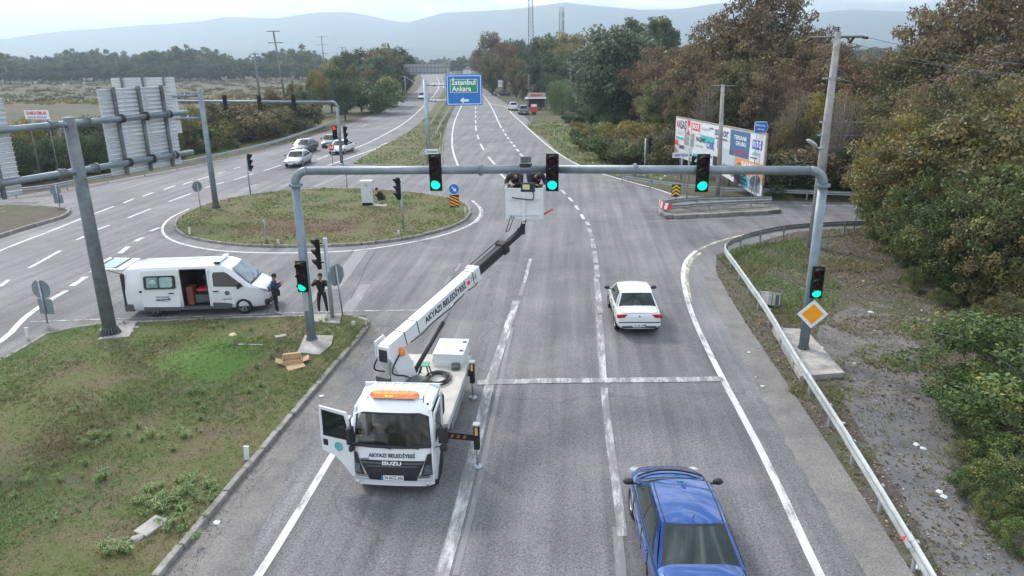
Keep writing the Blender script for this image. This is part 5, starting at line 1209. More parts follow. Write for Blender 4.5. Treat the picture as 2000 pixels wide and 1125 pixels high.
# right side, far to near
RT = [
 (1655, 165, 54, 'bare', .8, 'bare twiggy tree right of the utility pole'), (1560, 165, 60, 'bare', .8, 'bare twiggy tree left of the utility pole'), (1385, 150, 70, 'bare', .8, 'bare twiggy tree behind the slim concrete pole'), (1810, 190, 43, 'bare', .9, 'bare twiggy tree poking out of the thicket top'),
 (945, 92, 270, 'm_olive', .9, 'olive tree at the far end of the right tree line'), (962, 70, 240, 'm_brown', .8, 'brown topped tree nearest the road at the far right'), (985, 85, 225, 'm_rust', .9, 'rusty brown tree beside the far right road edge'), (960, 108, 215, 'm_olive', .8, 'olive tree low at the far right road edge'), (1008, 110, 200, 'm_olive', .8, 'low olive tree behind the dark parked car'), (1000, 78, 290, 'm_dark', 1.1, 'dark tree behind the rusty one on the right'),
 (1035, 78, 250, 'm_dark', 1.0, 'dark rounded tree below the tall mast'), (1065, 70, 230, 'm_dark', .9, 'dark tree between the two masts'), (1088, 62, 225, 'm_mid', .8, 'green tree below the shorter mast'), (1110, 72, 215, 'm_yellow', .8, 'golden yellow tree right of the shorter mast'), (1138, 72, 205, 'm_yellow', .8, 'second golden tree, further right'), (1160, 88, 200, 'm_dark', .9, 'dark tree right of the golden ones'), (1055, 108, 190, 'm_dark', .9, 'dark broad tree above the kiosk'), (1090, 100, 185, 'm_dark', 1.0, 'dark broad tree behind the willow'), (1130, 105, 170, 'm_dark', 1.0, 'dark tree behind the timber shed'), (1020, 140, 185, 'm_olive', .7, 'low olive tree left of the kiosk'), (1075, 140, 168, 'm_dark', .9, 'dark low tree behind the kiosk roof'), (1150, 150, 165, 'm_dark', .8, 'dark low tree beside the shed roof'),
 (1232, 30, 175, 'poplar', 1.1, 'leftmost of the tall poplars'), (1250, 42, 178, 'poplar', 1.1, 'second tall poplar from the left'), (1276, 30, 172, 'poplar', 1.0, 'third tall poplar from the left'), (1296, 28, 176, 'poplar', 1.2, 'fourth and tallest poplar'), (1316, 52, 174, 'poplar', 1.1, 'rightmost and lower of the tall poplars'),
 (1205, 62, 104, 'm_grey', 1.15, 'big grey green tree standing high above the shed'), (1180, 110, 103, 'm_grey', 1.0, 'grey green tree left part of the tall dark group'), (1232, 112, 108, 'm_dark', .9, 'dark tree below the poplars'), (1200, 165, 99, 'm_dark', .6, 'very dark tree low in front of the shed'), (1238, 130, 100, 'm_dark', .8, 'dark tree left of the rusty thicket'),
 (1280, 100, 96, 'n_rust', 1.0, 'rust coloured tree right of the dark group'), (1325, 95, 90, 'n_rust', 1.0, 'second rust coloured tree above the billboard left corner'), (1295, 150, 84, 'n_mid', .9, 'olive tree in front of the rusty ones'), (1350, 120, 80, 'n_brown', .9, 'brown tree behind the billboard, left part'), (1340, 175, 76, 'n_olive', .7, 'olive tree low behind the billboard left end'),
 (1420, 26, 84, 'n_brown', 1.0, 'tall brown tree behind the slim concrete pole'), (1470, -22, 84, 's_brown', 1.0, 'tallest thinly leaved tree above the billboard'), (1520, -14, 82, 's_brown', .95, 'tall thinly leaved tree right of the tallest one'), (1480, 60, 80, 'n_brown', 1.1, 'dense brown tree under the tallest thin crown'), (1545, 75, 78, 'n_olive', .9, 'olive brown tree left of the big utility pole'), (1400, 110, 78, 'n_brown', .9, 'brown tree between the slim pole and rust trees'),
 (1450, 120, 72, 'n_olive', .9, 'brown tree close behind the billboard centre'), (1515, 130, 68, 'n_brown', .9, 'brown tree close behind the billboard right end'), (1580, 100, 74, 'n_rust', 1.0, 'reddish tree behind the utility pole top'), (1600, 60, 90, 's_rust', .9, 'thin reddish tree rising behind the utility pole'),
 (1640, 92, 72, 'n_rust', 1.0, 'reddish brown tree right of the utility pole'), (1690, 125, 68, 'n_olive', 1.0, 'brown tree in the dip right of the pole'), (1720, 100, 70, 'bare', .9, 'bare grey twiggy tree in the dip'), (1745, 118, 64, 's_rust', 1.0, 'brown tree below the power wires'), (1790, 90, 62, 'n_olive', 1.0, 'olive brown tree under the power wires'), (1835, 10, 66, 's_brown', .8, 'slender thin tree left of the big right crown'), (1905, -30, 60, 's_brown', 1.0, 'tall airy tree in the top right corner'), (1965, -15, 58, 's_brown', 1.0, 'second airy tree in the top right corner'), (1880, 75, 58, 'n_olive', 1.0, 'dense brown tree under the airy crowns'), (1950, 95, 52, 'n_brown', 1.0, 'brown tree at the right picture edge'), (2030, 60, 52, 'n_brown', 1.1, 'brown tree beyond the right picture edge'), (2015, -20, 64, 's_rust', 1.0, 'airy tree at the extreme top right'),
 (1570, 190, 62, 'n_olive', .8, 'olive tree low behind the blue arrow sign'), (1620, 180, 60, 'n_yellow', .9, 'yellowing tree just right of the lamp'), (1665, 210, 56, 'n_olive', .8, 'olive tree low right of the utility pole'), (1720, 190, 56, 'n_olive', .9, 'brown tree above the far guardrail end'), (1540, 240, 58, 'n_olive', .55, 'low olive growth at the billboard right post'), (1600, 260, 56, 'n_dark', .55, 'dark low growth behind the portal corner'), (1660, 275, 53, 'n_dark', .6, 'dark low growth above the far guardrail'), (1790, 175, 50, 'n_olive', 1.0, 'olive tree above the dark thicket'), (1850, 160, 47, 's_rust', 1.0, 'brown tree above the near thicket'), (1920, 160, 43, 'n_olive', 1.0, 'olive tree at the right over the thicket'), (1990, 180, 40, 'n_brown', 1.0, 'brown tree at right edge over the thicket'),
]
for px, ty, Y, k, w, lab in RT: tp(px, ty, Y, k, w * .92, lab, group='trees of the right hand wood')
plant('willow', PY(1098, 180, 138).x, 138, PY(1098, 157, 138).z + .4, .95, 'pale weeping willow beside the kiosk', group=None)
SB = [(1165, 232, 84), (1190, 240, 80), (1215, 236, 82), (1240, 245, 78), (1265, 238, 80), (1290, 240, 78), (1180, 258, 74), (1210, 262, 72), (1240, 268, 70), (1270, 262, 70), (1300, 262, 68), (1135, 238, 92), (1150, 250, 84), (1320, 250, 72)]
for i, (px, ty, Y) in enumerate(SB):
    k = random.choice(['b_olive', 'b_yellow', 'b_yellow', 'b_mid']); tp(px, ty, Y, k, random.uniform(.9, 1.2), '%s leafy olive to yellow bush in the bank left of the billboard' % ORD[i], 'bush', 'bush', 'bushes on the bank left of the billboard')
for px, ty, Y, k, lab in ((1108, 222, 118, 'b_dark', 'dark rounded bush in front of the willow'), (1128, 222, 112, 'b_dark', 'second dark bush right of the rounded one'), (1150, 205, 118, 'b_dark', 'dark bush below the timber shed'), (1175, 215, 104, 'b_dark', 'dark bush right below the shed'), (1205, 215, 98, 'b_dark', 'dark bush under the tall grey green tree')): tp(px, ty, Y, k, 1.0, lab, 'bush', 'bush')
# hidden understory behind the exit road
for px, Y in [(1520 + i * 26, 54 + (i % 3) * 3) for i in range(12)]: tp(px, 300 + random.uniform(-14, 14), Y, random.choice(['b_dark', 'b_olive', 'b_brown']), 1.3, 'low shrub at the foot of the wood behind the far guardrail', 'bush', 'bush', 'low shrubs behind the far guardrail')
# near thicket on the right
NT = [(1735, 300, 44, 'w_olive', .8, 'olive leaved tree at the leftmost edge of the thicket'), (1845, 165, 41, 'w_olive', .9, 'olive tree rising out of the middle of the thicket'), (1950, 130, 38, 'w_olive', .8, 'tall olive tree rising at the right of the thicket'), (1760, 255, 42, 'w_olive', 1.0, 'olive leaved tree reaching over the curved guardrail end'), (1800, 230, 38, 'w_yel', 1.0, 'yellowing tree at the heart of the right thicket'), (1860, 235, 35, 'w_olive', 1.1, 'olive tree in the right thicket, lower'), (1930, 215, 34, 'w_yel', 1.1, 'yellowing tree at the right edge of the thicket'), (2000, 190, 32, 'w_olive', 1.1, 'olive tree cut by the right picture edge'), (1750, 330, 37, 'w_tree', .8, 'dark green low tree at the left front of the thicket'), (1830, 340, 32, 'w_tree', .9, 'dark green tree at the front of the thicket'), (1910, 350, 29, 'w_tree', 1.0, 'green tree front right of the thicket'), (1990, 370, 27, 'w_olive', .9, 'olive tree at the right edge above the shrubs'), (1790, 430, 33, 'w_tree', .7, 'low green growth under the thicket'), (2060, 300, 27, 'w_tree', 1.0, 'green tree just outside the right edge')]
for px, ty, Y, k, w, lab in NT: tp(px, ty, Y, k, w, lab, group='trees of the near right thicket')
WS = [(1985, 560, 22, 'w_olive', .8), (1960, 640, 20, 'w_fresh', 1.5), (2010, 620, 18.5, 'w_fresh', 1.6), (1900, 730, 20.5, 'w_dark', 1.0), (1950, 720, 18, 'w_fresh', 1.4), (1990, 760, 16.5, 'w_dark', 1.4), (1880, 800, 18.6, 'w_fresh', 1.2), (1930, 830, 16.8, 'w_dark', 1.3), (1985, 850, 15.4, 'w_fresh', 1.3), (1900, 900, 15.8, 'w_dark', 1.1), (1950, 930, 14.6, 'w_fresh', 1.3), (2000, 960, 13.6, 'w_dark', 1.2), (1880, 975, 14.6, 'w_fresh', .8), (1930, 1010, 13.6, 'w_dark', .9), (2040, 900, 14, 'w_dark', 1.4), (1985, 1060, 12.6, 'w_fresh', 1.0), (1860, 640, 24, 'w_dark', .9), (1920, 600, 24, 'w_dark', 1.2), (1850, 560, 28, 'w_dark', 1.1), (1790, 520, 30, 'w_dark', .8)]
WS.sort(key=lambda q: q[1]); cnt = {}
for i, (px, ty, Y, k, w) in enumerate(WS):
    if PY(px, ty, Y).z > 3.2 and k in ('w_fresh', 'w_dark'): k = {'w_fresh': 'w_tall', 'w_dark': 'w_tallg'}[k]; w *= .75
    c = {'w_fresh': 'bright green leafy shrub', 'w_tall': 'tall bright green shrub', 'w_tallg': 'tall darker green shrub', 'w_dark': 'darker green leafy shrub', 'w_olive': 'olive leaved young tree'}[k]
    cnt[c] = cnt.get(c, -1) + 1
    tp(px, ty, Y, k, w, '%s %s from the top, spilling over the lower right path' % (ORD[cnt[c]], c), 'bush', 'shrub', c + 's at the lower right')

rgs = np.random.RandomState(77); FC, FN, FT = [], [], []
for k in range(420):
    q = P(rgs.uniform(-60, 640), rgs.uniform(157, 205) ** 1.0); r_ = rgs.uniform(.8, 2.6); nn_ = int(20 + r_ * 16); d_ = rgs.normal(0, 1, (nn_, 3)); d_ /= np.linalg.norm(d_, axis=1)[:, None]; d_[:, 2] = abs(d_[:, 2]) * .5
    if q.y < 75 or q.y > 620: continue
    FC.append(np.array([q.x, q.y, .1]) + d_ * r_ * rgs.uniform(.3, 1, (nn_, 1)) * np.array([1.6, 1.6, .8])); FN.append(d_); FT.append(np.clip(rgs.normal(.5, .25) + rgs.normal(0, .1, nn_), 0, 1))
tag(link('field_scrub', leaves_mesh('field_scrub', np.concatenate(FC), np.concatenate(FN), .75, np.concatenate(FT), LM['olive'], seed=5)), kind='stuff')
# ------------------------------------------------------------------ grass and litter, nobody could count them
from mathutils.geometry import intersect_point_line
def inpoly(X, Y, poly):
    c = np.zeros(len(X), bool); n = len(poly); j = n - 1
    for i in range(n):
        xi, yi, xj, yj = poly[i].x, poly[i].y, poly[j].x, poly[j].y
        if yi != yj: c ^= ((yi > Y) != (yj > Y)) & (X < (xj - xi) * (Y - yi) / (yj - yi) + xi)
        j = i
    return c
BLADE = leaf_mat('grass_blades', [(0, (.20, .145, .085)), (.3, (.21, .185, .080)), (.5, (.155, .185, .060)), (.75, (.13, .23, .060)), (1, (.28, .33, .15))], .2)
def nfield(X, Y, s, seed):
    rg = np.random.RandomState(seed); o = np.zeros_like(X)
    for k in range(14):
        a = rg.uniform(0, 6.28); f = s * rg.uniform(.5, 2.6); o += np.sin(X * f * np.cos(a) + Y * f * np.sin(a) + rg.uniform(0, 6.28))
    return o / 14 ** .5
def grass(name, poly, dens, hgt, z, seed, ymax=1e9, ymin=9.5, wid=.012, xmax=1e9, base=.42, green=()):
    xs = [p.x for p in poly]; ys = [p.y for p in poly]; x0, x1, y0, y1 = max(min(xs), -30), min(max(xs), xmax), max(min(ys), ymin), min(max(ys), ymax)
    rg = np.random.RandomState(seed); n = int((x1 - x0) * (y1 - y0) * dens)
    X = rg.uniform(x0, x1, n); Y = rg.uniform(y0, y1, n); k = inpoly(X, Y, poly); f = nfield(X, Y, 1.1, seed); k &= (f + rg.normal(0, .6, n)) > -.9; X, Y, f = X[k], Y[k], f[k]
    n = len(X); B = 5
    h = hgt * (.6 + .5 * np.clip(f + .6, 0, 2)) ; X = np.repeat(X, B); Y = np.repeat(Y, B); h = np.repeat(h, B) * rg.uniform(.5, 1.35, n * B); f2 = np.repeat(nfield(X[::B], Y[::B], .5, seed + 3), B)
    a = rg.uniform(0, 6.28, n * B); lean = rg.uniform(.25, 1.1, n * B); w = wid * rg.uniform(.7, 1.4, n * B)
    X = X + rg.normal(0, .03, n * B); Y = Y + rg.normal(0, .03, n * B)
    dx, dy = np.cos(a), np.sin(a)
    V = np.stack([np.stack([X - dy * w, Y + dx * w, np.full_like(X, z)], 1), np.stack([X + dy * w, Y - dx * w, np.full_like(X, z)], 1), np.stack([X + dx * lean * h, Y + dy * lean * h, z + h * (1.1 - lean * .45)], 1)], 1).reshape(-1, 3).astype(np.float32)
    m = len(X); me = bpy.data.meshes.new(name); me.vertices.add(3 * m); me.vertices.foreach_set('co', V.ravel()); me.loops.add(3 * m); me.loops.foreach_set('vertex_index', np.arange(3 * m, dtype=np.int32))
    me.polygons.add(m); me.polygons.foreach_set('loop_start', np.arange(0, 3 * m, 3, dtype=np.int32)); me.polygons.foreach_set('loop_total', np.full(m, 3, dtype=np.int32)); me.update(calc_edges=True)
    tint = base + f2 * .20 + rg.normal(0, .12, m)
    for (gx, gy, gr, dv) in green: tint += dv * np.exp(-((X - gx) ** 2 + (Y - gy) ** 2) / gr ** 2)
    at = me.attributes.new('tint', 'FLOAT', 'FACE'); at.data.foreach_set('value', np.clip(tint, 0, 1).astype(np.float32)); me.materials.append(BLADE)
    return tag(link(name, me), kind='stuff')
grass('grass', ISL_A, 120, .085, .12, 5, green=[(_pt.x, _pt.y, 2.0, .30)])
grass('grass', ISL_B, 34, .10, .12, 6, wid=.02, green=[(_pb.x, _pb.y, 3.2, -.3)])
grass('grass', MED, 8, .13, .08, 7, ymax=140, wid=.035)
grass('roadside_grass', [Vector((p.x, p.y, 0)) for p in vr[len(vr) // 2 - 8:]] + Q((30, 2), (40, 30), (24, 46)), 16, .12, .0, 8, ymax=44, xmax=26, base=.30, wid=.016)
grass('roadside_grass', G((1400, 505), (1450, 480), (1560, 470), (1640, 560), (1600, 650), (1520, 645), (1450, 560)), 95, .17, .0, 9, base=.60, wid=.016)
for gx, gy, n in ((1600, 765, 1), (1730, 640, 2), (1780, 700, 2), (1650, 520, 2)): c_ = P(gx, gy); grass('roadside_grass', [c_ + Vector((math.cos(k) * 1.1 * n, math.sin(k) * .7 * n, 0)) for k in range(6)], 60, .14, .02, 20 + n + gx, base=.35, wid=.014)
grass('roadside_grass', crom(G((1040, 240), (1100, 236), (1150, 270), (1200, 300), (1260, 322), (1300, 350), (1240, 352), (1165, 333), (1110, 310), (1075, 280)), 1.5, closed=True), 6, .2, .0, 10, wid=.05, base=.5)
# tall coarse weeds: separate tufts
def tuft_mesh(seed, n=26, h=.42):
    rg = random.Random(seed); vs, fs = [], []
    for k in range(n):
        a = rg.uniform(0, 6.28); l = rg.uniform(.35, 1.0) * h; w = .011; dx, dy = math.cos(a), math.sin(a); r = rg.uniform(0, .05); bx, by = dx * r, dy * r; L1 = rg.uniform(.25, .7)
        o = len(vs)
        vs += [(bx - dy * w, by + dx * w, 0), (bx + dy * w, by - dx * w, 0), (bx + dx * l * L1 * .5 - dy * w, by + dy * l * L1 * .5 + dx * w, l * .7), (bx + dx * l * L1 * .5 + dy * w, by + dy * l * L1 * .5 - dx * w, l * .7), (bx + dx * l * L1 * 1.25, by + dy * l * L1 * 1.25, l * .72)]
        fs += [(o, o + 1, o + 3, o + 2), (o + 2, o + 3, o + 4)]
    mb = MB(); mb.add(vs, fs); me = mb.mesh('weed_tuft', BLADE); at = me.attributes.new('tint', 'FLOAT', 'FACE'); at.data.foreach_set('value', [rg.uniform(.6, .98) for _ in me.polygons]); return me
TM = [tuft_mesh(i, 26 + i * 3, .30 + .04 * i) for i in range(5)]
def tuft(px, py, z=.13, s=1.0):
    p = P(px, py); o = link('weed_tuft', random.choice(TM)); o.location = (p.x, p.y, z); o.rotation_euler = (0, 0, random.uniform(0, 6.28)); o.scale = (s,) * 3
    tag(o, 'pale green tuft of coarse grass standing out of the short lawn', 'grass tuft', 'coarse grass tufts in the near lawn')
for cx, cy, sx, sy, n in ((185, 868, 28, 14, 9), (160, 810, 25, 8, 5), (340, 985, 55, 28, 26), (385, 960, 40, 25, 16), (330, 1040, 50, 20, 10), (225, 1090, 35, 16, 10), (370, 860, 25, 10, 6), (410, 790, 40, 20, 8), (210, 950, 30, 14, 6), (300, 860, 60, 40, 8), (60, 1000, 60, 50, 6), (120, 920, 60, 30, 5), (500, 760, 30, 30, 5), (560, 700, 40, 10, 3), (240, 640, 12, 4, 3), (430, 650, 80, 6, 3), (640, 640, 40, 10, 5)):
    for _ in range(n): tuft(random.gauss(cx, sx * .6), random.gauss(cy, sy * .6), s=random.uniform(.4, .85))
# leaf litter, stones and rubbish flecks on the verge
def litter(name, poly, dens, size, col1, col2, z, seed, ymax=60, xmax=40):
    xs = [p.x for p in poly]; ys = [p.y for p in poly]; x0, x1, y0, y1 = min(xs), min(max(xs), xmax), max(min(ys), 9), min(max(ys), ymax)
    rg = np.random.RandomState(seed); n = int((x1 - x0) * (y1 - y0) * dens); X = rg.uniform(x0, x1, n); Y = rg.uniform(y0, y1, n); k = inpoly(X, Y, poly); f = nfield(X, Y, .9, seed); k &= (f + rg.normal(0, .5, n)) > -.2; X, Y = X[k], Y[k]; n = len(X)
    C = np.stack([X, Y, np.full(n, z + size * .25)], 1); Nn = np.tile(np.array([[0, 0, 2.2]]), (n, 1))
    me = leaves_mesh(name, C, Nn, size, rg.uniform(0, 1, n), leaf_mat(name + '_mat', [(0, col1), (1, col2)], .02), seed=seed, aspect=.8); return tag(link(name, me), kind='stuff')
RV_ = [Vector((p.x, p.y, 0)) for p in vr] + Q((30, 2), (45, 20), (45, 46))
litter('leaf_litter', RV_, 32, .085, (.05, .035, .025), (.17, .12, .08), .022, 3, xmax=27, ymax=48)
litter('gravel', RV_, 36, .06, (.14, .13, .12), (.36, .34, .32), .022, 4, xmax=24, ymax=44)
litter('leaf_litter', ISL_A, 7, .05, (.12, .08, .05), (.26, .21, .15), .15, 5)
kb = crom(G((312, 1145), (430, 990), (550, 848), (650, 733), (728, 640)), 1.0); ko = [p + Vector((.5, -.05, 0)) for p in kb]
litter('kerb_debris', kb + ko[::-1], 160, .04, (.05, .04, .03), (.17, .14, .11), .02, 6)
# ------------------------------------------------------------------ vehicles
def carpaint(name, col, rough=.28, coat=.8, metal=0.0, dirt=.12):
    return mat(name, col, rough, metal, .03, 1.2, coat=coat, dirt=dirt, dirtcol=(.30, .28, .25) if sum(col) > 1 else tuple(c * .6 + .04 for c in col))
GLASS = mat('tinted_glass', (.014, .018, .018), .05, 0, .05, 2, spec=.35)
GLASS_G = mat('green_tinted_glass', (.035, .047, .044), .05, 0, .3, 1.6, spec=.5)
TYRE = mat('tyre_rubber', (.018, .018, .019), .85, 0, .2, 20)
RIM = mat('alloy_rim', (.40, .41, .42), .35, .7, .1, 6)
TRIM = mat('black_trim', (.018, .018, .020), .6, 0, .2, 6)
GREYTRIM = mat('grey_trim', (.075, .08, .085), .65, 0, .15, 4)
CHROME = mat('chrome', (.6, .6, .6), .15, 1.0, 0, 3)
HEADL = mat('headlight_glass', (.50, .54, .56), .12, .3, .2, 12, spec=.8)
TAILL = mat('taillight_red', (.36, .012, .015), .2, 0, .2, 12, spec=.6)
AMBER = mat('amber_lens', (.75, .20, .03), .25, 0, .15, 8)
WHITEC = carpaint('white_paint', (.66, .68, .69)); WHITE2 = carpaint('white_paint_truck', (.64, .66, .67), .35)
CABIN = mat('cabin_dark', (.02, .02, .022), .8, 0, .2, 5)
def evalmesh(ob, name):
    bpy.context.view_layer.update()
    me = bpy.data.meshes.new_from_object(ob.evaluated_get(bpy.context.evaluated_depsgraph_get())); me.name = name
    old = ob.data; ob.modifiers.clear(); ob.data = me; bpy.data.meshes.remove(old); return me
def wheel(t, x, y, r=.31, w=.2, steer=0, rim=RIM, spokes=5, side=None):
    side = side if side is not None else (1 if y > 0 else -1)
    M = Matrix.Rotation(steer, 3, 'Z') @ Matrix.Rotation(-side * math.pi / 2, 3, 'X')     # lathe axis +Z -> outward
    mb = MB(); mb.lathe([(r * .62, -w / 2), (r * .93, -w / 2), (r, -w * .36), (r, w * .36), (r * .93, w / 2), (r * .66, w / 2), (r * .62, w * .42)], c=(x, y, r), n=26, M=M, caps=False); tw = mb.build('wheel', TYRE, t)
    mb = MB(); mb.lathe([(r * .68, w * .46), (r * .62, w * .42), (r * .60, w * .30)], c=(x, y, r), n=24, M=M, caps=False); mb.lathe([(r * .16, w * .12), (r * .16, w * .36), (0, w * .38)], c=(x, y, r), n=12, M=M)
    for k in range(spokes):
        a = 2 * math.pi * k / spokes; c = M @ Vector((math.cos(a) * r * .36, math.sin(a) * r * .36, w * .30)) + Vector((x, y, r))
        mb.box(c, (r * .50, r * .13, w * .1), rot=M @ Matrix.Rotation(a, 3, 'Z'))
    mb.build('rim', rim, tw); mb = MB(); mb.lathe([(r * .66, w * .14), (0, w * .14)], c=(x, y, r), n=20, M=M, caps=False); mb.build('brake_disc', TRIM, tw)
def smoothloft(name, secs, m, parent, sub=2, wheels=(), wr=.34, crease=None, W=1.7):
    # secs: list of (x, [(y,z) half section from bottom centre to top centre])
    vs, fs = [], []; k = len(secs[0][1])
    for x, sec in secs:
        full = [(y, z) for y, z in sec] + [(-y, z) for y, z in sec[-2:0:-1]]
        K = len(full); vs += [(x, y, z) for y, z in full]
    n = len(secs)
    for i in range(n - 1):
        for j in range(K): fs.append((i * K + j, i * K + (j + 1) % K, (i + 1) * K + (j + 1) % K, (i + 1) * K + j))
    # caps as strips between mirrored verts
    for base, flip in ((0, False), ((n - 1) * K, True)):
        for j in range(k - 1):
            a, b = base + j, base + j + 1; c, d = base + (K - j - 1) % K, base + (K - j) % K
            if j == 0: f = (a, b, base + K - 1)
            elif j == k - 2: f = (a, b, d)
            else: f = (a, b, c, d)
            if len(set(f)) < 3: continue
            fs.append(f if flip else f[::-1])
    mb = MB(); mb.add(vs, fs, True); ob = mb.build(name, m, parent)
    bm = bmesh.new(); bm.from_mesh(ob.data); bmesh.ops.recalc_face_normals(bm, faces=bm.faces); bm.to_mesh(ob.data); bm.free()
    if sub: s = ob.modifiers.new('s', 'SUBSURF'); s.levels = sub; s.render_levels = sub
    cut = None
    if wheels:
        cb = MB()
        for x, r in wheels:
            for sy in (1, -1): cb.lathe([(r, -.32), (r, .32)], c=(x, sy * (W / 2), r * .88), n=28, axis='Y', smooth=False)
        cut = cb.build('cutter', TRIM)
        bm = bmesh.new(); bm.from_mesh(cut.data); bmesh.ops.recalc_face_normals(bm, faces=bm.faces); bm.to_mesh(cut.data); bm.free()
        b = ob.modifiers.new('b', 'BOOLEAN'); b.object = cut; b.operation = 'DIFFERENCE'; b.solver = 'EXACT'
    evalmesh(ob, name)
    if cut: bpy.data.objects.remove(cut)
    for p in ob.data.polygons: p.use_smooth = True
    try: ob.data.set_sharp_from_angle(angle=R(38))
    except Exception: pass
    return ob
def sedan(label, cat, loc, heading, paint, L=4.3, Wd=1.7, H=1.42, belt=.92, deck=None, hood=.88, xr=(-1.95, -1.15), xf=(.95, .25), boxy=.5, kind='sedan', group=None, glass=GLASS, rimm=RIM, sub=2, name='parked_car', detail=2, plate=None, wr=.31, base=1.28, tailw=.36):
    """x forward, y left. xr=(rear glass base, top), xf=(windscreen base, top)"""
    t = thing(name, label, cat, loc, heading, group)
    deck = deck if deck is not None else belt + .03
    hw = Wd / 2; h2 = L / 2
    def sec(hwf, zb, zs, zt, cr): # half section
        w = hw * hwf
        return [(0, zb), (w * .86, zb), (w * .985, zb + .13), (w, (zb + zs) * .52), (w * .985, zs - .10), (w * (.93 - .03 * boxy * 0), zs), (w * .6, zt + cr * .7), (0, zt + cr)]
    secs = [(-h2, sec(.86, .34, deck - .24, deck - .22, .02)), (-h2 + .04, sec(.93, .27, deck - .06, deck - .02, .03)), (-h2 + .28, sec(.975, .24, deck - .02, deck + .01, .03)), (xr[0] + .05, sec(1, .22, belt, deck + .01, .03)), (-.6, sec(1, .2, belt, belt + .02, .03)), (.3, sec(1, .2, belt - .01, belt + .01, .03)), (xf[0], sec(.995, .2, belt - .05, belt - .02, .04)), (xf[0] + .25, sec(.985, .2, hood - .06, hood - .02, .05)), (h2 - .45, sec(.95, .22, hood - .14, hood - .10, .05)), (h2 - .10, sec(.86, .25, hood - .26, hood - .22, .04)), (h2, sec(.74, .32, hood - .36, hood - .33, .02))]
    fx, rx = base, -base
    body = smoothloft('body', secs, paint, t, sub, ((fx, wr * 1.16), (rx, wr * 1.16)), W=Wd)
    # greenhouse
    wb, wt = hw * .925, hw * .70
    zt = H; zbase = belt - .03
    def lerp(a, b, f): return a + (b - a) * f
    def Sfront(s, v, o=0): # s across -1..1 ; v up
        y = lerp(wb, wt, v) * s; x = lerp(xf[0], xf[1], v) + .20 * (1 - s * s) * (1 - v * .55) ; z = lerp(zbase, zt, v) - (.03 * s * s) * v; return Vector((x + o * .8, y, z + o * .6))
    def Srear(s, v, o=0):
        y = lerp(wb, wt, v) * s; x = lerp(xr[0], xr[1], v) - .12 * (1 - s * s) * (1 - v * .4); z = lerp(zbase, zt, v) - (.03 * s * s) * v; return Vector((x - o * .8, y, z + o * .6))
    def Sside(u, v, sd, o=0): # u 0 rear..1 front
        x = lerp(lerp(xr[0], xr[1], v), lerp(xf[0], xf[1], v), u); bl = 4 * u * (1 - u) * .02
        y = (lerp(wb, wt, v) + bl * (1 - v * .3) + .03 * math.sin(math.pi * v)) * sd; z = lerp(zbase, zt, v) - .03 * v; return Vector((x, y + o * sd, z + o * .3))
    def Sroof(u, s): # u 0..1 rear to front, s -1..1
        a, b = Srear(s, 1), Sfront(s, 1); p = a.lerp(b, u); p.z += .045 * 4 * u * (1 - u) * (1 - s * s * .5); e = abs(s)
        yy = (wt + 4 * u * (1 - u) * .02 * .7) * s; p.y = yy; return p
    def patch(fn, a0, a1, b0, b1, na, nb, mb, flip=False):
        vs = [fn(lerp(a0, a1, i / na), lerp(b0, b1, j / nb)) for j in range(nb + 1) for i in range(na + 1)]
        fs = []
        for j in range(nb):
            for i in range(na):
                q = (j * (na + 1) + i, j * (na + 1) + i + 1, (j + 1) * (na + 1) + i + 1, (j + 1) * (na + 1) + i); fs.append(q[::-1] if flip else q)
        mb.add(vs, fs, True)
    mb = MB(); patch(Sfront, -1, 1, 0, 1, 8, 4, mb); patch(Srear, -1, 1, 0, 1, 8, 4, mb, True)
    for sd in (1, -1): patch(lambda u, v: Sside(u, v, sd), 0, 1, 0, 1, 10, 5, mb, sd > 0)
    mb.build('cabin', paint, t)
    mb = MB(); patch(Sroof, 0, 1, -1, 1, 10, 8, mb); roof = mb.build('roof', paint, t)
    mb = MB(); patch(lambda a, b: Sfront(a, b, .006), -.93, .93, .08, .95, 8, 4, mb); mb.build('windscreen', glass, t)
    mb = MB(); patch(lambda a, b: Srear(a, b, .006), -.86, .86, .14, .93, 8, 4, mb, True); rw = mb.build('rear_window', glass, t)
    if detail > 1:
        mb = MB(); patch(lambda a, b: Srear(a, b, .003), -.92, .92, .08, .975, 8, 4, mb, True); mb.build('window_seal', TRIM, t)
        mb = MB(); patch(lambda a, b: Sfront(a, b, .003), -.97, .97, .02, .99, 8, 4, mb); mb.build('window_seal', TRIM, t)
    for sd in (1, -1):
        spans = ((.16, .50), (.53, .90)) if kind == 'sedan' else ((.10, .46), (.49, .88))
        for u0, u1 in spans:
            def fs_(u, v, sd=sd): return Sside(u, v, sd, .006)
            mb = MB(); patch(fs_, u0, u1, .14, .88, 6, 4, mb, sd > 0); mb.build('side_window', glass, t)
        if detail > 1:
            mb = MB(); patch(lambda u, v: Sside(u, v, sd, .003), .12, .93, .09, .93, 10, 4, mb, sd > 0); mb.build('window_seal', TRIM, t)
        # mirror
        mx = lerp(xf[0], xf[1], .12) - .12; mb = MB(); mb.sphere((mx, sd * (hw + .10), belt + .10), (.08, .12, .075), 10, 8); mb.box((mx, sd * (hw - .02), belt + .05), (.05, .12, .03)); mb.build('mirror', TRIM if detail > 1 and paint is not WHITEC else TRIM, t)
        for x in (.12, -.78):
            mb = MB(); mb.box((x - .12, sd * (hw + .006), belt - .16), (.17, .03, .03), bev=.008); mb.build('door_handle', paint if paint is not WHITEC else TRIM, t)
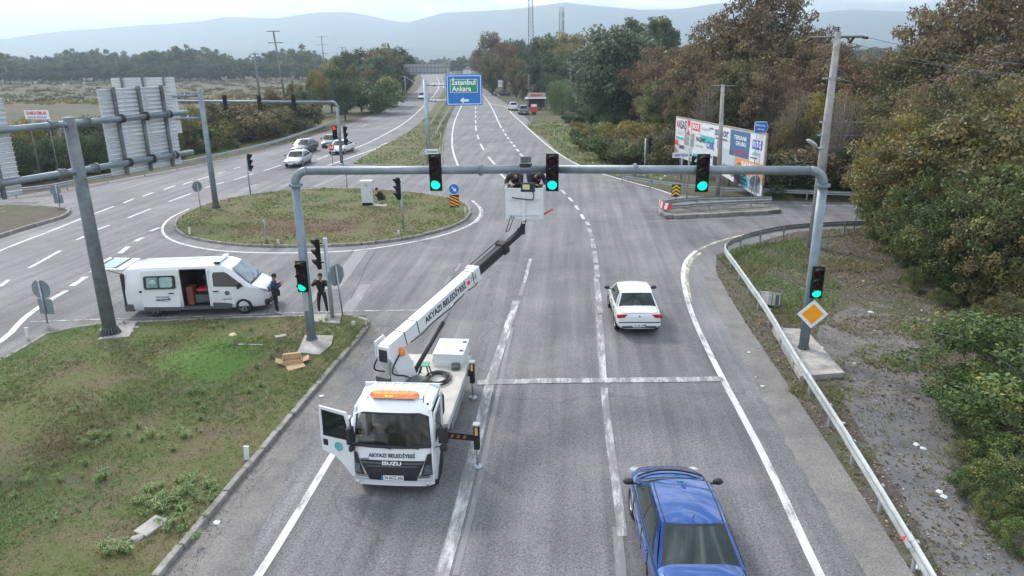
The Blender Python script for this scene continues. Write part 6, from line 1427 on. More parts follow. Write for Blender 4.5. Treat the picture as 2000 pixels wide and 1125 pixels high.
        if detail > 1:
            for x in (.82, -.28, -1.05):
                mb = MB(); mb.box((x, sd * (hw - .003), .56), (.010, .012, .52)); mb.build('door_seam', TRIM, t)
            mb = MB(); mb.box((0, sd * (hw + .002), .50), (L * .44, .018, .05)); mb.build('side_moulding', TRIM if paint is WHITEC else paint, t)
    # lights
    for sd in (1, -1):
        mb = MB(); mb.box((h2 - .20, sd * hw * .66, hood - .29), (.22, .42, .14), rot=Euler((0, .25, -sd * .42)), bev=.04); mb.build('headlight', HEADL, t)
        mb = MB(); mb.box((-h2 + .045, sd * hw * (.99 - tailw / Wd), deck - .17), (.09, tailw, .13 if boxy else .2), rot=Euler((0, 0, sd * .12)), bev=.02); mb.build('taillight', TAILL, t)
    mb = MB(); mb.box((h2 - .09, 0, hood - .30), (.1, hw * .62, .1), bev=.02); mb.build('grille', TRIM, t)
    mb = MB(); mb.box((h2 - .02, 0, .36), (.14, hw * 1.25, .13), bev=.03); mb.build('front_bumper_vent', TRIM, t)
    mb = MB(); mb.box((-h2 + .02, 0, .50), (.13, hw * 1.86, .16), bev=.04); mb.build('rear_bumper', paint, t)
    if detail > 1:
        mb = MB(); mb.box((-h2 - .035, 0, .575), (.05, hw * 1.84, .022)); mb.build('bumper_strip', TRIM, t)
        mb = MB(); mb.box((-h2 - .02, 0, .385), (.02, hw * 1.5, .06)); mb.build('lower_valance', TRIM, t)
    for s2, nm in ((1, 'front'), (-1, 'rear')):
        x = s2 * (h2 + (.045 if s2 < 0 else .055)); mb = MB(); mb.box((x, 0, .45 if s2 < 0 else .42), (.012, .5, .11)); pl = mb.build('number_plate', WHITEP, t)
        if s2 < 0 and plate: text(plate, .11, INK, pl, frame((x - .008, 0, .45), (0, -1, 0), (0, 0, 1)), width=.40, bold=.02)
        mb = MB(); mb.box((x - s2 * -.001 + s2 * .001, s2 * .228, .45 if s2 < 0 else .42), (.013, .045, .11)); mb.build('blue_band', BLUE, pl)
    for x in (fx, rx):
        for sd in (1, -1): wheel(t, x, sd * (hw - .11), wr, .2, rim=rimm)
    mb = MB(); mb.box((0, 0, .30), (L * .9, Wd * .78, .22)); mb.build('underbody', TRIM, t)
    t['_'] = 0; del t['_']
    return t, Sroof, Srear, Sfront
HR = math.atan2(UR.y, UR.x)       # away from the camera along the road
def facing(dx, dy): return math.atan2(dy, dx)
# white sedan driving away
c = (P(1199, 652, .1) + P(1285, 652, .1)) / 2; ctr = c + UR * 2.05; ctr.z = .012
wc, Sro, Sre, Sfr = sedan('old white boxy saloon driving away in the right lane past the stop line', 'car', ctr, HR + R(3.0), WHITEC, L=4.2, Wd=1.70, H=1.41, belt=.93, deck=.97, hood=.86, xr=(-1.42, -1.0), xf=(.95, .32), glass=GLASS_G, plate='54 NK 689', name='white_car', tailw=.42, wr=.29)
mb = MB()
for s in (-.10, .22): p = Sre(s, .16, .02); mb.path([p, Sre(s + .5 * (1 if s > 0 else -1) * .9, .22, .02)], .008, 5)
mb.build('rear_wiper', TRIM, wc)
mb = MB(); mb.lathe([(.035, 0), (.035, .012), (0, .012)], c=(-2.115, 0, .80), n=10, axis='X'); mb.build('badge', CHROME, wc)
for y, s in ((.52, 'RENAULT'), (-.55, '1.4 RNA')): text(s, .05, INK, wc, frame((-2.11, y, .86), (0, -1, 0), (0, 0, 1)), width=.24)
# blue saloon cut by the bottom edge
BLUEC = carpaint('metallic_blue', (.004, .060, .24), .22, 1.0, .45, 0.0)
p0, p1 = P(1392, 1117, 1.02), P(1240, 960, .85)
ctr = Vector((3.47, 12.72, .012))
bc, Sro, Sre, Sfr = sedan('metallic blue saloon cut by the bottom edge of the picture', 'car', ctr, HR + R(3.6), BLUEC, L=4.45, Wd=1.77, H=1.47, belt=.96, deck=1.02, hood=.97, xr=(-1.75, -.95), xf=(1.25, .40), glass=GLASS_G, name='blue_car', boxy=0, wr=.33, base=1.32)
mb = MB(); p = Sro(.04, .0) ; mb.path([p + Vector((.1, 0, -.02)), p + Vector((-.02, 0, .16))], .006, 5); mb.sphere((p.x + .1, 0, p.z - .01), (.06, .03, .02)); mb.build('aerial', TRIM, bc)
mb = MB(); q = Sro(.93, 0); mb.box((q.x, q.y, q.z + .01), (.07, .12, .012)); mb.build('toll_tag', mat('teal_tag', (.02, .16, .25), .4), bc)
for sd in (1, -1):
    mb = MB(); mb.path([Sro(u / 8, sd * .90) + Vector((0, 0, .004)) for u in range(9)], .012, 5); mb.build('roof_groove', TRIM, bc)
mb = MB(); mb.path([Vector((1.36, y / 8 * .72, .985 + .035 * (1 - (y / 8) ** 2))) + Vector((.20 * (1 - (y / 8) ** 2) * 1, 0, 0)) for y in range(-8, 9)], .022, 6); mb.build('cowl', TRIM, bc)

from mathutils.bvhtree import BVHTree
def drape(t, nm, lines, src='body', w=.007):
    b = [k for k in t.children if k.name.split('.')[0] == src][0]; bv = BVHTree.FromPolygons([v.co for v in b.data.vertices], [tuple(p.vertices) for p in b.data.polygons])
    for ln in lines:
        pts = []
        for a, c in zip(ln, ln[1:]):
            for k in range(8):
                f = k / 8; x, y = a[0] + (c[0] - a[0]) * f, a[1] + (c[1] - a[1]) * f; h = bv.ray_cast(Vector((x, y, 3)), Vector((0, 0, -1)))
                if h[0] is not None: pts.append(h[0] + Vector((0, 0, .001)))
        if len(pts) > 2: mb = MB(); mb.path(pts, w, 5); mb.build(nm, TRIM, t)
drape(wc, 'panel_seam', [[(-1.50, .70), (-2.0, .66), (-2.06, .5), (-2.06, -.5), (-2.0, -.66), (-1.50, -.70)], [(1.0, .72), (1.9, .62)], [(1.0, -.72), (1.9, -.62)]])
drape(bc, 'panel_seam', [[(-1.86, .72), (-2.12, .68), (-2.19, .5), (-2.19, -.5), (-2.12, -.68), (-1.86, -.72)], [(1.42, .74), (2.0, .62), (2.1, .3), (2.1, -.3), (2.0, -.62), (1.42, -.74)], [(1.5, .45), (1.95, .34)], [(1.5, -.45), (1.95, -.34)]])
# ---- far cars
SILV = carpaint('silver_paint', (.36, .38, .40), .3, .8, .4); DARKC = carpaint('dark_paint', (.035, .04, .045), .3, .9, .3); TEALC = carpaint('teal_paint', (.02, .075, .09), .3, .9, .2); GREYC = carpaint('grey_paint', (.16, .17, .18), .3, .9, .4); BLACKC = carpaint('black_paint', (.015, .016, .02), .25, .9)
def road_dir(a, b): u = (P(*b) - P(*a)).normalized(); return math.atan2(u.y, u.x)
hd = road_dir((700, 275), (560, 322))
S = dict(sub=1, detail=1)
def at(px, py): p = P(px, py); p.z = .012; return p
sedan('silver saloon leading the queue on the opposite carriageway', 'car', at(583, 322), hd + R(6), SILV, L=4.6, Wd=1.78, H=1.42, belt=.92, glass=GLASS, plate=None, name='silver_car', **S)
sedan('dark grey saloon behind the silver one in the far lane', 'car', at(596, 297), hd + R(2), DARKC, L=4.6, Wd=1.8, H=1.48, belt=.96, xr=(-2.0, -1.2), xf=(1.1, .2), boxy=0, name='dark_car', **S)
sedan('dark teal saloon behind the red light at far left road', 'car', at(646, 286), hd + R(14), TEALC, L=4.4, Wd=1.75, H=1.42, belt=.92, name='teal_car', **S)
sedan('white car partly hidden behind the far portal pole', 'car', at(668, 298), hd - R(2), WHITEC, L=4.6, Wd=1.8, H=1.40, belt=.90, xr=(-2.0, -.9), name='white_car', **S)
sedan('white car approaching far off on the opposite carriageway', 'car', at(826, 193), R(-100), WHITEC, L=4.5, Wd=1.9, H=1.7, belt=1.0, name='white_car', **S)
sedan('white crossover parked at the right roadside near the kiosk', 'car', at(1002, 215), R(95), WHITEC, L=4.4, Wd=1.85, H=1.62, belt=1.05, deck=1.12, hood=1.05, xr=(-2.05, -1.6), xf=(1.1, .3), name='white_car', **S)
sedan('grey crossover parked behind the white one near the kiosk', 'car', at(1022, 223), R(93), GREYC, L=4.5, Wd=1.9, H=1.68, belt=1.05, deck=1.12, hood=1.05, xr=(-2.1, -1.6), xf=(1.1, .3), name='grey_car', **S)
sedan('black car parked sideways under the far right trees', 'car', at(982, 187), R(170), BLACKC, L=4.6, Wd=1.85, H=1.5, belt=.95, name='black_car', **S)

# ---- white van with open side door and tailgate
va, vb = P(243, 621), P(530, 611); vd = (vb - va).normalized(); vh = math.atan2(vd.y, vd.x)
VL, VW, VH = 5.75, 1.95, 2.08
vc = va.lerp(vb, .5) + Vector((-vd.y, vd.x, 0)) * (VW / 2 - .02) + vd * .02; vc.z = .012
van = thing('white_van', 'white municipal van with its side door and tailgate open beside the grass', 'van', vc, vh)
h2 = VL / 2; hw = VW / 2
SIDE = [(-h2 + .03, .42), (-h2, .75), (-h2 + .03, 1.15), (-h2 + .10, 1.90), (-h2 + .22, 2.03), (-h2 + .6, VH), (.9, VH - .01), (1.15, VH - .05), (1.45, 1.95), (2.25, 1.22), (2.65, 1.08), (2.82, .92), (2.88, .60), (2.84, .34), (2.6, .24), (-h2 + .3, .26)]
def vy(z, x): # half width by height
    a = hw if z < 1.15 else hw - (z - 1.15) * .14
    return a - max(0, x - 2.0) ** 2 * .34
def van_body():
    secs = []
    xs = [-h2, -h2 + .05, -h2 + .2, -1.9, -1.0, -.55, .55, .75, .95, 1.2, 1.45, 1.75, 2.05, 2.25, 2.45, 2.65, 2.80, 2.88]
    def top(x):
        pts = [(-h2, 1.86), (-h2 + .05, 1.93), (-h2 + .2, 2.03), (-1.9, VH), (.95, VH), (1.2, VH - .045), (1.45, 1.93), (2.25, 1.235), (2.45, 1.16), (2.65, 1.06), (2.80, .90), (2.88, .66)]
        return float(np.interp(x, [p[0] for p in pts], [p[1] for p in pts]))
    return xs, top
xs, topf = van_body()
def vsec(x):
    T = topf(x); zb = .26 if -h2 + .1 < x < 2.7 else .32; w = hw - max(0, x - 1.9) ** 2 * .26 - (0.05 if x < -h2 + .03 else 0)
    zs = min(1.12, T - .10); tw = w - max(0, (T - 1.15)) * .16
    return [(0, zb), (w * .9, zb), (w * .985, zb + .1), (w, .72), (w, zs), (lerp_(w, tw, .5), zs + (T - .12 - zs) * .5), (tw, T - .12), (tw * .94, T - .03), (tw * .6, T), (0, T + .015)]
def lerp_(a, b, f): return a + (b - a) * f
secs = [(x, vsec(x)) for x in xs]
ob = smoothloft('body', secs, WHITEC, van, 0, ((1.88, .38), (-1.72, .38)), W=VW)
# open side door bay (near side, local -y): take the skin away and set a dark lining behind it
bm = bmesh.new(); bm.from_mesh(ob.data)
kill = [f for f in bm.faces if -.56 < f.calc_center_median().x < .56 and f.calc_center_median().y < -hw + .25 and .40 < f.calc_center_median().z < 1.93]
bmesh.ops.delete(bm, geom=kill, context='FACES'); bm.to_mesh(ob.data); bm.free()
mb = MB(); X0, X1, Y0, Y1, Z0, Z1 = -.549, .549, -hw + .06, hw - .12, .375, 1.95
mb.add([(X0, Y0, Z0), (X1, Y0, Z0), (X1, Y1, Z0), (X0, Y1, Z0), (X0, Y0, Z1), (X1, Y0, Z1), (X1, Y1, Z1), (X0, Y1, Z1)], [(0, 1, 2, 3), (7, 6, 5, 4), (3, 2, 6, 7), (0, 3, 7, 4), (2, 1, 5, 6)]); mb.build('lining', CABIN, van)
for x in (X0 - .02, X1 + .02): mb = MB(); mb.box((x, -hw + .04, 1.16), (.06, .07, 1.60)); mb.build('door_jamb', WHITEC, van)
def side_y(x, z):
    T = topf(x); w = hw - max(0, x - 1.9) ** 2 * .26; zs = min(1.12, T - .10); tw = w - max(0, (T - 1.15)) * .16
    return w if z < zs else lerp_(w, tw, (z - zs) / max(.01, (T - .12 - zs)))
def side_poly(name, poly, m, off=.012, sd=-1, parent=None, th=.008):
    vs = [(x, sd * (side_y(x, z) + off), z) for x, z in poly]; vs2 = [(x, sd * (side_y(x, z) + off - th), z) for x, z in poly]; n = len(poly)
    fs = [tuple(range(n)) if sd > 0 else tuple(range(n)), tuple(range(n, 2 * n))[::-1]] + [(i, (i + 1) % n, n + (i + 1) % n, n + i) for i in range(n)]
    mb = MB(); mb.add(vs + vs2, fs); return mb.build(name, m, parent or van)
def rrect(x0, x1, z0, z1, r=.08, n=3):
    o = []
    for cx, cz, a in ((x1 - r, z0 + r, -90), (x1 - r, z1 - r, 0), (x0 + r, z1 - r, 90), (x0 + r, z0 + r, 180)):
        for k in range(n + 1): t = R(a + 90 * k / n); o.append((cx + r * math.cos(t), cz + r * math.sin(t)))
    return o
# sliding door pushed back, standing proud of the flank
sdoor = side_poly('sliding_door', rrect(-2.10, -.62, .40, 1.97, .08), WHITEC, .075, th=.05)
dwin = side_poly('door_window', rrect(-1.98, -.72, 1.20, 1.74, .08), TRIM, .085, parent=sdoor)
TEALG = mat('pale_green_glass', (.16, .30, .28), .08, 0, .25, 3, spec=.7)
side_poly('pane', rrect(-1.86, -1.42, 1.27, 1.68, .03), TEALG, .092, parent=dwin, th=.006); side_poly('pane', rrect(-1.36, -.84, 1.27, 1.68, .08), TEALG, .092, parent=dwin, th=.006)
mb = MB(); mb.lathe([(.12, 0), (.12, .004), (.09, .004), (.09, 0)], c=(-1.62, -(side_y(-1.6, 1.48) + .10), 1.48), n=20, axis='Y', smooth=False); mb.prism([(-.05 - 1.62, 1.42), (.05 - 1.62, 1.42), (-1.62, 1.54)], 'Y', -(side_y(-1.6, 1.48) + .106), -(side_y(-1.6, 1.48) + .10)); mb.build('crest', WHITEP, sdoor)
text('BÜYÜKŞEHİR', .085, INK, sdoor, frame((-1.28, -(hw + .082), .86), (1, 0, 0), (0, 0, 1)), width=.55, bold=.01)
text('ulaşımda', .13, INK, sdoor, frame((-1.28, -(hw + .082), .76), (1, 0, .06), (0, 0, 1)), width=.6, bold=.03); text('sakarya', .05, INK, sdoor, frame((-1.2, -(hw + .082), .68), (1, 0, 0), (0, 0, 1)), width=.3)
mb = MB(); mb.box((-.92, -(hw + .10), 1.02), (.22, .04, .045), bev=.012); mb.build('door_handle', TRIM, sdoor)
mb = MB(); mb.box((-2.16, -(hw + .02), 1.10), (.09, .05, .07)); mb.build('fuel_flap_latch', TRIM, van)
side_poly('lower_trim', [(-2.10, .27), (-.62, .27), (-.62, .41), (-2.10, .46)], GREYTRIM, .083, th=.05)
# front door
side_poly('front_door', [(.63, .42), (1.50, .42), (1.62, .62), (1.86, .84), (1.98, 1.18), (1.30, 1.84), (1.05, 1.93), (.70, 1.93), (.63, 1.86)], WHITEC, .010)
side_poly('door_window', [(.76, 1.22), (1.98, 1.17), (1.86, 1.30), (1.34, 1.74), (1.22, 1.80), (.80, 1.80), (.74, 1.70)], GLASS, .016)
side_poly('door_window', [(-.72, 1.22), (.5, 1.22), (.5, 1.75), (-.72, 1.75)], GLASS, .010, sd=1); side_poly('door_window', [(.76, 1.22), (1.98, 1.17), (1.86, 1.30), (1.34, 1.74), (1.22, 1.80), (.80, 1.80), (.74, 1.70)], GLASS, .010, sd=1)
side_poly('lower_trim', [(.66, .26), (1.36, .26), (1.46, .46), (1.10, .52), (.66, .54)], GREYTRIM, .014)
mb = MB(); mb.box((.84, -(hw + .03), 1.02), (.22, .04, .045), bev=.012); mb.build('door_handle', TRIM, van)
mb = MB(); mb.lathe([(.10, 0), (.10, .006), (0, .006)], c=(1.28, -(hw + .018), .93), n=18, axis='Y', smooth=False); mb.build('crest', mat('crest_dark', (.08, .12, .12), .5, var=.6, scale=20), van)
text('T R A F İ K', .09, INK, van, frame((1.25, -(hw + .018), .66), (1, 0, 0), (0, 0, 1)), width=.42, bold=.02)
mb = MB(); mb.box((1.80, -(hw + .16), 1.27), (.10, .2, .26), bev=.04); mb.box((1.84, -(hw + .03), 1.2), (.06, .12, .05)); mb.build('mirror', TRIM, van)
mb = MB(); mb.box((1.80, (hw + .16), 1.27), (.10, .2, .26), bev=.04); mb.build('mirror', TRIM, van)
# windscreen, bonnet line
def wsx(v): return 2.22 - v * .74
mb = MB(); vs = []; fs = []
for j in range(5):
    v = j / 4; z = lerp_(1.30, 1.90, v); w = lerp_(.86, .74, v)
    for i in range(9):
        s = i / 4 - 1; vs.append((lerp_(2.19, 1.51, v) + .02 + .03 * (1 - s * s), w * s, z + .02))
for j in range(4):
    for i in range(8): a = j * 9 + i; fs.append((a, a + 1, a + 10, a + 9))
mb.add(vs, fs, True); mb.build('windscreen', mat('windscreen_pale', (.15, .19, .20), .06, 0, .5, 3, spec=.8), van)
mb = MB(); mb.path([(2.24, -.8, 1.27), (2.28, 0, 1.29), (2.24, .8, 1.27)], .03, 6); mb.build('cowl', TRIM, van)
for y in (-.4, .25): mb = MB(); mb.path([(2.26, y, 1.30), (2.10, y + .5, 1.45)], .01, 5); mb.build('wiper', TRIM, van)
for sd in (-1, 1):
    mb = MB(); mb.box((2.66, sd * .70, .94), (.42, .20, .17), rot=Euler((0, .35, -sd * .45)), bev=.05); mb.build('headlight', HEADL, van)
    mb = MB(); mb.box((2.74, sd * .66, .915), (.22, .12, .08), rot=Euler((0, .35, -sd * .45)), bev=.02); mb.build('headlight_bowl', TRIM, van)
for k in range(3): mb = MB(); mb.box((2.87 - k * .004, 0, .83 + k * .065), (.05, 1.05 - k * .08, .028), bev=.01); mb.build('grille_bar', CHROME, van)
mb = MB(); mb.box((2.83, 0, .88), (.06, 1.15, .24), bev=.03); mb.build('grille', TRIM, van)
mb = MB(); mb.box((2.80, 0, .42), (.22, 1.70, .28), bev=.08); mb.build('front_bumper', TRIM, van)
for sd in (1, -1): mb = MB(); mb.box((2.80, sd * .62, .34), (.22, .30, .06), rot=Euler((0, 0, -sd * .3)), bev=.02); mb.build('bumper_insert', WHITEC, van)
mb = MB(); mb.box((2.925, 0, .50), (.012, .5, .11)); mb.build('number_plate', WHITEP, van)
for x in (1.88, -1.72):
    for sd in (1, -1): wheel(van, x, sd * (hw - .11), .335, .22, spokes=6)
mb = MB(); mb.box((-h2 + .06, -.0, 1.08), (.14, VW + .02, 1.55), bev=.05); mb.build('tail_frame', TRIM, van)
mb = MB(); mb.box((-h2 + .16, 0, .42), (.40, VW + .03, .34), bev=.06); mb.build('rear_bumper', GREYTRIM, van)
mb = MB(); mb.box((.02, -hw + .02, .36), (1.2, .08, .06)); mb.box((.02, -hw - .01, .29), (1.2, .05, .03)); mb.build('sill', GREYTRIM, van)
# roof ribs, light bar
for y in (-.55, -.28, 0, .28, .55): mb = MB(); mb.box((-.75, y, VH + .022), (3.2, .05, .014), bev=.006); mb.build('roof_rib', WHITEC, van)
mb = MB(); mb.box((.92, 0, VH + .06), (.22, 1.35, .08), bev=.03); mb.box((.98, -.55, VH + .03), (.5, .03, .03)); mb.build('light_bar', WHITEP, van)
mb = MB(); mb.box((.92, -.62, VH + .06), (.24, .12, .085), bev=.03); mb.build('light_bar_end', TRIM, van)
# raised tailgate
tg = MB(); tg.box((0, 0, 0), (1.30, 1.72, .07), bev=.03); tgo = tg.build('tailgate', WHITEC, van, loc=(-h2 - .52, 0, VH - .03), rot=(0, R(3), 0))
mb = MB(); mb.box((-.05, 0, .045), (.62, 1.35, .02), bev=.008); mb.build('rear_window', TEALG, tgo)
mb = MB(); mb.box((.30, 0, .05), (.06, 1.5, .03)); mb.box((-.42, 0, .05), (.06, 1.5, .03)); mb.build('window_seal', TRIM, tgo)
mb = MB(); mb.box((-.55, .1, .05), (.12, .5, .02)); mb.build('number_plate', WHITEP, tgo)
for sd in (1, -1): mb = MB(); mb.tube((-h2 + .1, sd * .78, 1.78), (-h2 - .55, sd * .78, VH - .08), .014, n=6); mb.build('gas_strut', TRIM, van)
# load bay contents
mb = MB(); mb.box((-.30, -.55, .78), (.28, .5, .78), bev=.05); mb.build('rear_seat', mat('brown_vinyl', (.16, .05, .03), .6), van)
mb = MB(); mb.box((.18, -.45, 1.00), (.46, .5, .12), bev=.04); mb.build('red_box', mat('red_bag', (.45, .02, .04), .6), van)
mb = MB(); mb.box((.15, -.4, .62), (.6, .6, .35), bev=.04); mb.build('grey_case', GREYTRIM, van)
mb = MB(); mb.sphere((.35, -.5, 1.5), (.13, .12, .15)); mb.box((.38, -.4, 1.15), (.12, .5, .62), bev=.05); mb.build('front_seat', TRIM, van)

# ---- lift truck
TF = (P(690, 945, .35) + P(848, 942, .35)) / 2; TF.z = 0
tX = -UR                                       # forward: towards the camera
TH = math.atan2(tX.y, tX.x)
def T2(x, y, z=0): # truck local -> world (x forward, y left)
    return TF + tX * x + Vector((-tX.y, tX.x, 0)) * y + Vector((0, 0, z))
trk = thing('lift_truck', 'white municipal truck carrying a raised boom lift, its right door swung open', 'truck', TF + Vector((0, 0, .012)), TH)
CW = 1.96; c2 = CW / 2
GLASS_T = bpy.data.materials.new('windscreen_clear'); GLASS_T.use_nodes = True; _n = GLASS_T.node_tree; _n.nodes.clear()
_o = _n.nodes.new('ShaderNodeOutputMaterial'); _tr = N(_n, 'ShaderNodeBsdfTransparent'); _tr.inputs['Color'].default_value = (.34, .40, .39, 1); _gl = N(_n, 'ShaderNodeBsdfGlossy'); _gl.inputs['Roughness'].default_value = .03
_fr = N(_n, 'ShaderNodeFresnel', IOR=1.5); _mx = N(_n, 'ShaderNodeMixShader'); _n.links.new(_fr.outputs[0], _mx.inputs[0]); _n.links.new(_tr.outputs[0], _mx.inputs[1]); _n.links.new(_gl.outputs[0], _mx.inputs[2]); _n.links.new(_mx.outputs[0], _o.inputs['Surface'])
# lower cab shell
def hexa(mb, a, b): # quads between two rings
    n = len(a); o = a + b; mb.add(o, [(i, (i + 1) % n, n + (i + 1) % n, n + i) for i in range(n)] + [tuple(range(n))[::-1], tuple(range(n, 2 * n))])
# front face as a curved loft: x(z, s)
FZ = [(.34, .0), (.46, .035), (.62, .04), (.90, .02), (1.16, -.03), (1.30, -.07)]
def fx_(z, s): return float(np.interp(z, [a for a, b in FZ], [b for a, b in FZ])) - .05 * s * s - (.10 * max(0, abs(s) - .86) / .14) * 1.0
def front_patch(name, z0, z1, s0, s1, m, off=0.0, nz_=6, ns=14, parent=None, shape=None):
    mb = MB(); vs = []; fs = []
    for j in range(nz_ + 1):
        for i in range(ns + 1):
            z = lerp_(z0, z1, j / nz_); s = lerp_(s0, s1, i / ns)
            if shape: z, s = shape(j / nz_, i / ns)
            vs.append((fx_(z, s) + off, s * c2, z))
    for j in range(nz_):
        for i in range(ns): a = j * (ns + 1) + i; fs.append((a, a + 1, a + ns + 2, a + ns + 1))
    mb.add(vs, fs, True); return mb.build(name, m, parent or trk)
front_patch('front_panel', .34, 1.30, -1, 1, WHITE2, nz_=10, ns=24)
def trap(z0, z1, h0, h1): return lambda v, u: (lerp_(z0, z1, v), lerp_(-1, 1, u) * lerp_(h0, h1, v))
front_patch('grille', 0, 0, 0, 0, TRIM, .014, shape=trap(.44, .96, .58, .80))
front_patch('grille_bar', 0, 0, 0, 0, GREYTRIM, .032, shape=trap(.875, .925, .74, .77))
front_patch('grille_bar', 0, 0, 0, 0, GREYTRIM, .030, shape=trap(.80, .84, .60, .68))
text('ISUZU', .13, WHITE_INK, trk, frame((fx_(.9, 0) + .045, 0, .905), (0, 1, 0), (0, 0, 1)), width=.46, bold=.035)
text('AKYAZI BELEDİYESİ', .13, INK, trk, frame((fx_(1.07, 0) + .016, 0, 1.075), (0, 1, 0), (-.12, 0, 1)), width=1.12, bold=.028)
text('N-WIDE', .05, INK, trk, frame((fx_(1.0, .5) + .016, -.66, .985), (0, 1, 0), (0, 0, 1)), width=.2, bold=.02)
front_patch('bumper', .30, .46, -1.0, 1.0, WHITE2, .05, nz_=4, ns=20)
mb = MB(); mb.box((fx_(.55, 0) + .04, 0, .53), (.012, .54, .12)); npl = mb.build('number_plate', WHITEP, trk)
mb = MB(); mb.box((fx_(.55, 0) + .0405, -.245, .53), (.0135, .05, .12)); mb.build('blue_band', BLUE, npl)
text('54 AOZ 606', .12, INK, npl, frame((fx_(.55, 0) + .049, .03, .53), (0, 1, 0), (0, 0, 1)), width=.44, bold=.02)
for sd in (1, -1):
    sh_ = lambda v, u, sd=sd: (lerp_(.56, 1.12, v) , sd * lerp_(lerp_(.68, .86, v), lerp_(.99, .99, v), u))
    front_patch('headlight', 0, 0, 0, 0, TRIM, .022, nz_=5, ns=5, shape=sh_)
    sh2 = lambda v, u, sd=sd: (lerp_(.62, .86, v), sd * lerp_(.76 + v * .05, .95, u)); front_patch('headlight_bowl', 0, 0, 0, 0, mat('lamp_smoke', (.10, .11, .12), .12, .3, .3, 20, spec=.8), .034, nz_=3, ns=3, shape=sh2)
    sh3 = lambda v, u, sd=sd: (lerp_(.52, .59, v), sd * lerp_(.60, .95, u)); front_patch('chrome_strip', 0, 0, 0, 0, CHROME, .036, nz_=1, ns=4, shape=sh3)
    mb = MB(); mb.lathe([(.045, 0), (.045, .02), (0, .025)], c=(.07, sd * .84, .40), n=10, axis='X'); mb.build('fog_lamp', HEADL, trk)
# windscreen opening frame: from z 1.30 to 2.08, raked back
WZ0, WZ1 = 1.30, 2.06; WX0, WX1 = -.07, -.28
def wpt(s, v, o=0): w = lerp_(c2 * .985, c2 * .90, v); return Vector((lerp_(WX0, WX1, v) + .09 * (1 - s * s) - .05 + o, w * s, lerp_(WZ0, WZ1, v) + .02 * (1 - s * s) * v))
mb = MB(); vs = [wpt(i / 7 - 1, j / 4) for j in range(5) for i in range(15)]; fs = [(j * 15 + i, j * 15 + i + 1, (j + 1) * 15 + i + 1, (j + 1) * 15 + i) for j in range(4) for i in range(14)]; mb.add(vs, fs, True); mb.build('windscreen', GLASS_T, trk)
def rimp(s0, s1, v0, v1, m=TRIM, n=8, o=.012, name='windscreen_surround'):
    mb = MB(); vs = []; 
    for j in range(2):
        for i in range(n + 1): vs.append(wpt(lerp_(s0, s1, i / n), lerp_(v0, v1, j), o))
    mb.add(vs, [(i, i + 1, n + 2 + i, n + 1 + i) for i in range(n)], True); return mb.build(name, m, trk)
rimp(-1, 1, -.05, .045); rimp(-1, 1, .955, 1.03); rimp(-1.0, -.945, .0, 1.0, n=2); rimp(.945, 1.0, .0, 1.0, n=2)
for sd in (1, -1):
    mb = MB(); a, b2 = wpt(sd, -.05) + Vector((-.03, sd * .01, 0)), wpt(sd, 1.03) + Vector((-.03, sd * .01, 0)); mb.path([a, b2], [.06, .055], 8); mb.build('pillar', WHITE2, trk)
# roof with ribs
RZ = 2.10; RB = -1.45
mb = MB(); vs = []; nu = 8; nv = 10
for j in range(nv + 1):
    for i in range(nu + 1):
        s = i / nu * 2 - 1; v = j / nv; e = max(0, abs(s) - .8) / .2; x = lerp_(-.26 + .05 * (1 - s * s), RB, v); z = RZ + .20 * min(1, v * 3.2) ** .6 - .10 * e ** 2 - (.03 if v > .96 else 0); vs.append((x, s * c2 * .93, z))
mb.add(vs, [(j * (nu + 1) + i, j * (nu + 1) + i + 1, (j + 1) * (nu + 1) + i + 1, (j + 1) * (nu + 1) + i) for j in range(nv) for i in range(nu)], True); roofo = mb.build('roof', WHITE2, trk)
for y in (-.66, -.44, -.22, 0, .22, .44, .66): mb = MB(); mb.box((-1.0, y, 2.305), (.86, .07, .02), bev=.008); mb.build('roof_rib', WHITE2, roofo)
mb = MB(); mb.box((RB + .02, 0, 1.45), (.05, CW - .06, 1.70)); mb.build('cab_back', WHITE2, trk)
# cab left side (image right): door closed with window
for sd, closed in ((1, True), (-1, False)):
    y = sd * (c2 - .02)
    # rear quarter panel behind door
    mb = MB(); mb.prism([(-1.45, .62), (-1.22, .62), (-1.18, 1.3), (-1.20, 2.12), (-1.45, 2.16)], 'Y', y - .02, y + .02); mb.build('rear_pillar', WHITE2, trk)
    mb = MB(); mb.prism([(-.30, 2.06), (-1.45, 2.10), (-1.45, 2.20), (-.34, 2.16)], 'Y', y - sd * .06 - .025, y - sd * .06 + .025); mb.build('roof_rail', WHITE2, trk)
    mb = MB(); mb.prism([(-.06, .40), (-.16, .40), (-.30, .78), (-.22, 1.30), (-.08, 1.30)], 'Y', y - .02, y + .02); mb.build('front_corner', WHITE2, trk)
    mb = MB(); mb.box((-.75, sd * (c2 - .25), .52), (.85, .5, .14)); mb.build('step', TRIM, trk)
    for k in (0,): mb = MB(); mb.lathe([(.46, -.16), (.50, -.16), (.50, .16), (.46, .16)], c=(-.80, sd * (c2 - .17), .42), n=24, axis='Y'); mb.build('wheel_arch', TRIM, trk)
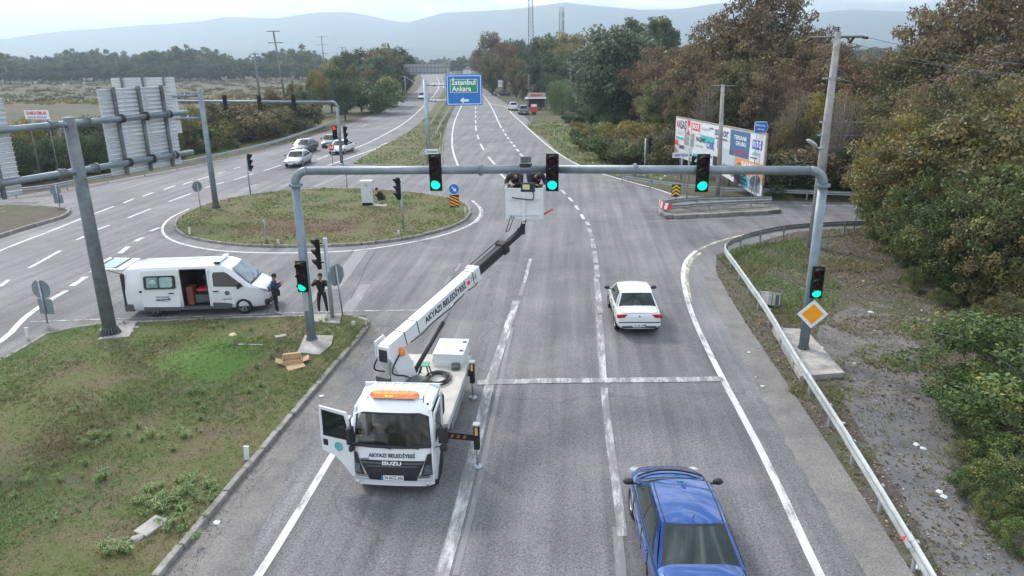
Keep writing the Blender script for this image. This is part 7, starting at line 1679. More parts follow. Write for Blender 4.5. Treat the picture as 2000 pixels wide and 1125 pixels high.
def cab_door(parent, sd, panel_crest):
    # door in local coords: hinge at origin, extends along -x, thickness in y
    D = []
    mb = MB(); mb.prism([(0, .34), (-.10, .34), (-.34, .62), (-.55, .80), (-.92, .90), (-.94, 1.30), (0, 1.30)], 'Y', -.03, .03); dp = mb.build('door_panel', WHITE2, parent)
    mb = MB()
    for poly in ([(0, 1.30), (-.07, 1.30), (-.20, 1.95), (-.14, 2.03)], [(-.14, 2.03), (-.20, 1.95), (-.86, 2.0), (-.92, 2.08)], [(-.86, 2.0), (-.87, 1.30), (-.94, 1.30), (-.92, 2.08)]): mb.prism(poly, 'Y', -.022, .022)
    mb.build('window_frame', WHITE2, parent)
    mb = MB(); mb.prism([(-.07, 1.30), (-.87, 1.30), (-.86, 2.0), (-.20, 1.95)], 'Y', -.008, .008); mb.build('door_window', GLASS, parent)
    mb = MB(); mb.prism([(-.07, 1.28), (-.87, 1.28), (-.87, 1.34), (-.08, 1.34)], 'Y', -.028, .028); mb.build('window_seal', TRIM, parent)
    mb = MB(); mb.box((-.80, sd * .035, 1.13), (.13, .03, .16), bev=.01); mb.build('door_handle', TRIM, parent)
    if panel_crest:
        mb = MB(); mb.lathe([(.125, 0), (.125, .006), (.085, .008), (0, .008)], c=(-.42, sd * .036, 1.08), n=22, axis='Y', smooth=False, M=None); mb.build('crest', mat('crest_teal', (.10, .35, .38), .5, var=.6, scale=14), parent)
    # mirror on arms
    mb = MB(); mb.path([(.02, sd * .03, 1.22), (.10, sd * .22, 1.30), (.10, sd * .22, 1.85), (0, sd * .05, 1.92)], .014, 6); mb.build('mirror_arm', TRIM, parent)
    mb = MB(); mb.box((.10, sd * .24, 1.60), (.12, .22, .44), bev=.04); mb.build('mirror', TRIM, parent)
    mb = MB(); mb.box((.12, sd * .24, 1.27), (.1, .18, .16), bev=.04); mb.build('mirror', TRIM, parent)
# closed left door as a node-free part set: build in truck coords via shift
class Shim: pass
def door_parts(sd, ang, crest):
    pe = bpy.data.objects.new('door', None); COL.objects.link(pe); pe.parent = trk; pe.location = (-.24, sd * (c2 + .0), 0); pe.rotation_euler = (0, 0, ang); cab_door(pe, sd, crest); return pe
door_parts(1, 0, False)
door_parts(-1, R(72), True)
# interior
mb = MB(); mb.box((RB + .07, 0, 1.45), (.03, CW - .12, 1.30)); mb.build('cab_lining', CABIN, trk)
mb = MB(); mb.box((-.88, 0, 2.085), (1.10, CW * .90, .02)); mb.build('headlining', CABIN, trk)
mb = MB(); mb.box((-.42, 0, 1.16), (.34, CW - .14, .26), bev=.06); mb.build('dashboard', mat('dash_grey', (.05, .052, .055), .7), trk)
mb = MB(); mb.box((-.80, 0, .90), (1.25, CW - .1, .08)); mb.build('cab_floor', TRIM, trk)
for y in (-.48, .5): 
    mb = MB(); mb.box((-.95, y, 1.10), (.5, .5, .16), bev=.05); mb.box((-1.25, y, 1.48), (.14, .5, .7), bev=.05); mb.build('seat', mat('seat_fabric', (.06, .065, .07), .9), trk)
mb = MB(); mb.lathe([(.19, -.015), (.205, 0), (.19, .015)], c=(-.58, .5, 1.36), n=20, M=Matrix.Rotation(R(-30), 3, 'Y')); mb.build('steering_wheel', TRIM, trk)
for y in (-.05, .62):
    mb = MB(); a = wpt((y) / c2, .0, .03); b2 = wpt((y + .0 - .42) / c2, .06, .03); mb.path([a + Vector((.01, .04, -.04)), b2], .012, 5); mb.build('wiper', TRIM, trk)
mb = MB(); mb.box((-.30, -.35, 1.32), (.02, .30, .22)); mb.build('paper_sheet', mat('teal_sheet', (.12, .2, .2), .7), trk)
# orange beacon bar
mb = MB(); prof = [(.0, 0)]
mb.prism([(-.60, 0), (-.48, -.12), (.48, -.12), (.60, 0), (.48, .12), (-.48, .12)], 'Z', 2.30, 2.335)
mb.v = [(b2 - .62, a, c) for a, b2, c in mb.v]; mb.build('beacon_base', CHROME, trk)
mb = MB(); mb.prism([(-.61, 0), (-.49, -.13), (.49, -.13), (.61, 0), (.49, .13), (-.49, .13)], 'Z', 2.337, 2.43)
mb.v = [(b2 * (.8 if c > 2.4 else 1) - .62, a * (.95 if c > 2.4 else 1), c) for a, b2, c in mb.v]; bb_ = mb.build('beacon_bar', mat('beacon_orange', (.80, .20, .035), .18, 0, .15, 9, spec=.8, emit=(1, .3, .06), estr=.10), trk)
for y in (-.30, -.12, .12, .34): mb = MB(); mb.box((-.62, y, 2.434), (.19, .012, .008)); mb.build('beacon_divider', AMBER, bb_)
for y in (-.17, -.06): mb = MB(); mb.box((-.515, y, 2.375), (.03, .07, .05)); mb.build('beacon_flash', mat('beacon_flash', (1, .5, .1), .3, emit=(1, .45, .05), estr=1.1), bb_)
mb = MB(); mb.path([(-.40, .74, 2.28), (-.42, .74, 2.46)], .01, 5); mb.sphere((-.4, .84, 2.26), (.03, .03, .03), 8, 6); mb.build('aerial', TRIM, trk)
# chassis, bed
BX0, BX1 = -1.72, -6.25; BW2 = 1.02
mb = MB(); mb.box(((BX0 + BX1) / 2, 0, .98), (BX0 - BX1, BW2 * 2, .07), bev=.012); mb.build('bed', mat('cream_deck', (.50, .475, .42), .7, 0, .15, 2.2, dirt=.5, dirtcol=(.25, .22, .19)), trk)
for sd in (1, -1):
    mb = MB(); mb.box(((BX0 + BX1) / 2, sd * (BW2 + .015), .93), (BX0 - BX1, .04, .20), bev=.01); mb.build('side_rail', mat('grey_rail', (.42, .42, .40), .6, 0, .1, 2, dirt=.4), trk)
    mb = MB()
    for z in (.46, .60, .74): mb.box((-3.6, sd * (BW2 - .02), z), (2.2, .03, .06))
    for x in (-2.6, -3.6, -4.6): mb.box((x, sd * (BW2 - .04), .62), (.04, .03, .5))
    mb.build('side_guard', GALV, trk)
    mb = MB(); mb.box((-3.3, sd * .36, .72), (6.2, .09, .22)); mb.build('chassis_rail', TRIM, trk)
    wheel(trk, -.80, sd * (c2 - .17), .39, .22, rim=GREYTRIM)
    for dy in (0, .25): wheel(trk, -4.75, sd * (BW2 - .22 - dy), .39, .22, rim=GREYTRIM)
mb = MB(); mb.box((-2.0, BW2 - .22, .62), (.5, .4, .45), bev=.04); mb.build('tool_box', TRIM, trk)
mb = MB(); mb.path([(-1.62, .82, 1.0), (-1.62, .82, 1.7)], .1, 12); mb.box((-1.62, .82, 1.62), (.30, .32, .55), bev=.06); mb.build('air_intake', TRIM, trk)
# outriggers
HAZ = mat('hazard_black', (.02, .02, .022), .5, .2, .3, 6)
def outrigger(x, sd, reach, footz=.03, legtop=1.2, dx=0):
    p0 = Vector((x, sd * (BW2 - .25), .80)); p1 = Vector((x + dx, sd * reach, .86))
    d = (p1 - p0).normalized(); mb = MB(); L = (p1 - p0).length; M = Vector((1, 0, 0)).rotation_difference(d).to_matrix()
    mb.box((p0 + p1) / 2, (L, .16, .17), rot=M); arm = mb.build('outrigger_arm', HAZ, trk)
    for k in range(3):
        mb = MB(); q = p1 - d * (.30 + k * .17); mb.box(q, (.07, .172, .10), rot=M @ Matrix.Rotation(R(35), 3, 'Y')); mb.build('hazard_mark', mat('faded_hazard_yellow', (.30, .15, .03), .6, 0, .3, 20), arm)
    mb = MB(); mb.box((p1.x, p1.y, .86), (.15, .15, .68), bev=.02); leg = mb.build('outrigger_leg', HAZ, trk)
    mb = MB(); mb.box((p1.x, p1.y, 1.215), (.19, .17, .04)); mb.build('leg_cap', GALV, leg)
    mb = MB(); mb.box((p1.x + .078, p1.y, 1.05), (.008, .07, .22)); mb.build('reflector', mat('orange_reflector', (.75, .38, .12), .4), leg)
    mb = MB(); mb.tube((p1.x, p1.y, .08), (p1.x, p1.y, .6), .035, n=10); mb.lathe([(.14, .0), (.14, .03), (.05, .06)], c=(p1.x, p1.y, 0), n=16); mb.build('jack', GALV, leg)
def tloc(px, py, z=0): # world point -> truck local
    p = P(px, py, z) - TF; return p.dot(tX), p.dot(Vector((-tX.y, tX.x, 0)))
a = tloc(933, 912); b2 = tloc(924, 778)
outrigger(a[0] - .25, 1, a[1], dx=.25); outrigger(b2[0], 1, b2[1]); outrigger(a[0] - .25, -1, -(-1.55), dx=.1); outrigger(b2[0], -1, 1.28)
# deck box, stool, cables
qx, qy = tloc(883, 690, 1.2); mb = MB(); mb.box((qx, qy - .02, 1.20), (1.25, .92, .40), bev=.012); db = mb.build('deck_box', WHITE2, trk)
mb = MB(); mb.box((qx, qy - .02, 1.412), (1.29, .96, .03), bev=.008); mb.build('box_lid', WHITE2, db)
for dx in (-.35, .35): mb = MB(); mb.box((qx + dx, qy + .36, 1.43), (.10, .12, .02)); mb.build('latch', TRIM, db)
sx, sy_ = tloc(830, 735, 1.0)
mb = MB(); mb.box((sx, sy_, 1.38), (.30, .30, .04), bev=.01); st_ = mb.build('stool_seat', mat('green_top', (.08, .33, .20), .6), trk)
for k in range(4):
    a_ = k * math.pi / 2 + .78; mb = MB(); mb.tube((sx + .12 * math.cos(a_), sy_ + .12 * math.sin(a_), 1.37), (sx + .24 * math.cos(a_), sy_ + .24 * math.sin(a_), 1.02), .022, n=6); mb.build('stool_leg', TRIM, trk)
mb = MB(); cx, cy = tloc(855, 742, 1.03); rg = random.Random(4)
pts = []
for k in range(150):
    a_ = k * .42; r_ = .36 + .10 * math.sin(k * .13) + rg.uniform(-.02, .02); pts.append((cx + r_ * math.cos(a_) * 1.1, cy + r_ * math.sin(a_) * .9, 1.03 + .05 * (k / 150) + rg.uniform(0, .05)))
mb.path(pts, .013, 5); mb.build('cable_coil', TRIM, trk)
# turret and boom
ux, uy = -3.05, -.38                                  # turret axis in truck coords
El_w = P(768, 690, 2.85)                               # elbow pivot in the world
uw = T2(ux, uy, 0)
mb = MB(); mb.lathe([(.46, 1.02), (.46, 1.16), (.38, 1.20), (.38, 1.28)], c=(ux, uy, 0), n=24); mb.build('turntable', TRIM, trk)
El = Vector(((El_w - TF).dot(tX), (El_w - TF).dot(Vector((-tX.y, tX.x, 0))), 2.82)); El.x = max(El.x, ux - .1); 
BT_w = PY(1018, 452, 23.1); BT = Vector(((BT_w - TF).dot(tX), (BT_w - TF).dot(Vector((-tX.y, tX.x, 0))), BT_w.z))
bd = (BT - El); BLn = bd.length; bd.normalize()
hb = Vector((bd.x, bd.y, 0)).normalized(); sideb = Vector((-hb.y, hb.x, 0))
El = Vector((ux, uy, 2.75)) - hb * .55; bd = BT - El; BLn = bd.length; bd.normalize(); upb = bd.cross(sideb).normalized(); upb = -upb if upb.z < 0 else upb
MBm = Matrix((bd, sideb, upb)).transposed()
def bbox(name, s0, s1, w, h, m, parent=None, up=0, side=0, taper=None):
    c = El + bd * ((s0 + s1) / 2) + upb * up + sideb * side; mb = MB()
    mb.box(c, (s1 - s0, w, h), rot=MBm, bev=.02); return mb.build(name, m, parent or trk)
# turret column: two cheek plates rising and leaning back
for sgn_ in (-1, 1):
    pl = []
    for (f, z) in ((.42, 1.28), (-.34, 1.28), (-.30, 1.75), (-.78, 2.55), (-.80, 2.98), (-.42, 3.05), (.10, 2.2)): q = Vector((ux, uy, 0)) + hb * f; pl.append(Vector((q.x, q.y, z)) + sideb * sgn_ * .24)
    o_ = [p + sideb * .03 for p in pl]; mb = MB(); n = len(pl); mb.add(pl + o_, [tuple(range(n)), tuple(range(n, 2 * n))[::-1]] + [(i, n + i, n + (i + 1) % n, (i + 1) % n) for i in range(n)]); mb.build('turret_cheek', WHITE2, trk)
mb = MB(); q = Vector((ux, uy, 2.72)) - hb * .72; mb.box(q, (.14, .46, .34), rot=Matrix((hb, sideb, Vector((0, 0, 1)))).transposed(), bev=.03); mb.build('counter_plate', WHITE2, trk)
mb = MB(); q = Vector((ux, uy, 2.62)) - hb * .80; mb.box(q, (.03, .26, .34), rot=Matrix((hb, sideb, Vector((0, 0, 1)))).transposed(), bev=.01); mb.build('opening', TRIM, trk)
mb = MB(); q = Vector((ux, uy, 1.75)) - hb * .05; mb.box(q, (.5, .44, .85), rot=Matrix((hb, sideb, Vector((0, 0, 1)))).transposed(), bev=.03); mb.build('turret_core', mat('pale_blue_grey', (.42, .47, .50), .5, var=.1), trk)
mb = MB(); q = Vector((ux, uy, 1.52)) - sideb * .50 - hb * .05; mb.box(q, (.5, .42, .5), rot=Matrix((hb, sideb, Vector((0, 0, 1)))).transposed(), bev=.03); mb.build('control_box', GREYTRIM, trk)
mb = MB(); q = Vector((ux, uy, 1.50)) + sideb * .46 - hb * .1; mb.box(q, (.5, .5, .46), rot=Matrix((hb, sideb, Vector((0, 0, 1)))).transposed(), bev=.03); mb.build('control_box', GREYTRIM, trk)
mb = MB(); q = Vector((ux, uy, 2.55)) - hb * .38 - sideb * .30; mb.lathe([(.08, 0), (.085, .1), (.07, .2), (0, .22)], c=q, n=14); mb.build('beacon', AMBER, trk)
for k in range(3):
    q0 = Vector((ux, uy, 2.6)) - hb * .5 + sideb * (.3 if k else -.3); mb = MB(); mb.path(crom([q0, q0 + Vector((.1, -.1, -.4)) - hb * .15, q0 + hb * .3 + Vector((0, 0, -.75)), q0 + hb * .45 + Vector((0, .1, -1.0))], .1), .022, 6); mb.build('hose', TRIM, trk)
bw, bhh = .33, .42
main = bbox('main_boom', -.15, BLn * .585, bw, bhh, WHITE2)
bbox('boom_collar', BLn * .57, BLn * .60, bw + .05, bhh + .05, WHITE2, up=0)
mid = bbox('telescopic_boom', BLn * .58, BLn * .83, .25, .29, BLACKM); bbox('boom_head', BLn * .81, BLn * .85, .34, .38, TRIM)
for s_ in (-.16, .16): bbox('boom_rod', BLn * .60, BLn * .84, .03, .03, TRIM, up=.21, side=s_)
bbox('boom_tube', BLn * .60, BLn * .86, .05, .05, GALV, up=-.27, side=.05)
bbox('inner_boom', BLn * .83, BLn * 1.0, .16, .18, BLACKM)
for f in (.05, .12): pass
vis = -1 if (El + bd * 3 + sideb).length and (TF + tX * 0 - Vector((0, 0, 0))).length >= 0 and ((T2(0, 0) * 0 + tX * (El + bd * 3).x)).length >= 0 else 1
# lettering on the flank of the boom that looks at the camera
dirs = {}
for sg in (1, -1):
    wpos = T2(*(El + bd * 3)[:2], (El + bd * 3).z); wn = (tX * (sideb.x * sg) + Vector((-tX.y, tX.x, 0)) * (sideb.y * sg)); dirs[sg] = wn.dot(Vector((0, 0, CAM_H)) - wpos)
vs_ = 1 if dirs[1] > dirs[-1] else -1
sN = sideb * vs_; xd = bd; yd = sN.cross(xd)
text('AKYAZI BELEDİYESİ', .26, INK, trk, frame(El + bd * (BLn * .345) + sN * (bw / 2 + .006) - upb * .0 + bd * 0, xd, yd), width=BLn * .29, bold=.03)
mb = MB(); mb.box(El + bd * (BLn * .51) + sN * (bw / 2 + .004), (.12, .012, .12), rot=MBm); mb.build('red_emblem', RED, trk)
text('75E', .2, GREYTRIM, trk, frame(El + bd * (BLn * .55) + sN * (bw / 2 + .006), xd, yd), width=.3, bold=.0)
# lift cylinder
mb = MB(); c0 = Vector((ux, uy, 1.55)) + hb * .32; c1 = El + bd * (BLn * .46) - upb * .26; m_ = c0.lerp(c1, .66); mb.tube(c0, m_, .065, n=12); mb.build('lift_cylinder', TRIM, trk)
mb = MB(); mb.tube(m_, c1, .035, n=10); mb.build('cylinder_rod', GALV, trk)
for f0, f1 in ((.10, .24), (.24, .47), (.50, .60)): mb = MB(); mb.path([El + bd * BLn * f0 - upb * .24 + sN * .14, El + bd * BLn * (f0 + f1) / 2 - upb * .29 + sN * .15, El + bd * BLn * f1 - upb * .24 + sN * .14], .016, 5); mb.build('boom_hose', TRIM, trk)
for f in (.07, .15, .545): bbox('boom_clamp', BLn * f, BLn * f + .05, bw + .012, bhh + .012, GREYTRIM)
for y, x in ((-.7, -2.0), (.55, -2.2), (.1, -5.6), (.7, -5.2), (-.6, -4.9)): mb = MB(); mb.box((x, y, 1.08), (.34, .26, .13), rot=Euler((0, 0, x * 3)), bev=.03); mb.build('deck_fitting', GREYTRIM, trk)
# basket
BKc = PY(1026, 400, 23.45); BKl = Vector(((BKc - TF).dot(tX), (BKc - TF).dot(Vector((-tX.y, tX.x, 0))), 0))
zb0, zb1 = PY(1026, 424, 23.45).z, PY(1026, 366, 23.45).z
bkw, bkd = 1.22, .85
for nm, c, d in (('basket_panel', (BKl.x + bkd / 2, BKl.y, (zb0 + zb1) / 2), (.03, bkw, zb1 - zb0)), ('basket_panel', (BKl.x - bkd / 2, BKl.y, (zb0 + zb1) / 2), (.03, bkw, zb1 - zb0)), ('basket_panel', (BKl.x, BKl.y + bkw / 2, (zb0 + zb1) / 2), (bkd - .03, .03, zb1 - zb0)), ('basket_panel', (BKl.x, BKl.y - bkw / 2, (zb0 + zb1) / 2), (bkd - .03, .03, zb1 - zb0)), ('basket_floor', (BKl.x, BKl.y, zb0 + .03), (bkd - .03, bkw - .03, .04))):
    mb = MB(); mb.box(c, d, bev=.005); mb.build(nm, mat('basket_white', (.60, .61, .62), .5, 0, .06, 2, dirt=.2), trk)
for y in (-bkw / 2, bkw / 2): mb = MB(); mb.box((BKl.x, BKl.y + y, zb1 + .02), (bkd + .06, .05, .04)); mb.build('basket_rim', WHITE2, trk)
for x in (-bkd / 2, bkd / 2): mb = MB(); mb.box((BKl.x + x, BKl.y, zb1 + .02), (.05, bkw - .05, .04)); mb.build('basket_rim', WHITE2, trk)
fx0 = BKl.x + bkd / 2 + .05
mb = MB(); mb.box((fx0, BKl.y - .02, (zb0 + zb1) / 2 - .12), (.07, .09, zb1 - zb0)); mb.build('basket_mast', WHITE2, trk)
for z, w in ((zb1 - .30, .95), (zb0 + .18, 1.0), (zb0 + .06, .6)): mb = MB(); mb.box((fx0, BKl.y, z), (.05, w, .05)); mb.build('basket_bar', WHITE2, trk)
mb = MB(); mb.path(crom([(fx0 + .03, BKl.y - .4, zb1 - .26), (fx0 + .05, BKl.y, zb1 - .30), (fx0 + .06, BKl.y + .28, zb1 - .30), (fx0 + .04, BKl.y + .30, zb1 - .1), (fx0, BKl.y + .2, zb1)], .05), .018, 5); mb.build('basket_hose', TRIM, trk)
mb = MB(); mb.path([(fx0, BKl.y - .42, zb0 + .12), (fx0 + .1, BKl.y - .48, zb0 + .02), (fx0 + .1, BKl.y - .60, zb0 - .38)], .014, 5); mb.path([(fx0, BKl.y - .34, zb0 + .1), (fx0 + .1, BKl.y - .38, zb0 - .0), (fx0 + .1, BKl.y - .50, zb0 - .34), (fx0 + .1, BKl.y - .60, zb0 - .38)], .014, 5); mb.build('folding_step', TRIM, trk)
mb = MB(); mb.path([(BKl.x, BKl.y + .60, zb0 + .08), (BKl.x, BKl.y + .92, zb0 + .26)], .028, 8); mb.build('red_lever', RED, trk)
mb = MB(); mb.path([(fx0 - .02, BKl.y, zb0 - .02), BT], [.07, .09], 8); mb.box(BT, (.2, .26, .2), bev=.03); mb.build('basket_pivot', TRIM, trk)
mb = MB(); mb.box((fx0 - .07, BKl.y + .12, zb1 + .06), (.10, .48, .30), bev=.03); ctl = mb.build('basket_control', TRIM, trk)
mb = MB(); mb.box((fx0 - .012, BKl.y + .06, zb1 + .08), (.012, .22, .16)); mb.build('control_label', mat('pale_yellow_label', (.55, .55, .28), .6), ctl)
# ------------------------------------------------------------------ people
SKIN = mat('skin', (.36, .21, .15), .6, 0, .06, 10); HAIR = mat('dark_hair', (.012, .010, .009), .7, 0, .2, 30)
NAVY = mat('navy_cloth', (.018, .032, .075), .85, 0, .2, 12, .3, 60); NAVYT = mat('navy_trousers', (.012, .014, .028), .9, 0, .2, 12, .3, 60); BLKC = mat('black_cloth', (.012, .012, .013), .85, 0, .3, 12, .3, 60)
SHOE = mat('pale_trainers', (.42, .42, .44), .7, 0, .4, 18); SHIRT = mat('white_shirt', (.6, .6, .62), .8); PHONE = mat('phone_black', (.01, .01, .012), .3); GREYC2 = mat('light_shirt', (.30, .31, .33), .85)
def skin(name, V, E, Rr, m, parent, root=0, sub=1):
    me = bpy.data.meshes.new(name); me.from_pydata([tuple(v) for v in V], E, []); me.materials.append(m)
    ob = link(name, me, parent)
    sk = ob.modifiers.new('k', 'SKIN'); sk.use_smooth_shade = True; sb = ob.modifiers.new('s', 'SUBSURF'); sb.levels = sub; sb.render_levels = sub
    if not me.skin_vertices: me.skin_vertices.new()
    for i, r in enumerate(Rr):
        sv = me.skin_vertices[0].data[i]; sv.radius = r if hasattr(r, '__len__') else (r, r); sv.use_root = (i == root)
    evalmesh(ob, name)
    for p in ob.data.polygons: p.use_smooth = True
    return ob
def person(label, loc, rz, J, top, trousers, hat=None, shoes=SHOE, group=None, s=1.0, legs=True, name='person'):
    """J: joints, facing +x. keys pelvis chest neck head, L/R: shoulder elbow wrist hip knee ankle toe"""
    t = thing(name, label, 'person', loc, rz, group); t.scale = (s, s, s)
    V = lambda k: Vector(J[k])
    pts = [V('pelvis'), (V('pelvis') + V('chest')) / 2, V('chest'), V('neck'), V('neck').lerp(V('head'), .45), V('head') + (V('head') - V('neck')) * .25]
    rad = [(.11, .08), (.095, .075), (.11, .08), .055, .07, .075]
    E = [(0, 1), (1, 2), (2, 3), (3, 4), (4, 5)]
    def chain(start, ks, rs):
        prev = start
        for k, r in zip(ks, rs):
            pts.append(V(k)); rad.append(r); E.append((prev, len(pts) - 1)); prev = len(pts) - 1
    for sd in 'LR':
        chain(2, [sd + 'shoulder', sd + 'elbow', sd + 'wrist', sd + 'hand'], [.050, .038, .027, .030])
        if legs: chain(0, [sd + 'hip', sd + 'knee', sd + 'ankle', sd + 'toe'], [.07, .05, .036, .034])
    body = skin('body', pts, E, rad, SKIN, t)
    # fingers and face are grown into the same mesh
    mb = MB()
    hd = (V('head') - V('neck')).normalized(); fwd = Vector(J.get('look', (1, 0, 0))).normalized(); rt = fwd.cross(hd).normalized(); hc = V('head')
    mb.sphere(hc + hd * .02, (.092, .078, .115), 12, 9)
    mb.path([hc + fwd * .085 + hd * .03, hc + fwd * .112 - hd * .02, hc + fwd * .09 - hd * .035], [.012, .018, .012], 6)
    for e in (1, -1): mb.sphere(hc + rt * e * .082 - hd * .0, (.012, .02, .03), 6, 5)
    for sd in 'LR':
        w, h = V(sd + 'wrist'), V(sd + 'hand'); d = (h - w).normalized(); up_ = Vector((0, 0, 1)) if abs(d.z) < .8 else Vector((1, 0, 0)); a = d.cross(up_).normalized(); b2 = a.cross(d)
        for k, (off, L) in enumerate(((-.027, .062), (-.009, .075), (.009, .072), (.027, .058))):
            q = h + a * off; mb.path([q - d * .02, q + d * L * .5 - b2 * .006, q + d * L * .8 - b2 * .028], [.010, .009, .007], 5)
        q = h - d * .03 + a * .03; mb.path([q, q + a * .028 + d * .02, q + a * .03 + d * .05], [.012, .011, .008], 5)
    o = mb.build('x', SKIN)
    bm = bmesh.new(); bm.from_mesh(body.data); bm.from_mesh(o.data); bm.to_mesh(body.data); bm.free(); bpy.data.objects.remove(o)
    for p in body.data.polygons: p.use_smooth = True
    # jacket
    pc = V('pelvis') - (V('chest') - V('pelvis')) * .30
    pj = [pc, (V('pelvis') + V('chest')) / 2, V('chest'), V('chest').lerp(V('neck'), .55)]; rj = [(.19, .15), (.165, .14), (.185, .14), (.10, .09)]; Ej = [(0, 1), (1, 2), (2, 3)]
    for sd in 'LR':
        prev = 2
        for k, r in ((sd + 'shoulder', .092), (sd + 'elbow', .072), (sd + 'cuff', .054)):
            p = V(k) if k[1:] != 'cuff' else V(sd + 'elbow').lerp(V(sd + 'wrist'), .99)
            pj.append(p); rj.append(r); Ej.append((prev, len(pj) - 1)); prev = len(pj) - 1
    skin('jacket', pj, Ej, rj, top, t)
    if legs:
        pt = [V('pelvis') + Vector((0, 0, .02))]; rt_ = [(.135, .115)]; Et = []
        for sd in 'LR':
            prev = 0
            for k, r in ((sd + 'hip', .105), (sd + 'knee', .072), (sd + 'cuff', .058)):
                p = V(k) if k[1:] != 'cuff' else V(sd + 'knee').lerp(V(sd + 'ankle'), .94)
                pt.append(p); rt_.append(r); Et.append((prev, len(pt) - 1)); prev = len(pt) - 1
        skin('trousers', pt, Et, rt_, trousers, t)
        for sd in 'LR':
            a, b2 = V(sd + 'ankle'), V(sd + 'toe'); d = (b2 - a); d.z = 0; d.normalize(); mb = MB()
            mb.path([Vector((a.x, a.y, .045)) - d * .06, Vector((a.x, a.y, .055)) + d * .03, Vector((a.x, a.y, .045)) + d * .13, Vector((a.x, a.y, .035)) + d * .19], [.04, .05, .045, .03], 8); mb.build('shoe', shoes, t)
    hm = MB(); hm.sphere(hc + hd * .045 - fwd * .018, (.102, .092, .105), 14, 9); hm.build('hair' if hat is None else 'cap', HAIR if hat is None else hat, t)
    return t
STAND = dict(pelvis=(0, 0, .95), chest=(0, 0, 1.27), neck=(0, 0, 1.45), head=(.01, 0, 1.58), Lshoulder=(0, .185, 1.37), Rshoulder=(0, -.185, 1.37), Lhip=(0, .09, .88), Rhip=(0, -.09, .88), Lknee=(.02, .12, .49), Rknee=(.02, -.12, .49), Lankle=(0, .13, .08), Rankle=(0, -.13, .08), Ltoe=(.14, .15, .04), Rtoe=(.14, -.15, .04))
A = dict(STAND); A.update(head=(.05, 0, 1.57), look=(.85, 0, -.45), Lelbow=(.07, .25, 1.13), Lwrist=(.27, .13, 1.25), Lhand=(.34, .10, 1.30), Relbow=(.09, -.25, 1.13), Rwrist=(.30, -.06, 1.24), Rhand=(.37, -.02, 1.28), Lankle=(-.02, .08, .08), Rankle=(.06, -.09, .08))
pA = P(541, 613); pA.z = .012
man = person('man in a navy jacket looking at his hands beside the van nose', pA, R(12), A, NAVY, NAVYT, s=1.02)
mb = MB(); mb.box((.10, -.27, .98), (.30, .12, .26), bev=.03); bag = mb.build('shoulder_bag', BLKC, loc=pA, rot=(0, 0, R(12))); tag(bag, 'black shoulder bag hanging at the hip of the man in navy', 'bag')
mb = MB(); mb.path([(.02, -.27, 1.08), (-.05, -.1, 1.38), (.02, .12, 1.44), (.12, .10, 1.25), (.16, -.22, 1.08)], .012, 5); mb.build('strap', BLKC, bag)
B_ = dict(STAND); B_.update(look=(1, 0, -.05), Lelbow=(.12, .33, 1.22), Lwrist=(.22, .10, 1.44), Lhand=(.26, .05, 1.48), Relbow=(.12, -.33, 1.22), Rwrist=(.22, -.10, 1.44), Rhand=(.26, -.05, 1.48), Lankle=(0, .17, .08), Rankle=(0, -.17, .08), Lknee=(.03, .15, .49), Rknee=(.03, -.15, .49))
pB = P(632, 613); pB.z = .012
person('man in black raising a phone to his face between the posts', pB, R(-92), B_, BLKC, BLKC, hat=BLKC, s=1.02)
mb = MB(); mb.box((.31, 0, 1.52), (.015, .16, .08), bev=.006); ph = mb.build('phone', PHONE, loc=pB, rot=(0, 0, R(-92))); tag(ph, 'dark phone held up in front of the photographing man', 'phone')
# crouching technician behind the cabinet
Cc = dict(pelvis=(-.05, 0, .34), chest=(.16, 0, .62), neck=(.27, 0, .78), head=(.36, 0, .88), look=(.8, 0, -.5), Lshoulder=(.17, .18, .70), Rshoulder=(.17, -.18, .70), Lelbow=(.36, .20, .48), Lwrist=(.50, .08, .58), Lhand=(.56, .06, .60), Relbow=(.36, -.20, .48), Rwrist=(.50, -.08, .50), Rhand=(.56, -.06, .50), Lhip=(-.02, .11, .32), Rhip=(-.02, -.11, .32), Lknee=(.34, .18, .50), Rknee=(.36, -.16, .44), Lankle=(.10, .16, .08), Rankle=(.06, -.15, .08), Ltoe=(.24, .17, .04), Rtoe=(.20, -.16, .04))
pC = P(748, 400); pC.z = .16
person('man in black crouching beside the white cabinet on the island', pC, R(172), Cc, BLKC, BLKC, s=1.08)
# two workers in the basket
zf = zb0 + .07
for k, (dy, lab, hat) in enumerate(((-.30, 'worker in a black jacket bending in the left side of the basket', BLKC), (.33, 'worker in a dark jacket bending in the right side of the basket', NAVYT))):
    Wk = dict(pelvis=(-.16, 0, .88), chest=(.02, 0, 1.12), neck=(.15, 0, 1.20), head=(.25, 0, 1.19), look=(.5, 0, -.85), Lshoulder=(.03, .20, 1.18), Rshoulder=(.03, -.20, 1.18), Lelbow=(.18, .26, .98), Lwrist=(.30, .12, .96), Lhand=(.36, .10, .96), Relbow=(.18, -.26, .98), Rwrist=(.30, -.12, .96), Rhand=(.36, -.10, .96), Lhip=(-.15, .09, .82), Rhip=(-.15, -.09, .82), Lknee=(-.06, .12, .46), Rknee=(-.06, -.12, .46), Lankle=(-.14, .12, .08), Rankle=(-.14, -.12, .08), Ltoe=(0, .13, .04), Rtoe=(0, -.13, .04))
    w = T2(BKl.x - .12, BKl.y + dy); person(lab, Vector((w.x, w.y, zf)), TH + R(90 if k else -90) * .3, Wk, hat, BLKC, group=None, s=1.10)
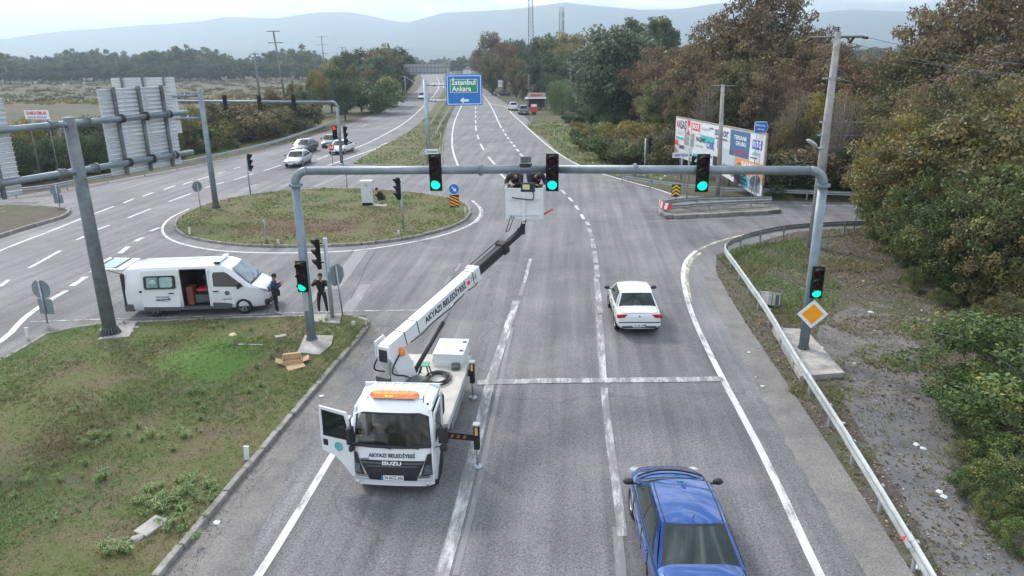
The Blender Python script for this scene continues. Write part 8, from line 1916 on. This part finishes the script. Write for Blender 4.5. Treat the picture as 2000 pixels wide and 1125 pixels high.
# driver
D = dict(pelvis=(0, 0, .12), chest=(.04, 0, .42), neck=(.08, 0, .60), head=(.12, 0, .73), look=(.9, .2, -.3), Lshoulder=(.05, .18, .52), Rshoulder=(.05, -.18, .52), Lelbow=(.22, .24, .34), Lwrist=(.38, .12, .42), Lhand=(.44, .08, .44), Relbow=(.22, -.24, .34), Rwrist=(.38, -.10, .42), Rhand=(.44, -.06, .44), Lhip=(.05, .10, .08), Rhip=(.05, -.10, .08), Lknee=(.42, .14, .10), Rknee=(.42, -.14, .10), Lankle=(.42, .14, -.26), Rankle=(.42, -.14, -.26), Ltoe=(.5, .14, -.28), Rtoe=(.5, -.14, -.28))
w = T2(-1.02, -.46, 1.14); person('seated man inside the truck cab behind the windscreen, by the open door', w, TH + R(25), D, GREYC2, BLKC, legs=True, s=.95)

# ------------------------------------------------------------------ small things
CARD = mat('cardboard', (.42, .29, .17), .85, 0, .12, 5, dirt=.2); PANE_ = mat('white_litter', (.55, .55, .53), .8, 0, .15, 9)
t = thing('cardboard_box', 'open flattened cardboard box lying on the grass by the left portal leg', 'box', P(572, 716) + Vector((0, 0, .14)), R(15))
mb = MB()
for c, d in (((0, 0, .02), (.62, .44, .012)), ((0, -.22, .09), (.62, .012, .14)), ((-.31, 0, .09), (.012, .43, .14)), ((.31, 0, .09), (.012, .43, .14)), ((0, .22, .12), (.62, .012, .2))): mb.box(c, d)
mb.build('tray', CARD, t)
for c, d, r in (((0, .33, .22), (.6, .24, .01), (R(-10), 0, 0)), ((-.43, 0, .12), (.24, .42, .01), (0, R(25), 0)), ((.44, 0, .11), (.26, .42, .01), (0, R(-20), 0))): mb = MB(); mb.box((0, 0, 0), d); mb.build('flap', CARD, t, loc=c, rot=r)
mb = MB(); mb.box((0, 0, 0), (.58, .4, .03)); tag(mb.build('cardboard_sheet', CARD, loc=P(578, 724) + Vector((0, 0, .16)), rot=(R(4), R(-4), R(30))), 'loose cardboard sheet under the open box', 'cardboard')
# fallen white equipment box behind the guardrail
t = thing('equipment_box', 'dirty white cabinet box lying tilted in the grass behind the guardrail', 'box', P(1503, 598) + Vector((0, 0, .30)), rot=(R(-14), R(12), R(18)))
wd = mat('dirty_white', (.46, .46, .43), .7, 0, .25, 4, dirt=.7, dirtcol=(.16, .14, .12))
mb = MB(); mb.box((0, 0, 0), (.62, .5, .5), bev=.03); mb.build('casing', wd, t); mb = MB(); mb.box((0, 0, .27), (.66, .54, .05), bev=.015); mb.build('lid', wd, t); mb = MB(); mb.box((.14, -.256, 0), (.16, .015, .42)); mb.build('slot', GREYTRIM, t); mb = MB(); mb.box((-.12, -.256, 0), (.02, .015, .42)); mb.build('seam', BLACKM, t)
# loose stones and slabs
def rock(px, py, s, label, z=.13, m=CONC, flat=.4, name='stone'):
    rg = random.Random(px * 7 + py); bm = bmesh.new(); bmesh.ops.create_icosphere(bm, subdivisions=2, radius=s)
    for v in bm.verts: v.co *= rg.uniform(.75, 1.2); v.co.z *= flat
    me = bpy.data.meshes.new(name); bm.to_mesh(me); bm.free(); me.materials.append(m); p = P(px, py); o = link(name, me, loc=(p.x, p.y, z + s * flat * .3), rot=(0, 0, rg.uniform(0, 6))); return tag(o, label, name, None)
def slab(px, py, w, d, h, rz, label, m=CONC, z=.13, tilt=(0, 0)):
    mb = MB(); mb.box((0, 0, h / 2), (w, d, h), bev=.015); p = P(px, py); return tag(mb.build('concrete_slab', m, loc=(p.x, p.y, z), rot=(tilt[0], tilt[1], rz)), label, 'slab')
slab(298, 1040, .42, .60, .07, R(-25), 'flat pale slab sunk in the grass near the bottom left', tilt=(R(3), 0))
rock(270, 1062, .13, 'pale stone beside the slab near the bottom left')
slab(549, 664, .42, .26, .05, R(30), 'small square slab in the grass beside the portal leg')
slab(490, 680, .95, .05, .03, R(-6), 'thin pale stick lying in the bright green grass', m=PANE_)
rock(456, 661, .14, 'yellowish lump lying in the bright green grass', m=mat('foam_yellow', (.55, .50, .28), .9))
for px, py, s, l in ((255, 655, .14, 'broken concrete lump right of the gantry base'), (268, 646, .10, 'small broken lump behind the gantry base'), (200, 668, .12, 'white lump at the front of the gantry base'), (1598, 712, .16, 'white rubble lump at the footing corner, upper'), (1610, 722, .12, 'white rubble lump at the footing corner, lower'), (1590, 728, .11, 'white rubble lump under the footing edge'), (1700, 612, .12, 'pale crushed litter on the gravel path')): rock(px, py, s, l, .03 if px > 1500 else .13, PANE_ if px > 1400 else CONC)
for px, py, l in ((1790, 870, 'white crumpled paper at the path edge, upper'), (1803, 878, 'small white scrap beside the upper crumpled paper'), (1835, 962, 'white crumpled paper at the path edge, lower'), (1843, 972, 'white scrap touching the lower crumpled paper'), (1645, 828, 'flat white strip of litter behind the guardrail'), (1792, 1110, 'white scrap near the bottom of the guardrail'), (424, 1023, 'pale pebble on the asphalt beside the kerb'), (628, 775, 'white scrap on the asphalt below the cardboard box')): rock(px, py, .085, l, .02, PANE_, .35, 'paper_scrap')
rg = random.Random(12)
for i in range(26):
    x = rg.uniform(1450, 1880); y = rg.uniform(505, 760)
    rock(int(x), int(y), rg.uniform(.03, .07), 'pale fleck of litter or rubble on the rough ground right of the guardrail', .02, PANE_ if i % 2 else CONC, .4, 'paper_scrap')['group'] = 'pale flecks on the rough ground'
rg = random.Random(13)
for i in range(22):
    x = rg.uniform(1130, 1330); y = 290 + (x - 1130) * .25 + rg.uniform(0, 26)
    rock(int(x), int(y), rg.uniform(.08, .16), 'pale rubbish lump on the dug bank left of the billboard', .02, PANE_ if i % 2 else CONC, .5, 'stone')['group'] = 'rubbish lumps on the dug bank'
# fallen twisted sign frame in the thicket
mb = MB(); mb.path([(0, 0, 0), (.1, 0, .9)], .03, 6); mb.path([(-.1, 0, 1.0), (1.0, .2, .45)], .02, 6); mb.path([(-.1, 0, 1.0), (-.1, 0, 1.12), (1.0, .2, .6), (1.0, .2, .45)], .02, 6)
tag(mb.build('bent_frame', mat('pale_frame', (.5, .48, .46), .7), loc=P(1758, 475)), 'bent pale metal frame poking out below the thicket', 'frame')
# kiosk, shop signs, timber shed
K = P(1048, 214); t = thing('kiosk', 'small roadside fruit kiosk with a red lettered fascia', 'kiosk', K, R(-4))
kx0, kx1 = PY(1030, 200, K.y).x - K.x, PY(1067, 200, K.y).x - K.x; w = kx1 - kx0; cxk = (kx0 + kx1) / 2
zf0, zf1 = PY(1048, 192, K.y).z, PY(1048, 185, K.y).z
mb = MB(); mb.box((cxk, 2.0, zf0 / 2), (w, 3, zf0)); mb.build('wall', mat('kiosk_dark', (.05, .045, .045), .8), t)
mb = MB(); mb.box((cxk, .9, zf0 + .02), (w + 1, 4.0, .12)); mb.build('awning', PANE_, t)
mb = MB(); mb.box((cxk, -.9, (zf0 + zf1) / 2 + .3), (w * .95, .12, 1.0)); mb.build('fascia', mat('fascia', (.45, .36, .36), .6), t)
text('MANAV', .7, RED, t, frame((cxk, -.98, (zf0 + zf1) / 2 + .3), (1, 0, 0), (0, 0, 1)), width=w * .6, bold=.03)
for x in (kx0 + .2, kx1 - .2): mb = MB(); mb.tube((x, -.8, 0), (x, -.8, zf0), .06, n=6); mb.build('post', GALV, t)
for i in range(9):
    mb = MB(); mb.box((0, 0, .3), (.7, .5, .55), bev=.03); c = K + Vector((-1.5 + i * .95, -2.2 - (i % 2) * .5, 0)); tag(mb.build('crate', mat('crate_%d' % (i % 3), ((.25, .2, .08), (.4, .38, .33), (.10, .14, .05))[i % 3], .8), loc=c), '%s crate of goods, number %s along the front of the kiosk' % (('straw coloured', 'pale', 'green')[i % 3], ('one', 'two', 'three', 'four', 'five', 'six', 'seven', 'eight', 'nine')[i]), 'crate', 'crates before the kiosk')
b = P(1043, 224); t = thing('price_board', 'red and white price board standing before the kiosk', 'sign', b); mb = MB(); mb.box((0, 0, 1.2), (1.15, .08, 1.5)); mb.build('panel', RED, t); mb = MB(); mb.box((0, -.05, 1.65), (1.0, .02, .45)); mb.build('white_band', WHITEP, t); mb = MB(); mb.box((0, 0, .25), (.8, .1, .5)); mb.build('foot', BLACKM, t)
b = P(977, 186); t = thing('roadside_sign', 'small white roadside board with red print by the black car', 'sign', b); mb = MB(); mb.box((0, 0, 3.2), (1.3, .1, 1.9)); mb.build('panel', WHITEP, t); mb = MB(); mb.tube((0, .1, 0), (0, .1, 2.4), .08, n=6); mb.build('pole', GALV, t); text('SATILIK', .4, RED, t, frame((0, -.06, 3.4), (1, 0, 0), (0, 0, 1)), width=1.0, bold=.03)
Sh = P(1150, 214, 0); a, b2 = PY(1120, 195, 142), PY(1168, 188, 142); t = thing('timber_shed', 'dark timber shed with a sloping grey roof between willow and tall tree', 'shed', Vector(((a.x + b2.x) / 2, 142, 0)))
w = (b2.x - a.x) + 1.5
for k in range(8): mb = MB(); mb.box((0, 0, .3 + k * .34), (w, .08, .30)); mb.build('plank', mat('old_timber', (.07, .055, .045), .9, 0, .3, 3), t)
mb = MB(); mb.box((0, 1.5, 1.4), (w - .1, 2.8, 2.8)); mb.build('wall', mat('old_timber', (.07, .055, .045), .9), t)
mb = MB(); mb.box((0, 1.2, 3.35), (w + 1.2, 4.6, .14), rot=Euler((0, R(-8), 0))); mb.build('roof', mat('shed_roof', (.17, .18, .19), .7), t)
# far white roofs past the sign
for px, Y, w, h, lab in ((912, 520, 5, 3, 'tiny white walled building far away right of the blue sign'), (924, 600, 6, 3, 'second tiny pale building far beyond the highway')):
    c = PY(px, 128, Y); t = thing('far_building', lab, 'building', (c.x, Y, 0)); mb = MB(); mb.box((0, 0, h / 2), (w, 9, h)); mb.build('wall', PANE_, t); mb = MB(); mb.prism([(-w / 2 - .4, h), (w / 2 + .4, h), (0, h + 2)], 'Y', -4.8, 4.8); mb.build('roof', mat('far_roof', (.3, .18, .14), .8), t)
# cows far in the pasture
for i, (px, py) in enumerate(((52, 163), (70, 160), (100, 162), (112, 161), (125, 165), (140, 160), (28, 164), (165, 161))):
    p = P(px, py + 5); p.z = 0; t = thing('cow', '%s cow grazing far off in the pasture, %s' % (('brown', 'pale', 'black')[i % 3], ('first', 'second', 'third', 'fourth', 'fifth', 'sixth', 'seventh', 'eighth')[i] + ' of the scattered herd'), 'cow', p, rg.uniform(0, 6), 'herd of cows far in the pasture')
    mc = mat(('cow_brown', 'cow_pale', 'cow_black')[i % 3], ((.10, .06, .04), (.5, .48, .44), (.03, .03, .03))[i % 3], .9)
    pts = [(-.8, 0, 1.15), (-.3, 0, 1.1), (.4, 0, 1.12), (.8, 0, 1.2), (1.15, 0, 1.0), (1.45, 0, .6), (1.6, 0, .35)]; rr_ = [.28, .36, .36, .28, .17, .14, .1]; Ee = [(k, k + 1) for k in range(6)]
    for bx, kk in ((-.75, 0), (.55, 3)):
        for sy2 in (.2, -.2):
            n0 = len(pts); pts += [(bx, sy2, .8), (bx - (.06 if kk == 0 else 0), sy2, .42), (bx, sy2, .02)]; rr_ += [.14, .075, .06]; Ee += [(kk, n0), (n0, n0 + 1), (n0 + 1, n0 + 2)]
    skin('body', pts, Ee, rr_, mc, t, root=1); 
# haze between the camera and the far hills
hz = MB(); x0, x1, y0, y1, z0, z1 = -9500, 9500, -300, 9500, -1, 420
hz.add([(x0, y0, z0), (x1, y0, z0), (x1, y1, z0), (x0, y1, z0), (x0, y0, z1), (x1, y0, z1), (x1, y1, z1), (x0, y1, z1)], [(3, 2, 1, 0), (4, 5, 6, 7), (0, 1, 5, 4), (1, 2, 6, 5), (2, 3, 7, 6), (3, 0, 4, 7)])
hm = bpy.data.materials.new('haze_air'); hm.use_nodes = True; hn = hm.node_tree; hn.nodes.clear()
ho = hn.nodes.new('ShaderNodeOutputMaterial'); hv = hn.nodes.new('ShaderNodeVolumePrincipled')
hv.inputs['Color'].default_value = (.70, .87, 1.0, 1); hv.inputs['Density'].default_value = HAZE; hv.inputs['Anisotropy'].default_value = .45
hn.links.new(hv.outputs[0], ho.inputs['Volume'])
tag(hz.build('haze', hm), kind='stuff')
